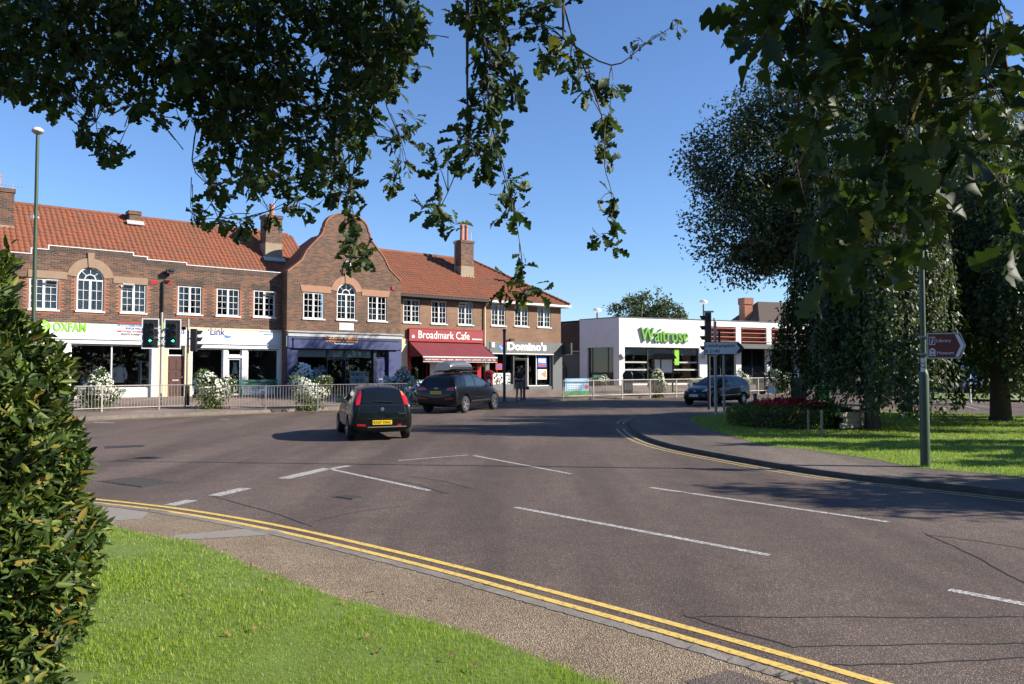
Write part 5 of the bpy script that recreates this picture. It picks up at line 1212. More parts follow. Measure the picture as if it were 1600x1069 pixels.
a = inside(151, 582, 1.1); o = empty('wall_clock', (a[0], a[1], FZ+1.0), FA, 'round white clock standing on the charity shop display table', 'clock'); q = MB(); ringprism(q, 0, .16, 0, .15, 0, .04, 0, 2*math.pi, 20); q.build('face', M['sign_white'], o); q = MB(); ringprism(q, 0, .16, .15, .18, -.01, .05, 0, 2*math.pi, 20); q.build('rim', M['galv'], o)
a = inside(186, 600, .7); o = empty('dress_form', (a[0], a[1], FZ-.1), FA, 'dress form wearing a white jacket in the charity shop window', 'mannequin')
q = MB(); q.lathe([(.14, .85), (.2, .95), (.16, 1.15), (.19, 1.4), (.2, 1.5), (.06, 1.6), (.05, 1.68)], 14); q.build('torso', M['galv'], o, smooth=60); q = MB(); q.lathe([(.22, .8), (.24, .9), (.19, 1.15), (.22, 1.4), (.21, 1.52), (.1, 1.6)], 14); q.tube([(-.2, 0, 1.5), (-.3, -.02, 1.2), (-.28, -.04, .95)], [.08, .07, .05], 8); q.tube([(.2, 0, 1.5), (.3, -.02, 1.2), (.28, -.04, .95)], [.08, .07, .05], 8); q.build('jacket', M['cloth_white'], o, smooth=60); q = MB(); q.tube([(0, 0, 0), (0, 0, .85)], .025, 6); q.lathe([(.2, 0), (.2, .03), (.03, .05)], 12); q.build('stand', M['black_paint'], o)
a = inside(168, 598, 1.4); o = empty('armchair', (a[0], a[1], FZ-.1), FA, 'tan armchair inside the charity shop window', 'chair'); q = MB(); q.box(-.35, .35, -.3, .3, .25, .5); q.build('seat', M['cloth_khaki'], o, bevel=.05); q = MB(); q.box(-.35, .35, .2, .38, .5, 1.1); q.build('backrest', M['cloth_beige'], o, bevel=.05)
for sx in (-.42, .35): q = MB(); q.box(sx, sx+.08, -.3, .3, .2, .7); q.build('arm', M['cloth_khaki'], o, bevel=.03)
o = shelf_unit(219, 234, .6, 'white glass display cabinet at the right of the charity shop window', h=1.85)
a = inside(125, 590, .8); o = empty('wicker_chair', (a[0], a[1], FZ-.1), FA+R(20), 'round wicker chair at the left of the charity shop window', 'chair'); q = MB(); ringprism(q, 0, .95, .28, .40, 0, .1, 0, 2*math.pi, 18); q.build('back_ring', M['oak_wood'], o); q = MB(); q.lathe([(.36, .4), (.38, .5), (.05, .52)], 14, (0, -.25, 0)); q.build('seat', M['oak_wood'], o); q = MB(); q.lathe([(.25, 0), (.12, .2), (.2, .4)], 12, (0, -.25, 0)); q.build('base', M['oak_wood'], o)
shelf_unit(314, 334, 1.6, 'open shelf unit with yellow box inside the second shop', 'oak_wood', 1.55)
a = inside(329, 583, 1.7); q = MB(); q.box(-.13, .13, -.1, .1, 0, .26); o = q.build('yellow_box', M['cloth_yellow'], None, (a[0], a[1], FZ+.895), (0, 0, FA), bevel=.01); tag(o, 'yellow box standing on the second shop shelf unit', 'box')
for px, lab in ((319, 'crystal chandelier over the shelf unit inside the second shop'), (402, 'crystal chandelier by the plain wall inside the second shop')):
    a = inside(px, 553, 1.3); o = empty('chandelier', a, FA, lab, 'chandelier'); q = MB(); q.tube([(0, 0, .2), (0, 0, .75)], .01, 4); q.build('chain', M['chrome'], o); q = MB(); q.lathe([(.03, .2), (.05, .05), (.08, -.05), (.02, -.2)], 10)
    for i in range(8): w_ = i*math.pi/4; q.tube([(0, 0, -.02), (.15*math.cos(w_), .15*math.sin(w_), -.08), (.28*math.cos(w_), .28*math.sin(w_), .05)], .012, 4); q.lathe([(.03, 0), (.02, .08), (0, .1)], 6, (.28*math.cos(w_), .28*math.sin(w_), .05)); q.lathe([(0, -.12), (.02, -.06), (0, 0)], 5, (.2*math.cos(w_), .2*math.sin(w_), -.06))
    q.build('branches', M['light_clear'], o)
a = inside(367, 575, .35); o = empty('child_dress', a, FA, 'small white dress hanging in the second shop doorway', 'dress'); q = MB(); q.prism([(-.16, -.3), (.16, -.3), (.08, .1), (.1, .3), (-.1, .3), (-.08, .1)], -.03, .03); q.build('cloth', M['cloth_white'], o); q = MB(); q.tube([(-.1, 0, .31), (0, 0, .36), (.1, 0, .31)], .008, 4); q.build('hanger', M['chrome'], o)
a = inside(410, 606, .9); o = empty('dining_table', (a[0], a[1], FZ-.1), FA, 'white covered table inside the second shop right window', 'table'); q = MB(); q.box(-.9, .5, -.3, .5, .74, .8); q.build('top', M['cloth_white'], o)
for x in (-.85, .45): q = MB(); q.box(x-.03, x+.03, 0, .06, 0, .74); q.build('leg', M['cloth_white'], o)
for px, lab, c_ in ((480, 'property photo display in the estate agent left window', 3), (562, 'property photo display in the estate agent right window', 4)):
    s_, z_ = plane_hit(px, 590, FO, FA, PG-.5); b0 = FP(s_, PG-.5); o = empty('photo_display', (b0[0], b0[1], FZ), FA, lab, 'display'); random.seed(px)
    q = MB(); q.box(-.62, .62, .03, .06, .45, 1.25); q.build('panel', M['galv_light'], o)
    for i in range(c_):
        for j in range(2):
            x = -.58+i*1.16/c_; z = .50+j*.37; q = MB(); q.box(x+.02, x+1.16/c_-.02, .01, .029, z, z+.33); cd = q.build('card', M['sign_white'], o); q = MB(); q.box(x+.035, x+1.16/c_-.035, .005, .0095, z+.1, z+.31); q.build('photo', M['card_photo' if (i+j) % 3 else 'poster_sky'], cd)
for i, px in enumerate((548, 559, 570)):
    s_, z_ = plane_hit(px, 565, FO, FA, PG-4.6); b0 = FP(s_, PG-4.6); o = empty('framed_picture', (b0[0], b0[1], z_), FA, 'dark framed picture on the estate agent back wall', 'picture', 'pictures on the estate agent wall'); q = MB(); q.box(-.3, .3, -.04, 0, -.35, .35); q.build('frame', M['black_paint'], o); q = MB(); q.box(-.22, .22, -.045, -.041, -.27, .27); q.build('print', M['paper'], o)
# ================================================================== vehicles
def eval_mesh(o):
    dg = bpy.context.evaluated_depsgraph_get(); return bpy.data.meshes.new_from_object(o.evaluated_get(dg))
def car_body(st, wheels, paint, arch_r):
    """st: stations (x, zbottom, zbelt, ztop, w_sill, w_belt, w_top) from tail to nose"""
    V = []; F = []; K = 9
    for x, zb, zl, zt, ws, wb, wt_ in st:
        zm = zb+(zl-zb)*.45
        half = [(0, zb), (ws*.8, zb), (ws, zb+.10), (ws*1.015, zm), (wb, zl), ((wb+wt_)/2*1.0, zl+(zt-zl)*.55), (wt_, zt-.045*min(1, (zt-zl)*3)), (wt_*.6, zt), (0, zt+.012)]
        V += [(x, y, z) for y, z in half]+[(x, -y, z) for y, z in half[1:-1]]
    n = 2*K-2
    idx = list(range(K))+[None]*0
    ring = [0]+list(range(1, K))+[K-1+j for j in range(K-2, 0, -1)]     # bottom centre, left side up, top centre, right side down
    for i in range(len(st)-1):
        for j in range(n): a, b_ = ring[j], ring[(j+1) % n]; F.append((i*n+a, i*n+b_, (i+1)*n+b_, (i+1)*n+a))
    F.append(tuple(ring)); F.append(tuple((len(st)-1)*n+r_ for r_ in ring[::-1]))
    me = bpy.data.meshes.new('body'); me.from_pydata(V, [], F); bm = bmesh.new(); bm.from_mesh(me); bmesh.ops.recalc_face_normals(bm, faces=bm.faces[:]); bm.to_mesh(me); bm.free()
    me.materials.append(M[paint]); me.materials.append(M['plastic_black'])
    o = link('body', me, None); s = o.modifiers.new('s', 'SUBSURF'); s.levels = 3; s.render_levels = 3
    full = eval_mesh(o); bvh = BVHTree.FromPolygons([v.co.copy() for v in full.vertices], [tuple(p.vertices) for p in full.polygons])
    tmp = []
    for wx, wy in wheels:
        q = MB(); k = 28; sy = 1 if wy > 0 else -1
        V2 = [(wx+arch_r*math.cos(2*math.pi*j/k), y, arch_r*.94+arch_r*math.sin(2*math.pi*j/k)) for y in (sy*(abs(wy)-.16), sy*1.3) for j in range(k)]
        q.add(V2, [tuple(range(k)), tuple(range(2*k-1, k-1, -1))]+[(j, k+j, k+(j+1) % k, (j+1) % k) for j in range(k)])
        c_ = q.build('cut', M['plastic_black']); bm = bmesh.new(); bm.from_mesh(c_.data); bmesh.ops.recalc_face_normals(bm, faces=bm.faces[:]); bm.to_mesh(c_.data); bm.free()
        b_ = o.modifiers.new('b', 'BOOLEAN'); b_.object = c_; b_.operation = 'DIFFERENCE'; b_.solver = 'EXACT'; b_.material_mode = 'TRANSFER'; tmp.append(c_)
    fin = eval_mesh(o); bpy.data.objects.remove(o)
    for c_ in tmp: bpy.data.objects.remove(c_)
    fin.shade_smooth(); fin.set_sharp_from_angle(angle=R(38)); fin.name = 'body'
    return fin, bvh
def on_body(bvh, poly, view, off=.006, thick=.012, cuts=3):
    """panel with the outline 'poly' given in a side ('l','r': x,z), rear/front ('b','f': y,z) or top ('t': x,y) view, laid on the bodywork"""
    bm = bmesh.new(); vs_ = [bm.verts.new((a, b_, 0)) for a, b_ in poly]; bm.faces.new(vs_)
    bmesh.ops.triangulate(bm, faces=bm.faces[:]); bmesh.ops.subdivide_edges(bm, edges=bm.edges[:], cuts=cuts, use_grid_fill=True); bmesh.ops.triangulate(bm, faces=bm.faces[:])
    D = {'l': Vector((0, -1, 0)), 'r': Vector((0, 1, 0)), 'b': Vector((1, 0, 0)), 'f': Vector((-1, 0, 0)), 't': Vector((0, 0, -1))}[view]
    for v in bm.verts:
        a, b_ = v.co.x, v.co.y
        p = {'l': Vector((a, 3, b_)), 'r': Vector((a, -3, b_)), 'b': Vector((-4, a, b_)), 'f': Vector((4, a, b_)), 't': Vector((a, b_, 4))}[view]
        hit = bvh.ray_cast(p, D)
        if hit[0] is None: hit = bvh.find_nearest(p+D*3)
        v.co = hit[0]-D*off
    bmesh.ops.recalc_face_normals(bm, faces=bm.faces[:])
    if sum((f.normal.dot(-D)) for f in bm.faces) < 0: bmesh.ops.reverse_faces(bm, faces=bm.faces[:])
    ext = bmesh.ops.extrude_face_region(bm, geom=bm.faces[:]); 
    for v in [g for g in ext['geom'] if isinstance(g, bmesh.types.BMVert)]: v.co += D*thick
    bmesh.ops.recalc_face_normals(bm, faces=bm.faces[:])
    me = bpy.data.meshes.new('panel'); bm.to_mesh(me); bm.free(); me.shade_smooth(); me.set_sharp_from_angle(angle=R(50)); return me
def seam_on(bvh, pts, view, r_=.006, n=6):
    q = MB(); P = []
    D = {'l': Vector((0, -1, 0)), 'r': Vector((0, 1, 0)), 'b': Vector((1, 0, 0)), 'f': Vector((-1, 0, 0))}[view]
    for i in range(len(pts)-1):
        for j in range(n):
            t = j/n; a = pts[i][0]*(1-t)+pts[i+1][0]*t; b_ = pts[i][1]*(1-t)+pts[i+1][1]*t
            p = {'l': Vector((a, 3, b_)), 'r': Vector((a, -3, b_)), 'b': Vector((-4, a, b_)), 'f': Vector((4, a, b_))}[view]
            h = bvh.ray_cast(p, D)
            if h[0] is not None: P.append(h[0])
    if len(P) > 2: q.tube(P, r_, 5)
    return q
def wheel(root, x, y, r_, w_=.21, rim='alloy', spokes=5, twin=False):
    s = 1 if y > 0 else -1; o = MB(); n = 28
    prof = [(r_*.66, -w_/2), (r_*.9, -w_/2), (r_*.985, -w_*.38), (r_, -w_*.2), (r_, w_*.2), (r_*.985, w_*.38), (r_*.9, w_/2), (r_*.66, w_/2), (r_*.64, 0), (r_*.66, -w_/2)]
    o.lathe(prof, n); W = o.build('wheel', M['tyre'], root, (x, y, r_), (R(-90)*s, 0, 0), smooth=50)   # local z points outwards
    q = MB(); q.lathe([(r_*.67, w_*.1), (r_*.67, w_*.46), (r_*.62, w_*.47), (r_*.60, w_*.30), (r_*.60, w_*.05)], n); q.lathe([(r_*.14, w_*.2), (r_*.14, w_*.42), (r_*.05, w_*.45)], 12)
    for i in range(spokes):
        for d_ in ((-.10, .10) if twin else (0,)):
            a = 2*math.pi*i/spokes+d_; c_ = Vector((math.cos(a)*r_*.37, math.sin(a)*r_*.37, w_*.36)); q.obox(c_, (r_*.52, r_*(.10 if twin else .17), .03), Matrix.Rotation(a, 3, 'Z'))
    q.build('rim', M[rim], W, smooth=40); q = MB(); q.lathe([(r_*.60, w_*.02), (r_*.59, w_*.10), (.02, w_*.10)], n); q.build('brake_disc', M['alloy_dark'], W)
def mk_car(name, label, pos, rz, spec):
    root = empty(name, pos, rz, label, spec.get('cat', 'car')); P = spec; fin, bvh = P.get('cache') or car_body(P['st'], [(x, sy*P['tw']) for x in P['wx'] for sy in (1, -1)], P['paint'], P['ar'])
    link('body', fin, None, root)
    for x in P['wx']:
        for sy in (1, -1): wheel(root, x, sy*(P['tw']-.02), P['wr'], rim=P.get('rim', 'alloy'), spokes=P.get('spokes', 5), twin=P.get('twin', False))
    for nm, poly, view, mat in P['panels']:
        for v in ([view] if view in 'bft' else list(view)):
            off = .016 if nm == 'trim' else .006
            link(nm, on_body(bvh, poly, v, off=off), M[mat], root)
    for pts, view in P.get('seams', []):
        for v in list(view):
            q = seam_on(bvh, pts, v)
            if q.v: q.build('panel_gap', M['plastic_black'], root)
    for x, z in P.get('handles', []):
        for s in (1, -1):
            h = bvh.ray_cast(Vector((x, 3*s, z)), Vector((0, -s, 0)))[0]
            q = MB(); q.box(-.09, .09, -.015, .02, -.018, .018); q.build('door_handle', M[P.get('handlem', P['paint'])], root, h, bevel=.006)
    mx, mz = P['mirror']
    for s in (1, -1):
        h = bvh.ray_cast(Vector((mx, 3*s, mz)), Vector((0, -s, 0)))[0]
        q = MB(); q.box(-.06, .06, -.12, .12, -.085, .085); o = q.build('door_mirror', M[P['paint']], root, (mx, h.y+s*.10, mz+.06), (0, 0, 0), bevel=.035); q = MB(); q.box(-.066, -.0605, -.1, .1, -.065, .065); q.build('mirror_glass', M['chrome'], o)
    return root, bvh
def plate(root, bvh, s_, view, z, mat, x0=0., w_=.52, h_=.115):
    d = 1 if view == 'b' else -1; hit = bvh.ray_cast(Vector((-4*d, x0, z)), Vector((d, 0, 0)))[0]
    rot = (0, 0, R(-90) if view == 'b' else R(90))
    q = MB(); q.box(-w_/2, w_/2, -.012, .02, -h_/2, h_/2); o = q.build('number_plate', M[mat], root, hit-Vector((d*.012, 0, 0)), rot); text(o, s_, 0, 0, -.013, M['txt_black'], width=w_*.9, height=h_*.62, ext=.002, bold=.01)
def mir(p): return [(-a, b_) for a, b_ in p][::-1]

# Italian-style small hatchback, tail to the camera
fiat = dict(paint='car_black_green', tw=.78, wx=(-1.27, 1.24), wr=.305, ar=.355, rim='alloy',
  st=[(-2.0, .34, .60, .66, .66, .70, .60), (-1.965, .27, .80, .90, .76, .76, .66), (-1.92, .24, .93, 1.04, .81, .79, .68), (-1.80, .22, 1.0, 1.25, .83, .80, .63), (-1.63, .2, 1.0, 1.43, .84, .80, .58), (-1.2, .2, .99, 1.462, .845, .81, .565), (-.7, .2, .97, 1.49, .845, .815, .575), (0., .2, .95, 1.48, .845, .815, .57), (.45, .2, .94, 1.38, .845, .81, .56), (.85, .2, .94, 1.16, .84, .80, .60), (1.15, .2, .93, .985, .84, .79, .68), (1.55, .21, .82, .87, .83, .74, .62), (1.85, .24, .66, .72, .76, .66, .52), (2.0, .3, .5, .56, .58, .52, .4)],
  panels=[('rear_window', [(-.53, 1.02), (.53, 1.02), (.50, 1.22), (.44, 1.36), (-.44, 1.36), (-.50, 1.22)], 'b', 'car_glass'),
    ('tail_light', [(.60, .98), (.70, .96), (.70, 1.12), (.58, 1.36), (.515, 1.38), (.545, 1.2)], 'b', 'light_red'), ('tail_light', mir([(.60, .98), (.70, .96), (.70, 1.12), (.58, 1.36), (.515, 1.38), (.545, 1.2)]), 'b', 'light_red'),
    ('side_window', [(-.55, 1.0), (.62, .985), (.30, 1.36), (-.5, 1.40)], 'lr', 'car_glass'), ('side_window', [(-1.42, 1.06), (-.62, 1.02), (-.58, 1.40), (-1.2, 1.37)], 'lr', 'car_glass'),
    ('windscreen', [(-.58, 1.02), (.58, 1.02), (.48, 1.36), (-.48, 1.36)], 'f', 'car_glass'),
    ('rear_reflector', [(.42, .40), (.68, .41), (.66, .46), (.46, .45)], 'b', 'light_red'), ('rear_reflector', [(-.52, .40), (-.40, .40), (-.42, .45), (-.52, .45)], 'b', 'light_red'), ('bumper_insert', [(-.66, .37), (.4, .36), (.38, .385), (-.66, .40)], 'b', 'alloy')],
  seams=[([(-.66, .60), (-.6, .96), (.6, .96), (.66, .60)], 'b'), ([(-.62, .60), (.62, .60)], 'b'), ([(-.6, .3), (-.6, 1.0)], 'lr'), ([(.72, .3), (.75, .98)], 'lr')], handles=[(-.42, .88)], mirror=(.55, .96))
p = G(597, 689); h = Vector((-.31, .95, 0)).normalized(); c_ = Vector((p.x, p.y, 0))+h*1.98
car1, bv = mk_car('hatchback', 'small black hatchback driving away past the lane markings', (c_.x, c_.y, gz(c_.x, c_.y)), math.atan2(h.y, h.x), fiat)
car1.rotation_euler = (0, -math.asin(SLOPE*.95), math.atan2(h.y, h.x))
plate(car1, bv, 'RX07 DNC', 'b', .50, 'plate_yellow'); 
hit = bv.ray_cast(Vector((-4, 0, .85)), Vector((1, 0, 0)))[0]; q = MB(); q.lathe([(.055, 0), (.05, .012), (.03, .015)], 16); q.build('badge', M['chrome'], car1, hit, (0, R(-90), 0))
text(car1, 'Punto', -.50, 0, 0, M['chrome'], width=.17, ext=.003, shear=.3); t = [c for c in car1.children if c.name.startswith('lettering')][-1]; hit = bv.ray_cast(Vector((-4, -.52, .74)), Vector((1, 0, 0)))[0]; t.location = hit-Vector((.01, 0, 0)); t.rotation_euler = (0, 0, R(-90))
q = MB(); q.tube([(-1.92, .36, .27), (-2.0, .36, .26)], .035, 10, cap=False); q.build('exhaust', M['chrome'], car1); q = MB(); q.tube([(-1.95, -.3, 1.04), (-1.93, .2, 1.07)], .012, 5); q.build('rear_wiper', M['plastic_black'], car1); q = MB(); q.tube([(-1.0, 0, 1.49), (-1.2, 0, 1.68)], .008, 4); q.build('aerial', M['plastic_black'], car1)
hit = bv.ray_cast(Vector((-4, -.60, 1.31)), Vector((1, 0, 0)))[0]; link('indicator', on_body(bv, [(-.62, 1.22), (-.57, 1.22), (-.535, 1.33), (-.57, 1.33)], 'b', .012), M['light_amber'], car1)

# large dark estate with roof box
s_ = 1.03
audi = dict(paint='car_navy', tw=.86*s_, wx=(-1.42*s_, 1.40*s_), wr=.365, ar=.42, rim='alloy', spokes=5, twin=True,
  st=[(x*s_, zb*s_, zl*s_, zt*s_, a*s_, b_*s_, c_*s_) for x, zb, zl, zt, a, b_, c_ in [(-2.31, .42, .66, .72, .74, .80, .68), (-2.27, .34, .90, 1.0, .86, .87, .76), (-2.23, .30, 1.06, 1.15, .91, .90, .78), (-2.10, .27, 1.10, 1.38, .93, .90, .70), (-1.93, .25, 1.10, 1.60, .94, .90, .65), (-1.3, .25, 1.08, 1.635, .945, .905, .63), (-.7, .25, 1.06, 1.655, .945, .91, .635), (0., .25, 1.04, 1.645, .945, .91, .63), (.4, .25, 1.03, 1.56, .945, .90, .62), (.8, .25, 1.02, 1.36, .94, .89, .66), (1.15, .25, 1.02, 1.12, .935, .88, .74), (1.65, .26, .94, 1.0, .93, .83, .72), (2.05, .30, .80, .86, .87, .76, .62), (2.31, .38, .60, .66, .68, .62, .5)]],
  panels=[('rear_window', [(-.60, 1.17), (.60, 1.17), (.53, 1.42), (.48, 1.56), (-.48, 1.56), (-.53, 1.42)], 'b', 'car_glass'),
    ('tail_light', [(.46, .98), (.84, .97), (.86, 1.08), (.80, 1.13), (.55, 1.10)], 'b', 'light_red'), ('tail_light', mir([(.46, .98), (.84, .97), (.86, 1.08), (.80, 1.13), (.55, 1.10)]), 'b', 'light_red'),
    ('side_window', [(-.42, 1.13), (.88, 1.10), (.42, 1.55), (-.38, 1.59)], 'lr', 'car_glass_light'), ('side_window', [(-1.35, 1.15), (-.50, 1.13), (-.47, 1.59), (-1.2, 1.58)], 'lr', 'car_glass_light'), ('side_window', [(-1.85, 1.2), (-1.42, 1.16), (-1.28, 1.57), (-1.45, 1.55)], 'lr', 'car_glass'),
    ('windscreen', [(-.66, 1.12), (.66, 1.12), (.55, 1.54), (-.55, 1.54)], 'f', 'car_glass'), ('rear_reflector', [(.42, .60), (.82, .62), (.82, .67), (.44, .64)], 'b', 'light_red'), ('rear_reflector', mir([(.42, .60), (.82, .62), (.82, .67), (.44, .64)]), 'b', 'light_red'),
    ('sill_trim', [(-.95, .46), (.95, .46), (.95, .53), (-.95, .53)], 'lr', 'alloy_dark')],
  seams=[([(-.62, .72), (.62, .72)], 'b'), ([(-.46, .4), (-.46, 1.6)], 'lr'), ([(.86, .4), (.92, 1.1)], 'lr'), ([(-1.1, .6), (-1.35, 1.12)], 'lr'), ([(-1.5, 1.12), (.95, 1.08)], 'lr')], handles=[(-.25, 1.0), (-1.25, 1.02)], mirror=(.72, 1.1))
p = G(684, 646); h = Vector((math.cos(R(66)), math.sin(R(66)), 0)); c_ = Vector((p.x, p.y, 0))+h*2.2
car2, bv = mk_car('estate_car', 'large dark blue car carrying a silver roof box', (c_.x, c_.y, gz(c_.x, c_.y)), R(66), audi); car2.rotation_euler = (0, -math.asin(SLOPE*.9), R(66))
plate(car2, bv, 'GP62 DWV', 'b', .88, 'plate_yellow'); q = MB()
for i in range(4): ringprism(q, (i-1.5)*.045, 0, .024, .032, -.004, .0, 0, 2*math.pi, 12)
hit = bv.ray_cast(Vector((-4, 0, 1.06)), Vector((1, 0, 0)))[0]; q.build('badge_rings', M['chrome'], car2, hit-Vector((.01, 0, 0)), (0, 0, R(-90)))
for sx in (1, -1):
    q = MB(); q.tube([(-1.45, sx*.62, 1.70), (-1.2, sx*.63, 1.755), (.1, sx*.63, 1.755), (.4, sx*.62, 1.68)], .02, 6); q.build('roof_rail', M['plastic_black'], car2)
for x in (-1.0, .05): q = MB(); q.box(x-.05, x+.05, -.66, .66, 1.76, 1.80); q.build('roof_bar', M['plastic_black'], car2)
rbx = empty('roof_box', (c_.x, c_.y, gz(c_.x, c_.y)), R(66), 'silver streamlined roof box strapped on the dark blue car', 'roof box'); V = []; F = []; n = 14; k = 14
for i in range(n+1):
    t = i/n; x = -1.75+2.45*t; sc = max(.02, (1-abs(2*t-.78)**2.6*.75)) if t > 0 else .35; hgt = .40*(.55+.45*math.sin(math.pi*min(1, .25+t*.55)))*(1 if t < .7 else (1-((t-.7)/.3)**2*.75))*(.72 if i == 0 else 1); wd = .40*(1 if t < .6 else 1-((t-.6)/.4)**2.2*.6)*(.92 if i == 0 else 1)
    for j in range(k): a = 2*math.pi*j/k; ca, sa = math.cos(a), math.sin(a); V.append((x, math.copysign(abs(ca)**.6, ca)*wd, 1.80+hgt*(.5+.5*math.copysign(abs(sa)**.7, sa))))
for i in range(n):
    for j in range(k): F.append((i*k+j, i*k+(j+1) % k, (i+1)*k+(j+1) % k, (i+1)*k+j))
F += [tuple(range(k))[::-1], tuple(n*k+j for j in range(k))]; q = MB(); q.add(V, F); q.build('shell', M['roofbox_silver'], rbx, smooth=50)
q = MB(); q.box(-1.7, .55, -.405, .405, 1.93, 1.945); q.build('lid_seam', M['plastic_black'], rbx)

# small dark hatchback coming the other way
yar = dict(paint='car_grey', tw=.76, wx=(-1.24, 1.26), wr=.30, ar=.35, rim='alloy', spokes=7,
  st=[(-1.93, .34, .62, .68, .66, .70, .6), (-1.89, .26, .86, .94, .78, .77, .66), (-1.84, .23, .98, 1.09, .82, .79, .67), (-1.73, .21, 1.02, 1.33, .83, .80, .61), (-1.55, .2, 1.01, 1.47, .84, .80, .58), (-.8, .2, .98, 1.51, .845, .81, .57), (-.1, .2, .95, 1.50, .845, .81, .565), (.30, .2, .94, 1.45, .845, .805, .55), (.66, .2, .94, 1.24, .84, .80, .59), (.93, .2, .93, 1.04, .84, .79, .68), (1.05, .2, .91, .965, .84, .785, .70), (1.42, .21, .85, .905, .83, .76, .66), (1.72, .23, .75, .80, .79, .71, .58), (1.9, .3, .54, .60, .6, .54, .42)],
  panels=[('windscreen', [(-.60, 1.07), (.60, 1.07), (.49, 1.41), (-.49, 1.41)], 'f', 'car_glass_light'), ('side_window', [(-.35, 1.0), (.66, .99), (.24, 1.38), (-.33, 1.41)], 'lr', 'car_glass_light'), ('side_window', [(-1.3, 1.06), (-.43, 1.01), (-.4, 1.42), (-1.12, 1.38)], 'lr', 'car_glass'), ('rear_window', [(-.55, 1.08), (.55, 1.08), (.45, 1.38), (-.45, 1.38)], 'b', 'car_glass'),
    ('headlight', [(.40, .70), (.68, .72), (.70, .84), (.58, .86)], 'f', 'light_clear'), ('headlight', mir([(.40, .70), (.68, .72), (.70, .84), (.58, .86)]), 'f', 'light_clear'), ('grille', [(-.34, .34), (.34, .34), (.40, .48), (-.40, .48)], 'f', 'plastic_black'), ('tail_light', [(.58, .85), (.70, .85), (.70, 1.08), (.60, 1.08)], 'b', 'light_red'), ('tail_light', mir([(.58, .85), (.70, .85), (.70, 1.08), (.60, 1.08)]), 'b', 'light_red'), ('trim', [(-.9, .52), (.85, .50), (.85, .535), (-.9, .555)], 'lr', 'chrome')],
  seams=[([(-.38, .3), (-.38, 1.02)], 'lr'), ([(.75, .3), (.8, 1.0)], 'lr'), ([(-.95, .5), (-1.2, 1.0)], 'lr')], handles=[(-.22, .90), (-1.1, .93)], handlem='chrome', mirror=(.62, .98))
p = G(1124, 634); h = Vector((-.76, -.65, 0)).normalized(); rz = math.atan2(h.y, h.x)
yar['cache'] = car_body(yar['st'], [(x, sy*yar['tw']) for x in yar['wx'] for sy in (1, -1)], yar['paint'], yar['ar'])
c_ = Vector((p.x, p.y, 0))+Vector((.15, 1.2, 0)); car3, bv = mk_car('hatchback', 'small dark grey hatchback with chrome trim approaching beyond the island', (c_.x, c_.y, gz(c_.x, c_.y)), rz, yar)
plate(car3, bv, 'GX13 CZW', 'f', .50, 'plate_white'); hit = bv.ray_cast(Vector((4, 0, .70)), Vector((-1, 0, 0)))[0]; q = MB(); ringprism(q, 0, 0, .045, .06, -.004, 0, 0, 2*math.pi, 16); ringprism(q, 0, .01, .02, .03, -.004, 0, 0, 2*math.pi, 12); q.build('badge', M['chrome'], car3, hit+Vector((.012, 0, 0)), (0, 0, R(90)))
# car half hidden behind the trees
y2 = dict(yar); y2['paint'] = 'car_blue_dark'; p = G(1386, 618); me2 = yar['cache'][0].copy(); me2.materials.clear(); me2.materials.append(M['car_blue_dark']); me2.materials.append(M['plastic_black']); y2['cache'] = (me2, yar['cache'][1])
mk_car('parked_car', 'dark blue car half hidden behind the leaning tree trunk', (p.x, p.y+1, gz(p.x, p.y)), R(150), y2)
# white van
van = dict(paint='van_white', cat='van', tw=.86, wx=(-1.6, 1.55), wr=.34, ar=.40, rim='alloy_dark', spokes=6,
  st=[(-2.5, .4, 1.0, 1.9, .85, .9, .8), (-2.45, .3, 1.1, 2.05, .93, .93, .82), (-1.8, .28, 1.1, 2.1, .95, .94, .83), (0., .28, 1.1, 2.1, .95, .94, .83), (.7, .28, 1.1, 2.05, .95, .94, .82), (1.1, .28, 1.1, 1.85, .95, .93, .80), (1.55, .28, 1.08, 1.3, .94, .90, .78), (2.05, .30, 1.0, 1.08, .92, .86, .74), (2.4, .34, .75, .82, .85, .78, .64), (2.5, .4, .6, .66, .72, .68, .55)],
  panels=[('windscreen', [(-.75, 1.2), (.75, 1.2), (.68, 1.84), (-.68, 1.84)], 'f', 'car_glass_light'), ('side_window', [(.45, 1.2), (1.35, 1.18), (1.0, 1.72), (.45, 1.78)], 'lr', 'car_glass'), ('headlight', [(.5, .78), (.8, .8), (.82, .98), (.6, .98)], 'f', 'light_clear'), ('headlight', mir([(.5, .78), (.8, .8), (.82, .98), (.6, .98)]), 'f', 'light_clear'), ('grille', [(-.42, .72), (.42, .72), (.45, .88), (-.45, .88)], 'f', 'plastic_black'), ('bumper', [(-.7, .42), (.7, .42), (.72, .6), (-.72, .6)], 'f', 'plastic_black')],
  seams=[([(.4, .4), (.4, 1.9)], 'lr')], mirror=(1.25, 1.25), handles=[(.55, 1.05)])
p = G(1512, 612); mk_car('van', 'white van waiting on the far road behind the weeping trees', (p.x, p.y, gz(p.x, p.y)), R(-112), van)

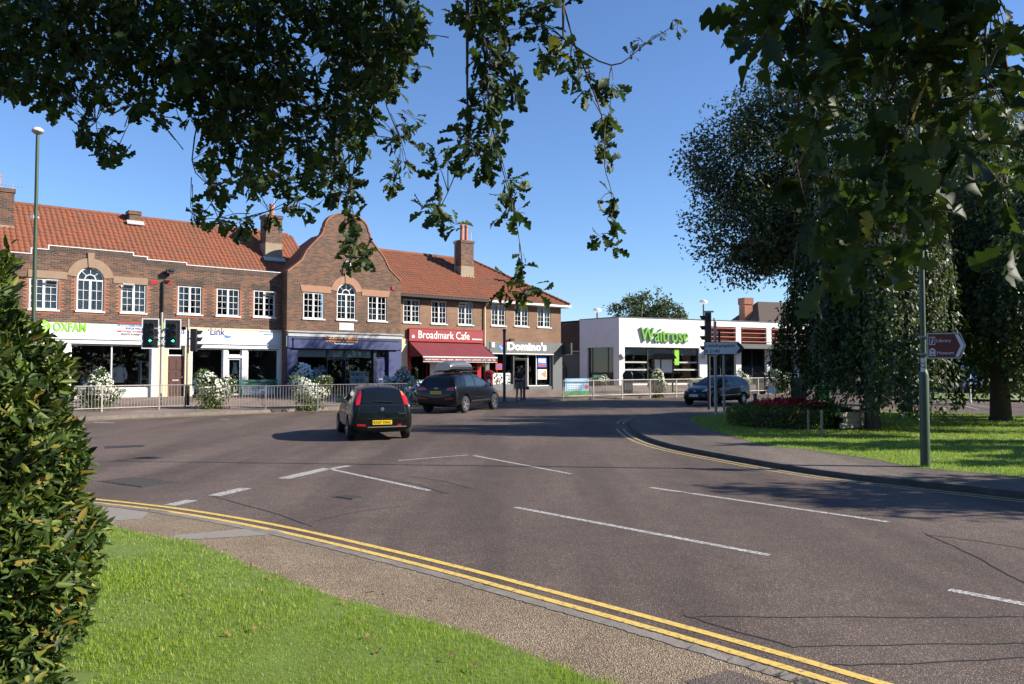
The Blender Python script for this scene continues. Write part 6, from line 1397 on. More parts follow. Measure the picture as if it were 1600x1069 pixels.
# ================================================================== people
def person(name, label, pos, rz, J, mats, sit=False, hat=None, hair='hair_brown', scale=1.0):
    """one continuous skinned body; J maps joint -> (x, y, z); faces -y locally"""
    order = ['pelvis', 'waist', 'chest', 'neck', 'chin', 'brow', 'crown', 'hipL', 'kneeL', 'ankL', 'toeL', 'hipR', 'kneeR', 'ankR', 'toeR', 'shL', 'elL', 'wrL', 'haL', 'shR', 'elR', 'wrR', 'haR', 'nose']
    rad = dict(pelvis=(.15, .11), waist=(.145, .10), chest=(.165, .11), neck=(.055, .055), chin=(.068, .075), brow=(.078, .092), crown=(.05, .06), hipL=(.088, .088), kneeL=(.058, .06), ankL=(.042, .045), toeL=(.036, .03), shL=(.06, .06), elL=(.043, .043), wrL=(.03, .03), haL=(.035, .022), nose=(.014, .014))
    E = [('pelvis', 'waist'), ('waist', 'chest'), ('chest', 'neck'), ('neck', 'chin'), ('chin', 'brow'), ('brow', 'crown'), ('brow', 'nose')]
    for s in 'LR': E += [('pelvis', 'hip'+s), ('hip'+s, 'knee'+s), ('knee'+s, 'ank'+s), ('ank'+s, 'toe'+s), ('chest', 'sh'+s), ('sh'+s, 'el'+s), ('el'+s, 'wr'+s), ('wr'+s, 'ha'+s)]
    J = dict(J); b_ = J['brow']; J['nose'] = (b_[0], b_[1]-.105, b_[2]-.03)
    root = empty(name, pos, rz, label, 'person'); me = bpy.data.meshes.new('body'); ix = {k: i for i, k in enumerate(order)}
    me.from_pydata([Vector(J[k])*scale for k in order], [(ix[a], ix[c_]) for a, c_ in E], []); o = link('body', me, None)
    md = o.modifiers.new('k', 'SKIN'); md.use_smooth_shade = True
    for k in order:
        r_ = rad.get(k) or rad[k[:-1]+'L']; sv = me.skin_vertices[0].data[ix[k]]; sv.radius = (r_[0]*scale, r_[1]*scale); sv.use_root = k == 'pelvis'
    s = o.modifiers.new('s', 'SUBSURF'); s.levels = 2; s.render_levels = 2
    fin = eval_mesh(o); bpy.data.objects.remove(o); fin.materials.clear()
    for m_ in mats: fin.materials.append(M[m_])                  # skin, top, trousers, shoes
    zc = J['chest'][2]*scale; zp = J['pelvis'][2]*scale; zn = J['neck'][2]*scale-.03; T = []
    wr = [Vector(J['wrL'])*scale, Vector(J['wrR'])*scale]; ha = [Vector(J['haL'])*scale, Vector(J['haR'])*scale]; leg = [Vector(J[k])*scale for k in ('hipL', 'kneeL', 'ankL', 'hipR', 'kneeR', 'ankR', 'toeL', 'toeR')]; el = [Vector(J['elL'])*scale, Vector(J['elR'])*scale]
    def seg(p, a, c_): d = c_-a; t = max(0, min(1, (p-a).dot(d)/max(d.length_squared, 1e-9))); return (p-(a+d*t)).length
    for f in fin.polygons:
        p = f.center; dl = min(seg(p, leg[0], leg[1]), seg(p, leg[1], leg[2]), seg(p, leg[3], leg[4]), seg(p, leg[4], leg[5])); df = min(seg(p, leg[2], leg[6]), seg(p, leg[5], leg[7])); da = min(seg(p, el[0], wr[0]), seg(p, el[1], wr[1]), seg(p, wr[0], ha[0]), seg(p, wr[1], ha[1])); db = min(seg(p, Vector(J['pelvis'])*scale, Vector(J['chest'])*scale), 9)
        if p.z > zn: m_ = 0
        elif df < .06 and df < dl: m_ = 3
        elif da < min(dl, db)-.01 and da < .055: m_ = 0
        elif dl < db and p.z < zp+.02: m_ = 2
        elif p.z < zp+.03 and dl < .14: m_ = 2
        else: m_ = 1
        f.material_index = m_
    link('body', fin, None, root)
    br_ = Vector(J['brow'])*scale
    q = MB(); q.lathe([(.092*scale, -.02), (.096*scale, .03), (.085*scale, .075), (.05*scale, .108), (.0, .118)], 14)
    hm = hat or hair; q.build('cap' if hat else 'hair', M[hm], root, br_+Vector((0, .012, .015)), (R(12), 0, 0), smooth=60)
    if hat: q = MB(); q.prismz([(-.07, -.08), (.07, -.08), (.06, -.17), (0, -.19), (-.06, -.17)], .0, .012); q.build('cap_peak', M[hat], root, br_+Vector((0, .0, .02)))
    q = MB()
    for sx in (-.03, .03): q.lathe([(.0, -.008), (.009, 0), (.0, .008)], 6, (sx, -.088, .0))
    q.build('eyes', M['black_paint'], root, br_)
    for hnd, s in (('haL', 1), ('haR', -1)):       # fingers
        hp_ = Vector(J[hnd])*scale; w_ = Vector(J['wr'+hnd[-1]])*scale; d = (hp_-w_).normalized(); side = d.cross(Vector((0, 0, 1))); side = side.normalized() if side.length > .1 else Vector((1, 0, 0)); q = MB()
        for i, L in enumerate((.062, .07, .066, .052)): b0 = hp_+side*(i-1.5)*.017*scale+d*.015; q.tube([b0, b0+d*L*.5*scale, b0+(d*L*.85+Vector((0, -.012, -.02)))*scale], [.0085, .008, .006], 6)
        b0 = w_.lerp(hp_, .55)+side*.028*scale*s; q.tube([b0, b0+(d*.03+side*.022*s)*scale, b0+(d*.062+side*.02*s)*scale], [.0095, .009, .007], 6); q.build('fingers', M[mats[0]], root, smooth=60)
    return root
STAND = dict(pelvis=(0, 0, .95), waist=(0, .0, 1.08), chest=(0, .01, 1.34), neck=(0, .01, 1.50), chin=(0, -.015, 1.56), brow=(0, -.01, 1.66), crown=(0, .0, 1.735), hipL=(.10, 0, .90), kneeL=(.12, -.02, .50), ankL=(.13, .02, .09), toeL=(.15, -.13, .04), hipR=(-.10, 0, .90), kneeR=(-.12, -.02, .50), ankR=(-.13, .02, .09), toeR=(-.15, -.13, .04), shL=(.19, .01, 1.42), elL=(.25, .04, 1.14), wrL=(.16, -.19, 1.10), haL=(.10, -.26, 1.11), shR=(-.19, .01, 1.42), elR=(-.25, .04, 1.14), wrR=(-.10, -.20, 1.09), haR=(-.03, -.26, 1.11))
p = on_pav(811, 627); man = person('person', 'person in dark cap, black top and khaki trousers standing by a bollard', p, face_cam(p)+R(28), STAND, ['skin', 'cloth_black', 'cloth_khaki', 'shoe'], hat='black_paint', scale=1.03)
ph = empty('phone', p, face_cam(p)+R(28), 'small dark phone held by the person in the cap', 'phone'); q = MB(); q.obox((.035, -.30, 1.17), (.075, .012, .15), Matrix.Rotation(R(-40), 3, 'X')); q.build('case', M['black_paint'], ph, bevel=.004); q = MB(); q.obox((.035, -.293, 1.176), (.066, .002, .13), Matrix.Rotation(R(-40), 3, 'X')); q.build('screen', M['car_glass'], ph)
WALK = dict(STAND); WALK.update(kneeL=(.10, -.20, .53), ankL=(.10, -.27, .12), toeL=(.11, -.43, .10), kneeR=(-.10, .06, .48), ankR=(-.10, .34, .17), toeR=(-.10, .24, .05), elL=(.24, .16, 1.16), wrL=(.23, .02, .96), haL=(.23, -.04, .90), elR=(-.24, -.06, 1.14), wrR=(-.23, -.22, 1.0), haR=(-.23, -.29, .97))
p = on_pav(247, 629.5); person('person', 'person in pale blue shirt and beige trousers walking past the brown door', p, FA-R(90), WALK, ['skin', 'cloth_blue', 'cloth_beige', 'cloth_white'], hair='hair_grey', scale=1.0)
SIT = dict(STAND)
for k in ('pelvis', 'waist', 'chest', 'neck', 'chin', 'brow', 'crown', 'shL', 'shR', 'hipL', 'hipR'): x, y, z = STAND[k]; SIT[k] = (x, y+.0, z-.42)
SIT.update(kneeL=(.12, -.44, .52), ankL=(.12, -.42, .10), toeL=(.13, -.57, .05), kneeR=(-.12, -.44, .52), ankR=(-.12, -.42, .10), toeR=(-.13, -.57, .05), elL=(.25, -.06, .76), wrL=(.16, -.30, .78), haL=(.13, -.38, .79), elR=(-.25, -.06, .76), wrR=(-.16, -.30, .78), haR=(-.13, -.38, .79))
def chair(p, rz, label):
    o = empty('cafe_chair', p, rz, label, 'chair', 'cafe chairs outside the supermarket'); q = MB(); q.box(-.22, .22, -.22, .22, .43, .46); q.build('seat', M['grey_dark'], o); q = MB(); q.box(-.22, .22, .2, .23, .6, .88); q.build('backrest', M['grey_dark'], o)
    for x in (-.2, .2):
        for y in (-.2, .2): q = MB(); q.tube([(x, y, -.05), (x, y, .43 if y < 0 else .88)], .014, 6); q.build('leg', M['galv_light'], o)
cafe = [(1131, 'cloth_pink', 'hair_grey', 1.5, 'pale pink'), (1149, 'cloth_black', 'hair_brown', -1.2, 'black'), (1154, 'cloth_blue', 'hair_fair', 2.6, 'light blue'), (1167, 'cloth_white', 'hair_brown', 1.3, 'white'), (1172, 'cloth_purple', 'hair_brown', -.5, 'purple'), (1178, 'cloth_yellow', 'hair_fair', 2.4, 'yellow')]
for px, cl, hr, rz, cn in cafe:
    p = on_pav(px, 606+random.uniform(-.5, .5)); z = p.z
    person('person', 'seated person in %s top outside the supermarket cafe' % cn, p, rz, SIT, ['skin', cl, 'cloth_denim', 'shoe'], hair=hr); chair(p, rz, 'dark cafe chair under the guest in %s top' % cn)
for px, who in ((1141, 'pale pink and black'), (1161, 'light blue and white'), (1175, 'purple and yellow')):
    p = on_pav(px, 606.4); o = empty('cafe_table', p, 0, 'round pale cafe table between guests in %s tops' % who, 'table', 'cafe tables outside the supermarket'); q = MB(); q.lathe([(.36, .72), (.37, .735), (.36, .75)], 18); q.build('top', M['galv_light'], o); q = MB(); q.tube([(0, 0, 0), (0, 0, .72)], .03, 8); q.build('stem', M['grey_dark'], o); q = MB(); q.lathe([(.24, 0), (.22, .02), (.03, .05)], 14); q.build('base', M['grey_dark'], o)
# ================================================================== planting
rng = np.random.default_rng(11)
def unit(a): return a/np.maximum(np.linalg.norm(a, axis=1, keepdims=True), 1e-9)
T_RHOMB = (np.array([(0, 0, 0), (.5, .24, .06), (1, 0, -.04), (.5, -.24, .06)]), np.array([(0, 3, 2, 1)]))
T_BAY = (np.array([(0, 0, 0), (.32, .17, .06), (.72, .15, .05), (1, 0, -.06), (.32, -.17, .06), (.72, -.15, .05)]), np.array([(0, 3, 2, 1), (0, 4, 5, 3)]))
def _oak(N, droop=.18, cup=.16, bend=0., lob=4.4, wid=.30):
    V = []; F = []
    for i in range(N):
        t = i/(N-1); env = .010 if t < .07 else wid*min(1, ((t-.07)/.55))**.75*(1 if t < .72 else math.sqrt(max(0, 1-((t-.72)/.28)**2)))
        w_ = env*(.30+.70*abs(math.sin(math.pi*(t-.07)*lob))**.7) if t > .07 else env
        z = -droop*t*t; s_ = bend*t*t; V += [(t, s_, z-.012), (min(1, t+.16*w_), s_+w_, z+cup*w_+.03*math.sin(9*t)), (min(1, t+.16*w_), s_-w_*.93, z+cup*w_*.7+.03*math.sin(9*t+2))]
    for i in range(N-1): a = 3*i; b_ = a+3; F += [(a, b_, b_+1, a+1), (a, a+2, b_+2, b_)]
    return np.array(V), np.array(F)
OAK_SHAPES = [(.18, .16, 0., 4.4, .30), (.45, .5, .12, 3.6, .27), (-.12, -.35, -.1, 4.6, .31), (.3, .8, .05, 4.0, .25)]
T_OAK = _oak(17); T_OAKS = [_oak(17, *q) for q in OAK_SHAPES]; T_OAKHI = [_oak(36, *q) for q in OAK_SHAPES]
def batch(P, ax, nrm, size, T, wscale=1.):
    ax = unit(ax); y = unit(np.cross(nrm, ax)); z = np.cross(ax, y); tv, tf = T; n = len(P)
    size = np.broadcast_to(np.asarray(size, float).reshape(-1, 1, 1) if np.ndim(size) else np.full((n, 1, 1), size), (n, 1, 1))
    L = tv[None, :, :, None]; B = np.stack([ax, y*wscale, z], 1)            # n,3,3
    V = P[:, None, :]+np.einsum('kc,ncd->nkd', tv, B)*size
    F = tf[None]+(np.arange(n)*len(tv))[:, None, None]
    return V.reshape(-1, 3), F.reshape(-1, tf.shape[1])
def leaves(name, parent, mat, P, ax, nrm, size, T, kind='stuff', smooth=False, wscale=1.):
    if isinstance(T, list):
        V, F, k0 = [], [], 0; size = np.asarray(size)
        for j, t_ in enumerate(T): v, f = batch(P[j::len(T)], ax[j::len(T)], nrm[j::len(T)], size[j::len(T)], t_, wscale); V.append(v); F.append(f+k0); k0 += len(v)
        V, F = np.concatenate(V), np.concatenate(F)
    else: V, F = batch(P, ax, nrm, size, T, wscale)
    me = arr_mesh(name, V, F)
    if smooth: me.shade_smooth()
    o = link(name, me, M[mat], parent)
    if kind: o['kind'] = kind
    return o
def rand_dir(n): return unit(rng.normal(size=(n, 3)))
def single_leaves(parent, mat, P, ax, nrm, size, T, count, name='leaf'):
    me_s = []
    for t_ in (T if isinstance(T, list) else [T]): me0 = arr_mesh(name, t_[0], t_[1]); me0.shade_smooth(); me0.materials.append(M[mat]); me_s.append(me0)
    ax = unit(ax); y = unit(np.cross(nrm, ax)); z = np.cross(ax, y)
    for i in range(count):
        o = bpy.data.objects.new(name, me_s[i % len(me_s)]); C.objects.link(o); o.parent = parent; s = float(size[i])
        m4 = Matrix(((ax[i][0]*s, y[i][0]*s, z[i][0]*s, P[i][0]), (ax[i][1]*s, y[i][1]*s, z[i][1]*s, P[i][1]), (ax[i][2]*s, y[i][2]*s, z[i][2]*s, P[i][2]), (0, 0, 0, 1))); o.matrix_local = m4
def tree(name, label, base, trunk, blobs, n, size, mat, group=None, bark='bark', cat='tree', shell=.55, limb=True, gap=.35):
    """trunk: list of (x, y, z, r) relative; blobs: (x, y, z, rx, ry, rz) relative"""
    o = empty(name, base, 0, label, cat, group); q = MB(); q.tube([t[:3] for t in trunk], [t[3] for t in trunk], 12); q.build('trunk', M[bark], o, smooth=60)
    if limb:
        q = MB(); top = Vector(trunk[-1][:3]); mid = Vector(trunk[len(trunk)//2][:3])
        for b_ in blobs:
            e = Vector(b_[:3]); s = mid.lerp(top, rng.uniform(.2, 1)); m_ = s.lerp(e, .5)+Vector((0, 0, .06*(e-s).length)); r_ = trunk[-1][3]
            q.tube([s, m_, e], [r_*.7, r_*.4, r_*.12], 7)
            for _ in range(5): d = Vector(rng.normal(size=3)); e2 = e+Vector((d.x*b_[3]*.5, d.y*b_[4]*.5, d.z*b_[5]*.5)); q.tube([m_.lerp(e, .6), e2], [r_*.2, r_*.05], 5)
        q.build('limbs', M[bark], o, smooth=60)
    B = np.array(blobs); vol = B[:, 3]*B[:, 4]+B[:, 3]*B[:, 5]; k = rng.choice(len(B), n, p=vol/vol.sum())
    # clumps: leaves gather round sub-centres so that the sky shows between them
    nc = max(6, n//40); kc = rng.choice(len(B), nc, p=vol/vol.sum()); dirs = rand_dir(nc); rr = rng.uniform(shell, 1.05, nc)[:, None]; cc = B[kc, :3]+dirs*B[kc, 3:6]*rr; cs = rng.uniform(.25, .6, nc)*B[kc, 3:6].mean(1)*gap
    ci = rng.integers(0, nc, n); P = cc[ci]+np.clip(rng.normal(size=(n, 3)), -1.45, 1.45)*cs[ci][:, None]*np.array([1, 1, .7]); D = rand_dir(n)
    ax = D+dirs[ci]*.6+np.array([0, 0, -.25]); nr = rand_dir(n)+np.array([0, 0, .8]); leaves('crown', o, mat, P, ax, nr, size*rng.uniform(.7, 1.3, n), T_RHOMB, kind=None); return o
def weeping(name, label, base, H, Rr, n, size, mat, tr=.28, zmin=(.7, 2.2), lean=0.):
    o = empty(name, base, 0, label, 'tree'); q = MB(); q.tube([(0, 0, -.2), (.02, 0, .15), (lean*.3, 0, 1.2), (lean, 0, H*.55), (lean, 0, H*.8)], [tr*1.35, tr*1.05, tr*.9, tr*.7, tr*.3], 14); q.build('trunk', M['bark'], o, smooth=60)
    q = MB(); strands = []; ns = n//70
    for i in range(16):
        a = 2*math.pi*i/16+rng.uniform(-.2, .2); rr = Rr*rng.uniform(.6, .95); e = Vector((lean+math.cos(a)*rr, math.sin(a)*rr, H*rng.uniform(.55, .8))); s = Vector((lean, 0, H*rng.uniform(.5, .75))); m_ = s.lerp(e, .5)+Vector((0, 0, H*.14)); q.tube([s, m_, e, e+Vector((math.cos(a)*.25, math.sin(a)*.25, -H*.2))], [.09, .06, .03, .008], 6)
    q.build('limbs', M['bark'], o, smooth=60)
    a = rng.uniform(0, 2*math.pi, ns); rr = Rr*np.sqrt(rng.uniform(.12, 1, ns)); lob = 1+.20*np.sin(a*3+.6)+.16*np.sin(a*7+1.3)+.1*np.sin(a*11); rr = rr*lob
    ztop = H*(1-.42*(rr/Rr)**2)+rng.normal(0, .3, ns)+.9*np.sin(a*6+rr*3); zl = np.where(rr > Rr*.35, rng.uniform(zmin[0], zmin[1], ns), ztop-rng.uniform(.5, 2.2, ns)); zl = zl+np.maximum(0, 1.6*np.sin(a*8+1)+.8*np.sin(a*17)); zl = np.minimum(zl, ztop-.4); zl = np.where(rng.random(ns) < .3, np.maximum(zl, ztop*rng.uniform(.3, .75, ns)), zl)
    tq = MB(); si = rng.integers(0, ns, n); u = rng.random(n)**.9; z = ztop[si]+(zl[si]-ztop[si])*u; drift = .25*u*np.sin(si*1.7)
    X = lean+np.cos(a[si])*(rr[si]+drift)+rng.normal(0, .07, n); Y = np.sin(a[si])*(rr[si]+drift)+rng.normal(0, .07, n)
    for i in range(0, ns, 3): tq.tube([(lean+math.cos(a[i])*rr[i], math.sin(a[i])*rr[i], ztop[i]), (lean+math.cos(a[i])*(rr[i]+.2*math.sin(i*1.7)), math.sin(a[i])*(rr[i]+.2*math.sin(i*1.7)), zl[i])], [.012, .004], 4, cap=False)
    tq.build('hanging_twigs', M['twig'], o); P = np.stack([X, Y, z], 1); D = rand_dir(n)*.75+np.array([0, 0, -.8]); D[:, 0] += np.cos(a[si])*.35; D[:, 1] += np.sin(a[si])*.35
    nr = np.stack([np.cos(a[si]), np.sin(a[si]), np.full(n, .5)], 1)+rand_dir(n)*.7; leaves('crown', o, mat, P, D, nr, size*rng.uniform(.7, 1.35, n), T_RHOMB, kind=None); return o

pa = G(1308, 655, .13); za = gz(pa.x, pa.y)+.13
weeping('weeping_tree', 'weeping tree whose drooping curtain hangs over the clipped flower bed', (10.95, 24.2, gz(0, 24.2)+.1), 8.8, 2.3, 44000, .16, 'leaf_weep', .22, (.35, 1.9))
pb = G(1563, 655, .13); weeping('weeping_tree', 'weeping tree with stout rough trunk standing on open lawn', (pb.x, pb.y, gz(pb.x, pb.y)+.1), 9.8, 4.3, 80000, .185, 'leaf_weep', .33, (.55, 2.3))
base = (18.9, 40, gz(0, 40)+.1)
tree('tall_tree', 'tall broad tree with leaning trunk and airy dark crown behind the island', base, [(-.6, 0, -.3, .75), (-.35, 0, .6, .6), (.2, 0, 3, .5), (.6, 0, 6, .42), (.3, 0, 10, .28), (0, 0, 14, .12)],
     [(-6.6, 0, 9.0, 3.2, 3, 2.8), (-7.2, 0, 12.2, 2.9, 3, 2.6), (-4.4, .5, 8.6, 2.6, 2.6, 1.8), (-4.6, 0, 14.6, 3., 3, 2.6), (-3, 1, 10.5, 3, 3, 3), (-.5, 0, 16.2, 3.2, 3, 2.6), (0, -2, 11, 3.4, 3, 3.2), (3, 0, 14, 3.6, 3, 3), (5, 0, 10, 3.6, 3, 3.2), (1.5, 0, 7.4, 3, 3, 2.0), (6.5, 0, 6.5, 2.6, 2.6, 2), (-6.0, 0, 7.5, 1.9, 1.9, .9), (8, 1, 12, 3, 3, 3)], 120000, .22, 'leaf_tall', gap=.40, shell=.45)
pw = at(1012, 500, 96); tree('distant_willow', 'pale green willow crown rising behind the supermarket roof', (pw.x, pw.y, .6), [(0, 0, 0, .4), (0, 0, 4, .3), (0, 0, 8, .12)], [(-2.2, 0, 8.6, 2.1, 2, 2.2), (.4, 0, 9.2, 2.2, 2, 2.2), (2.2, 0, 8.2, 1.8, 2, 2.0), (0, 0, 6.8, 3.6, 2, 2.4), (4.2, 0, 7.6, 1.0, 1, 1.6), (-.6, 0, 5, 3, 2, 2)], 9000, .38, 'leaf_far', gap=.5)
# trees across the back road closing the view, and two beyond the right of the lawn whose shade reaches the road
for i, (px, D_, h, lab) in enumerate([(1275, 74, 8, 'rounded dark tree beyond the supermarket end wall'), (1390, 78, 12.5, 'broad dark tree across the back road behind the leaning trunk'), (1490, 70, 12.5, 'leafy tree across the back road behind the white van'), (1600, 66, 13.5, 'dense tree across the back road behind the stout weeping trunk'), (1720, 60, 13, 'dense tree at the far right bend of the back road')]):
    p = at(px, 600, D_); r_ = h*.42; tree('background_tree', lab, (p.x, p.y, .5), [(0, 0, -.2, .3), (0, 0, h*.4, .22), (0, 0, h*.7, .1)], [(0, 0, h*.66, r_, r_, h*.34), (-r_*.6, 0, h*.42, r_*.7, r_*.6, h*.3), (r_*.6, 0, h*.42, r_*.7, r_*.6, h*.3), (0, 0, h*.25, r_*1.1, r_*.6, h*.24)], 9000, .42, 'leaf_tall', group='trees across the back road', gap=.55, shell=.3)
tree('lawn_tree', 'spreading tree at the roadside just beyond the island lawn', (18.2, 11.4, .2), [(0, 0, -.2, .4), (0, 0, 2.5, .3), (.2, 0, 5.5, .15)], [(0, 0, 5.6, 2.6, 1.6, 1.5), (-1.6, .5, 4.6, 1.8, 1.2, 1.0), (1.8, 0, 5.0, 2.0, 1.5, 1.3), (.3, -.3, 7.2, 1.8, 1.4, 1.1)], 6000, .26, 'leaf_weep', gap=.5)
tree('lawn_tree', 'tall spreading tree on the lawn near the island bend', (20.5, 17.6, .2), [(0, 0, -.2, .4), (0, 0, 3, .3), (0, 0, 6.5, .15)], [(0, 0, 6.0, 2.2, .5, .9), (-1.4, 1.7, 4.6, 2.0, .45, .7), (1.0, -1.6, 5.4, 2.2, .4, .8), (-.5, 3.0, 6.6, 2.0, .5, .7), (.5, -2.9, 6.0, 1.8, .4, .7), (0, .8, 7.6, 1.8, .4, .6)], 6500, .26, 'leaf_weep', gap=.45)

belt = smooth_pl([(-60, -22), (-20, -26), (20, -27), (55, -26), (74, -5), (78, 25), (74, 48)], 8); BP = [];  # unseen foliage belt, added to darken reflections in cars and shop windows
for i in range(len(belt)-1):
    a, b_ = np.array(belt[i]), np.array(belt[i+1]); m_ = 420; t = rng.random((m_, 1)); h_ = 9+2.2*math.sin(i*1.3)+1.2*math.sin(i*2.9); P = np.concatenate([a+(b_-a)*t+rng.normal(0, 1.6, (m_, 2)), (rng.random((m_, 1))**.8)*h_], 1); BP.append(P)
BP = np.concatenate(BP); n = len(BP); o = leaves('tree_belt', None, 'leaf_tall', BP, rand_dir(n), rand_dir(n), 1.1, T_RHOMB); tag(o, 'dense belt of dark garden trees enclosing the junction', 'trees')
# utility cabinets by the far side road
for px, py, w_, h_, mt, lab in ((1248, 629, .75, 1.25, 'green_pole', 'dark green roadside cabinet half hidden behind weeping branches'), (1285, 625, .8, .75, 'poster_green', 'low pale green roadside cabinet half hidden behind weeping branches')):
    p = G(px, py, .1); o = empty('utility_cabinet', (p.x, p.y, gz(p.x, p.y)+.1), face_cam(p), lab, 'cabinet'); q = MB(); q.box(-w_/2, w_/2, -.2, .2, 0, h_); q.build('body', M[mt], o, bevel=.02); q = MB(); q.box(-w_/2-.03, w_/2+.03, -.23, .23, h_, h_+.05); q.build('lid', M[mt], o); q = MB(); q.box(-.01, .01, -.208, -.2005, .1, h_-.1); q.build('door_gap', M['black_paint'], o)

# clipped round flower bed with stone wall
bx, by = 8.95, 25.7; bzz = gz(bx, by)+.13; o = empty('flower_bed', (bx, by, bzz), 0, 'round flower bed with clipped low hedge, red flowers and stone wall', 'flower bed')
q = MB(); q.lathe([(1.62, -.1), (1.62, .36), (1.4, .46), (.4, .55), (0.01, .56)], 28); q.build('soil_mound', M['soil'], o, smooth=50)
n = 7000; a = rng.uniform(0, 2*math.pi, n); t = rng.uniform(0, 1, n); rad = np.where(t < .6, 1.78+.10*np.sin(a*7), rng.uniform(1.25, 1.8, n)); z = np.where(t < .6, rng.uniform(.02, .5, n), .5+rng.normal(0, .025, n)); P = np.stack([np.cos(a)*rad, np.sin(a)*rad*1.05, z], 1); P += rng.normal(0, .03, P.shape)
leaves('clipped_hedge', o, 'leaf_box', P, rand_dir(n)+np.stack([np.cos(a), np.sin(a), np.full(n, .4)], 1)*.8, rand_dir(n)+np.array([0, 0, .6]), .085, T_RHOMB, kind=None)
n = 2600; a = rng.uniform(0, 2*math.pi, n); rad = np.sqrt(rng.random(n))*1.25; P = np.stack([np.cos(a)*rad, np.sin(a)*rad, .62+.16*(1-rad/1.25)+rng.normal(0, .05, n)], 1); leaves('red_blossoms', o, 'petal_red', P, rand_dir(n), rand_dir(n)+np.array([0, 0, .9]), .09, T_RHOMB, kind=None, wscale=1.6)
n = 1500; a = rng.uniform(0, 2*math.pi, n); rad = rng.uniform(1.15, 1.4, n); P = np.stack([np.cos(a)*rad, np.sin(a)*rad, .58+rng.normal(0, .05, n)], 1); leaves('grey_foliage', o, 'leaf_plant', P, rand_dir(n), rand_dir(n)+np.array([0, 0, .9]), .1, T_RHOMB, kind=None)
sw = empty('stone_wall', (bx, by, bzz), 0, 'low curved wall of pale stone blocks beside the round flower bed', 'wall')
for i in range(14):
    for j in range(3):
        w_ = R(-62+i*8.2+(4 if j % 2 else 0)); rr = 2.12; q = MB(); q.obox((0, 0, 0), (.12+.02*((i*7+j*3) % 3), .285, .155)); b_ = q.build('stone_block', M['stone_wall'], sw, (math.cos(w_)*rr, math.sin(w_)*rr, .08+j*.162), (0, 0, w_), bevel=.012)
# planters on the guard rails
def planter(px, py, wd, ht, label, petal='petal_white', group='flower planters on the guard rails', trough='galv', gp=.36, gs=.042):
    p = on_pav(px, py); o = empty('flower_planter', p, FA if px < 860 else WA*.7, label, 'planter', None); w_ = wd*p.y/FPX; h_ = ht*p.y/FPX
    q = MB(); q.prism([(-w_*.38, .62), (w_*.38, .62), (w_*.40, .86), (-w_*.40, .86)], -.28, .02); q.build('trough', M[trough], o)
    n = int(900*w_*h_); u = rand_dir(n)*(rng.random(n)**.25)[:, None]; P = u*np.array([w_*.5, .42, h_*.40])+np.array([0, -.14, h_*.60]); P *= (1+.16*np.sin(P[:, 0]*5+px)+.10*np.sin(P[:, 2]*9+px))[:, None]; P[:, 2] -= (np.abs(P[:, 0])/w_)**2*h_*.35*rng.random(n); leaves('foliage', o, 'leaf_plant', P, u+rand_dir(n)*.5, u+rand_dir(n)*.5+np.array([0, 0, .4]), .11*rng.uniform(.7, 1.3, n), T_RHOMB, kind=None)
    m_ = int(n*.25); P2 = np.stack([rng.normal(0, w_*.16, m_), rng.normal(-.2, .12, m_), rng.uniform(.02, h_*.45, m_)], 1); leaves('trailing_stems', o, 'leaf_plant', P2, rand_dir(m_)*.5+np.array([0, 0, -.9]), rand_dir(m_), .13, T_RHOMB)
    m_ = int(1050*w_*h_*gp); cl = rand_dir(34); ci = rng.integers(0, 34, m_); u = unit(cl[ci]+rng.normal(0, .2, (m_, 3))); P = u*np.array([w_*.53, .46, h_*.42])*rng.uniform(.92, 1.06, m_)[:, None]+np.array([0, -.14, h_*.60]); P *= (1+.16*np.sin(P[:, 0]*5+px)+.10*np.sin(P[:, 2]*9+px))[:, None]; P[:, 2] -= (np.abs(P[:, 0])/w_)**2*h_*.3*rng.random(m_)
    leaves('blossoms', o, petal, P, np.cross(u, rand_dir(m_)), u+rand_dir(m_)*.35, gs*2*rng.uniform(.7, 1.2, m_), T_RHOMB, kind=None, wscale=2.0)
for a in [(152, 645, 72, 52, 'white flowering rail planter before the charity shop window'), (330, 641, 64, 54, 'white flowering rail planter beside the second shop door'), (482, 637, 62, 52, 'white flowering rail planter at the left of the navy shopfront')]: planter(*a)
planter(474, 627, 55, 46, 'silver-blue foliage planter behind the white one at the navy shopfront', 'petal_silver', gs=.07); planter(622, 627, 46, 42, 'silver-blue foliage planter before the navy panelled door', 'petal_silver', gs=.07); planter(648, 631, 40, 34, 'silver-blue foliage planter between the two cars', 'petal_silver', gs=.07)
planter(1026, 618.5, 34, 34, 'white flowering rail planter below the wooden notice board'); planter(935, 611, 28, 17, 'teal trough with white flowers by the supermarket side window', trough='teal', gp=.5); planter(1086, 614, 26, 22, 'white flowering planter before the supermarket wooden panel'); planter(1160, 612, 26, 26, 'white flowering rail planter behind the dark grey hatchback'); planter(1216, 612, 36, 34, 'large white flowering rail planter beyond the island')
p = on_pav(776, 617); o = empty('potted_plant', p, 0, 'yellow flowering plant in terracotta pot beside the pillar box', 'plant'); q = MB(); q.lathe([(.15, 0), (.2, .38), (.22, .40), (.2, .42)], 14); q.build('pot', M['pot_terracotta'], o, smooth=40); n = 160; P = rand_dir(n)*.24*(rng.random(n)**.4)[:, None]+np.array([0, 0, .65]); leaves('foliage', o, 'leaf_box', P, rand_dir(n)+np.array([0, 0, .4]), rand_dir(n), .12, T_RHOMB, kind=None)
s_, z_ = plane_hit(755, 567, FO, FA, .4); hp2 = FP(s_, .4); o = empty('hanging_basket', (hp2[0], hp2[1], z_), 0, 'hanging flower basket on the red pillar at the cafe', 'basket'); q = MB(); q.lathe([(.05, -.15), (.2, .0), (.22, .02)], 12); q.build('basket', M['dark_wood'], o); q = MB()
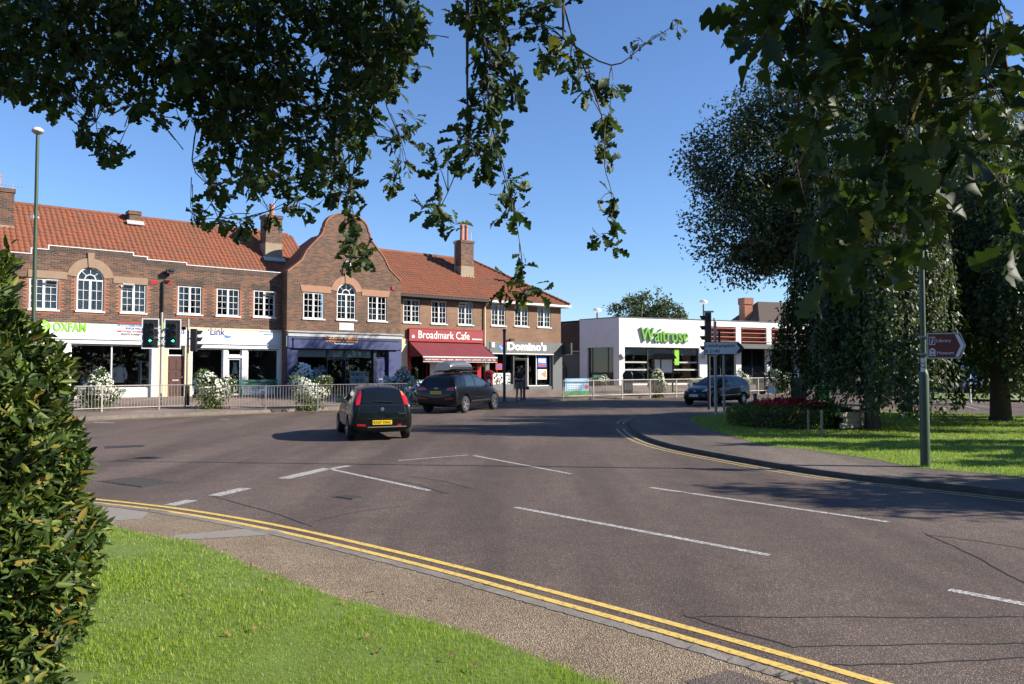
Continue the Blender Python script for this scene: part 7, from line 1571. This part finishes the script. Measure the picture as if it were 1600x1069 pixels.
for w_ in (0, 2.1, 4.2): q.tube([(.2*math.cos(w_), .2*math.sin(w_), .02), (0, 0, .5)], .006, 4)
q.build('chain', M['galv'], o); n = 220; u = rand_dir(n); P = u*np.array([.3, .3, .25])*(rng.random(n)**.3)[:, None]; leaves('foliage', o, 'leaf_plant', P, u+np.array([0, 0, -.3]), rand_dir(n), .11, T_RHOMB, kind=None); n = 40; u = rand_dir(n); leaves('blossoms', o, 'petal_red', u*np.array([.3, .3, .25]), rand_dir(n), u, .08, T_RHOMB, kind=None, wscale=2)

T_BAYS = [(T_BAY[0]*np.array(s_)+np.array([[0, c_*x*x, d_*x*x] for x in T_BAY[0][:, 0]]), T_BAY[1]) for s_, c_, d_ in (((1, 1, 1), 0, 0), ((1, .72, 1.6), .12, -.2), ((.8, 1.2, .6), -.1, -.1), ((1.1, .9, -1.2), .06, .16))]
# ---------- the clipped hedge beside the camera
hz = np.array([.1, .47, 1.18, 1.47, 1.86, 2.1, 2.31, 2.5, 2.65, 2.8]); hxr = np.array([-2.36, -2.33, -2.26, -2.28, -2.40, -2.49, -2.57, -2.66, -2.78, -3.15])
ho = empty('hedge', (-3.6, 3.5, .3), 0, 'tall glossy-leaved hedge rounded at its end beside the near lawn', 'hedge')
def hedge_x(z): return np.interp(z, hz, hxr)
YC, YR = 4.05, .95
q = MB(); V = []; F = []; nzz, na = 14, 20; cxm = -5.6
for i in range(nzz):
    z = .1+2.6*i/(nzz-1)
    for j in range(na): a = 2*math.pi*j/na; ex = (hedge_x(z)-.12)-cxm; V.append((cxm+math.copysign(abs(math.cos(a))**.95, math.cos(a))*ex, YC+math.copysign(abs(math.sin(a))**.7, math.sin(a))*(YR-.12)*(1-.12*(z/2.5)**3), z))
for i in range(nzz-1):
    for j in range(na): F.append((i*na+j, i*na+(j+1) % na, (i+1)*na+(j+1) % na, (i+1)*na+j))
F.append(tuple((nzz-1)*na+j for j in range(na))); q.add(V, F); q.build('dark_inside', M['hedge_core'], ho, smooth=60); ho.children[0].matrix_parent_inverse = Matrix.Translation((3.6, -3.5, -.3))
n = 19000; z = rng.uniform(.2, 2.8, n); a = np.clip(rng.normal(-.12, .55, n), -2.0, 1.5); bulge = .05*np.sin(z*7+a*3)+.04*np.sin(z*13-a*5); ex = hedge_x(z)-cxm+bulge; ca, sa = np.cos(a), np.sin(a); dep = -rng.random(n)**1.6*.2+.03
X = cxm+np.sign(ca)*np.abs(ca)**.95*(ex+dep); Y = YC+np.sign(sa)*np.abs(sa)**.7*(YR+bulge+dep)*(1-.12*(z/2.5)**3); X += .04*np.sin(z*9+Y*6); P = np.stack([X, Y, z], 1); out = np.stack([ca, sa, .15+.5*(z > 2.2)], 1)
nt = 900; zt2 = 2.74+rng.normal(0, .05, nt); xt = rng.uniform(-4.6, -3.0, nt); yt = YC+rng.uniform(-.85, .85, nt); P = np.concatenate([P, np.stack([xt, yt, zt2], 1)]); out = np.concatenate([out, np.tile([0.2, 0, 1.], (nt, 1))]); n += nt
ax = out*.6+rand_dir(n)*.75+np.array([0, 0, .22]); nr = out*.7+rand_dir(n)*.6+np.array([0, 0, .5]); sz = .074*rng.uniform(.45, 1.3, n)
vis = np.argsort(np.linalg.norm(P-np.array([0, 0, 2.05]), axis=1)-.25*(P[:, 0] > -2.2)); off0 = np.array([-3.6, 3.5, .3]); P = P-off0
single_leaves(ho, 'leaf_hedge', P[vis[:300]], ax[vis[:300]], nr[vis[:300]], sz[vis[:300]], T_BAYS, 300); rest = vis[300:]; leaves('leaf_mass', ho, 'leaf_hedge', P[rest], ax[rest], nr[rest], sz[rest], T_BAYS)
q = MB()
for i in range(26): y = YC+rng.uniform(-.7, .7); x = rng.uniform(-3.2, -2.7); q.tube([(x, y, .15), (x+rng.uniform(-.1, .1), y+rng.uniform(-.1, .1), 1.2), (x+rng.uniform(-.1, .1), y, 2.2)], [.018, .012, .005], 5)
st_ = q.build('stems', M['twig'], ho); st_.matrix_parent_inverse = Matrix.Translation((3.6, -3.5, -.3))

# ---------- the oak whose branches hang over the camera
ob = (2.3, -4.2, .35); oak = empty('oak_tree', ob, 0, 'big oak reaching lobed leafy branches down over the road edge', 'tree'); OB = np.array(ob)
LEFT = [(40, 60, 100), (0, 110, 50), (150, 80, 105), (260, 60, 105), (370, 80, 115), (480, 70, 115), (575, 45, 92), (640, 30, 42), (90, 150, 36), (140, 200, 30), (172, 235, 30), (215, 165, 30), (245, 185, 18), (330, 170, 55), (330, 240, 28), (305, 330, 22), (340, 290, 32), (345, 345, 20), (400, 190, 75), (400, 270, 34), (450, 250, 62), (470, 320, 24), (520, 210, 65), (530, 290, 42), (545, 345, 22), (560, 165, 52), (605, 115, 40), (375, 350, 22), (425, 335, 16), (555, 385, 22), (575, 395, 20), (545, 405, 14), (660, 55, 18), (20, -40, 110), (220, -60, 120), (450, -60, 120), (600, -60, 70)]
SPARSE = [(620, 215, 26), (645, 195, 22), (630, 260, 22), (612, 285, 18), (660, 235, 14), (655, 105, 14)]
MIDDLE = [(770, 50, 55), (785, 120, 55), (765, 190, 48), (770, 240, 42), (795, 290, 28), (803, 330, 18), (790, 345, 14), (725, 215, 26), (690, 250, 28), (672, 320, 20), (690, 335, 20), (708, 355, 14), (745, 15, 45), (840, 30, 42), (862, 85, 36), (898, 105, 30), (928, 140, 28), (955, 130, 18), (945, 185, 22), (940, 225, 17), (944, 250, 10), (760, -60, 80), (880, -50, 60)]
LOWER = [(812, 395, 9), (815, 418, 15), (800, 435, 16), (828, 445, 17), (815, 462, 16), (790, 455, 12), (842, 455, 8)]
TIP = [(935, 312, 9), (962, 312, 9), (945, 340, 13), (940, 365, 10), (960, 350, 8), (955, 385, 8)]
NEAR = [(1160, 25, 36), (1230, 20, 60), (1190, 60, 30), (1310, 50, 80), (1400, 40, 85), (1490, 60, 90), (1575, 60, 50), (1240, 110, 34), (1250, 180, 36), (1300, 130, 34), (1290, 215, 46), (1340, 290, 52), (1300, 330, 40), (1410, 250, 60), (1390, 330, 55), (1340, 400, 40), (1400, 400, 40), (1470, 150, 60), (1560, 170, 55), (1500, 230, 46), (1570, 290, 46), (1460, 330, 40), (1255, 290, 34), (1370, 170, 40), (1275, 420, 22), (1590, 380, 30), (1480, -50, 100), (1280, -60, 100)]
TIPR = [(1030, 52, 6), (1050, 32, 7), (1058, 45, 6), (1005, 72, 4), (985, 85, 5)]
LP = []; LA = []; LN = []; LS = []; near_flag = []; centres = []
def fill(blobs, D0, D1, leaf, k, flag=0, maxd=1.):
    for bx_, by_, r_ in blobs:
        leafpx = leaf/((D0+D1)/2)*FPX; nro = max(1, int(k*(r_/leafpx)**2+.5))
        for _ in range(nro):
            a = rng.uniform(0, 2*math.pi); q = max(3, r_-11 if flag == 0 else r_-18)*math.sqrt(rng.random()); D_ = rng.uniform(D0, D1); c_ = np.array(at(bx_+q*math.cos(a), by_+q*math.sin(a)*.95, D_)); centres.append((c_, flag))
            m_ = rng.integers(4, 8); tw = unit(rng.normal(size=(1, 3))+np.array([[0, 0, -.6]]))[0]
            d = unit(rng.normal(size=(m_, 3))*.8+tw*.7+np.array([0, 0, -.25]))
            LP.append(c_+d*.012+rng.normal(0, .012, (m_, 3))); LA.append(d); LN.append(rng.normal(size=(m_, 3))*.55+np.array([0, 0, .9])); LS.append(leaf*rng.uniform(.62, 1.15, m_)); near_flag.append(np.full(m_, flag))
fill(LEFT, 4.9, 6.4, .118, 6.2); fill(SPARSE, 5.9, 6.3, .1, 3.2); fill(MIDDLE, 4.2, 5.0, .108, 4.6); fill(LOWER, 4.4, 4.7, .095, 4.0); fill(TIP, 4.3, 4.5, .095, 2.4); fill(TIPR, 4.3, 4.5, .05, 1.0); fill(NEAR, 2.35, 3.15, .132, 6.5, 1)
# crown above and to the sunward side of the visible sprays
def mass(n, lo, hi, size):
    c_ = rng.uniform(lo, hi, (n//6, 3))
    for q in c_: d = unit(rng.normal(size=(6, 3))+np.array([0, 0, -.2])); LP.append(q+d*.02); LA.append(d); LN.append(rng.normal(size=(6, 3))*.5+np.array([0, 0, .9])); LS.append(size*rng.uniform(.7, 1.2, 6)); near_flag.append(np.zeros(6)); centres.append((q, 2))
mass(2600, (-1.5, 4.2, 5.0), (3.4, 5.2, 7.4), .14); mass(2400, (2.2, 1.4, 2.9), (5.2, 2.4, 5.6), .14); mass(3000, (-3, -6, 5.2), (6, 3.6, 8.2), .16)
LP = np.concatenate(LP); LA = np.concatenate(LA); LN = np.concatenate(LN); LS = np.concatenate(LS); fl = np.concatenate(near_flag)
dd = np.linalg.norm(LP-np.array([0, 0, 2.05]), axis=1)+np.where(fl == 1, 0, 100); od = np.argsort(dd); LPo = LP-OB
single_leaves(oak, 'leaf_oak', LPo[od[:300]], LA[od[:300]], LN[od[:300]], LS[od[:300]], T_OAKHI, 300); rest = od[300:]; leaves('crown', oak, 'leaf_oak', LPo[rest], LA[rest], LN[rest], LS[rest], T_OAKS)
# wood: trunk, limbs over the camera, hanging branches measured along the sprays
q = MB(); q.tube([(0, 0, -.4), (0, 0, .2), (.05, .1, 2), (.1, .3, 4.2), (.1, .5, 6.5)], [.62, .48, .4, .36, .24], 16); q.build('trunk', M['bark'], oak, smooth=60)
CH = [[(560, -60, 5.6), (540, 60, 5.6), (520, 190, 5.6), (548, 300, 5.5), (552, 345, 5.5), (575, 400, 5.5)], [(420, -60, 5.6), (400, 90, 5.6), (380, 200, 5.6), (372, 270, 5.5), (420, 330, 5.5)], [(250, -60, 5.6), (200, 60, 5.6), (150, 190, 5.6), (180, 240, 5.5)], [(330, 100, 5.7), (300, 250, 5.6), (335, 300, 5.5), (310, 345, 5.5)],
      [(600, 60, 5.5), (600, 150, 5.5), (625, 215, 5.5), (640, 270, 5.5)], [(760, -60, 4.6), (755, 60, 4.6), (770, 200, 4.6), (800, 320, 4.5), (812, 380, 4.5), (820, 460, 4.5)], [(745, 20, 4.5), (765, 95, 4.45), (768, 105, 4.45)], [(730, 150, 4.6), (728, 220, 4.6), (700, 300, 4.5), (680, 335, 4.5)],
      [(870, -40, 4.5), (895, 60, 4.5), (940, 180, 4.4), (945, 260, 4.4), (955, 300, 4.4), (960, 370, 4.4)], [(880, 60, 4.5), (955, 102, 4.4), (1010, 68, 4.4), (1062, 34, 4.4)], [(1270, -60, 2.7), (1262, 60, 2.7), (1250, 130, 2.7), (1245, 260, 2.7), (1290, 400, 2.7)], [(1360, -60, 2.7), (1365, 70, 2.7), (1385, 150, 2.6), (1395, 180, 2.6), (1400, 330, 2.7)], [(1450, -60, 2.8), (1440, 80, 2.7), (1420, 170, 2.7), (1400, 260, 2.7), (1340, 390, 2.7)], [(1545, -40, 2.8), (1540, 120, 2.7), (1570, 300, 2.7)], [(60, -60, 5.6), (50, 80, 5.6), (10, 150, 5.5)]]
hub = []
for ch in CH:
    q = MB()
    P = [Vector(at(*c_))-Vector(ob) for c_ in ch]; P = [Vector(p) for p in smooth_pl([tuple(p) for p in P], 4)]; n = len(P); near_ = ch[0][2] < 3; r0 = .005 if near_ else .006
    q.tube(P, [r0*(1-.78*i/(n-1)) for i in range(n)], 6); hub.append((P[0], r0)); q.build('branch', M['twig'], oak, smooth=60)
q = MB(); tw_pts = []
samples = [Vector(p)-Vector(ob) for ch in CH for p in [at(*c_) for c_ in ch]]
for c_, f_ in centres:
    if f_ == 2: continue
    v = Vector(c_)-Vector(ob); b_ = min(samples, key=lambda s: (s-v).length_squared); d = b_-v
    L = d.length; e = v+d*min(1, .28/max(L, 1e-6)); q.tube([v, v.lerp(e, .5)+Vector((0, 0, .012)), e], [.0018, .0025, .0035], 4, cap=False)
tag(q.build('twigs', M['twig'], oak), kind='stuff')
q = MB(); tops = [Vector((.1, .3, 4.2)), Vector((.1, .5, 6.3)), Vector((.08, .4, 5.2))]
for i, (h_, r0) in enumerate(hub): s = tops[i % 3]; up = Vector((h_.x, h_.y, max(h_.z, 5.0)+.5)); q.tube([s, s.lerp(up, .5)+Vector((0, 0, .6)), up, h_], [.10, .06, .03, r0], 8)
q.build('limbs', M['bark'], oak, smooth=60)

# ---------- grass
def blades(name, P, h, w_, mat='grass_blade', lean=.5):
    n = len(P); a = rng.uniform(0, 2*math.pi, n); s = np.stack([np.cos(a), np.sin(a), np.zeros(n)], 1)*w_[:, None]/2; l_ = rand_dir(n)*np.array([1, 1, 0])*lean*h[:, None]
    V = np.stack([P-s, P+s, P+l_+np.array([0, 0, 1])*h[:, None]], 1).reshape(-1, 3); F = np.arange(3*n).reshape(n, 3); o = link(name, arr_mesh(name, V, F), M[mat]); tag(o, kind='stuff'); return o
n = 800000; X = rng.uniform(-7.5, 3.2, n); Y = rng.uniform(2.9, 12, n); ge = np.interp(X, [p[0] for p in GEs], [p[1] for p in GEs]); D_ = np.hypot(X, Y)
keep = (Y < ge+rng.normal(0, .05, n)+.22*np.maximum(0, rng.normal(-1.2, .8, n))) & (np.abs(X)/Y < .70) & ~((X < -2.5) & (Y < 4.9)) & (rng.random(n) < np.clip((5.0/D_)**2, .12, 1)*np.clip(.85+.25*np.sin(X*2.3+1.1*np.sin(Y*1.9))*np.sin(Y*2.7+X*.8)+.15*np.sin(X*7.1+Y*5.3)*np.sin(Y*8.3-X*3.1), .12, 1)); X, Y, D_, ge = X[keep], Y[keep], D_[keep], ge[keep]
dist = np.clip((ge-Y)*.75, 0, 6); Z = SLOPE*Y+.045+np.minimum(.30, .055*dist); tuft = .6+.8*rng.random(len(X))*(.7+.6*np.sin(X*3.1+Y*1.7)*np.sin(Y*2.3-X)); h = .033*np.clip(tuft, .3, 1.9); w_ = .0042*np.maximum(1, D_/4.5)
blades('grass', np.stack([X, Y, Z], 1), h, w_)
def inpoly(X, Y, pl):
    ins = np.zeros(len(X), bool); j = len(pl)-1
    for i in range(len(pl)): xi, yi = pl[i]; xj, yj = pl[j]; c_ = ((yi > Y) != (yj > Y)) & (X < (xj-xi)*(Y-yi)/(yj-yi+1e-12)+xi); ins ^= c_; j = i
    return ins
n = 300000; X = rng.uniform(6, 24, n); Y = rng.uniform(13, 34, n); keep = inpoly(X, Y, LAWN2) & (X/Y < .70) & (rng.random(n) < np.clip((17/np.hypot(X, Y))**2, .15, 1)); X, Y = X[keep], Y[keep]; D_ = np.hypot(X, Y)
blades('grass', np.stack([X, Y, SLOPE*Y+.09], 1), .05*rng.uniform(.6, 1.4, len(X)), .010*D_/16)
# fallen leaves on the near lawn and path
for i in range(34):
    x, y = rng.uniform(-3.2, 1.2), rng.uniform(4.4, 8.5)
    if y > edge_y(x, GEs)+.6 or (x < -1.9 and y < 4.6) or abs(x)/y > .62: continue
    inlawn = y < edge_y(x, GEs); me0 = bpy.data.meshes.get('fallen_leaf') or None
    if me0 is None: me0 = arr_mesh('fallen_leaf', T_OAK[0]*np.array([.07, .07, .1]), T_OAK[1]); me0.name = 'fallen_leaf'; me0.materials.append(M['dead_leaf'])
    o = link('fallen_leaf', me0, None, None, (x, y, SLOPE*y+(.05+min(.30, .055*.75*max(0, edge_y(x, GEs)-y))+.04 if inlawn else .052)), (rng.uniform(-.3, .3), rng.uniform(-.3, .3), rng.uniform(0, 6))); tag(o, 'curled brown fallen oak leaf lying near the grass edge', 'leaf', 'fallen oak leaves')
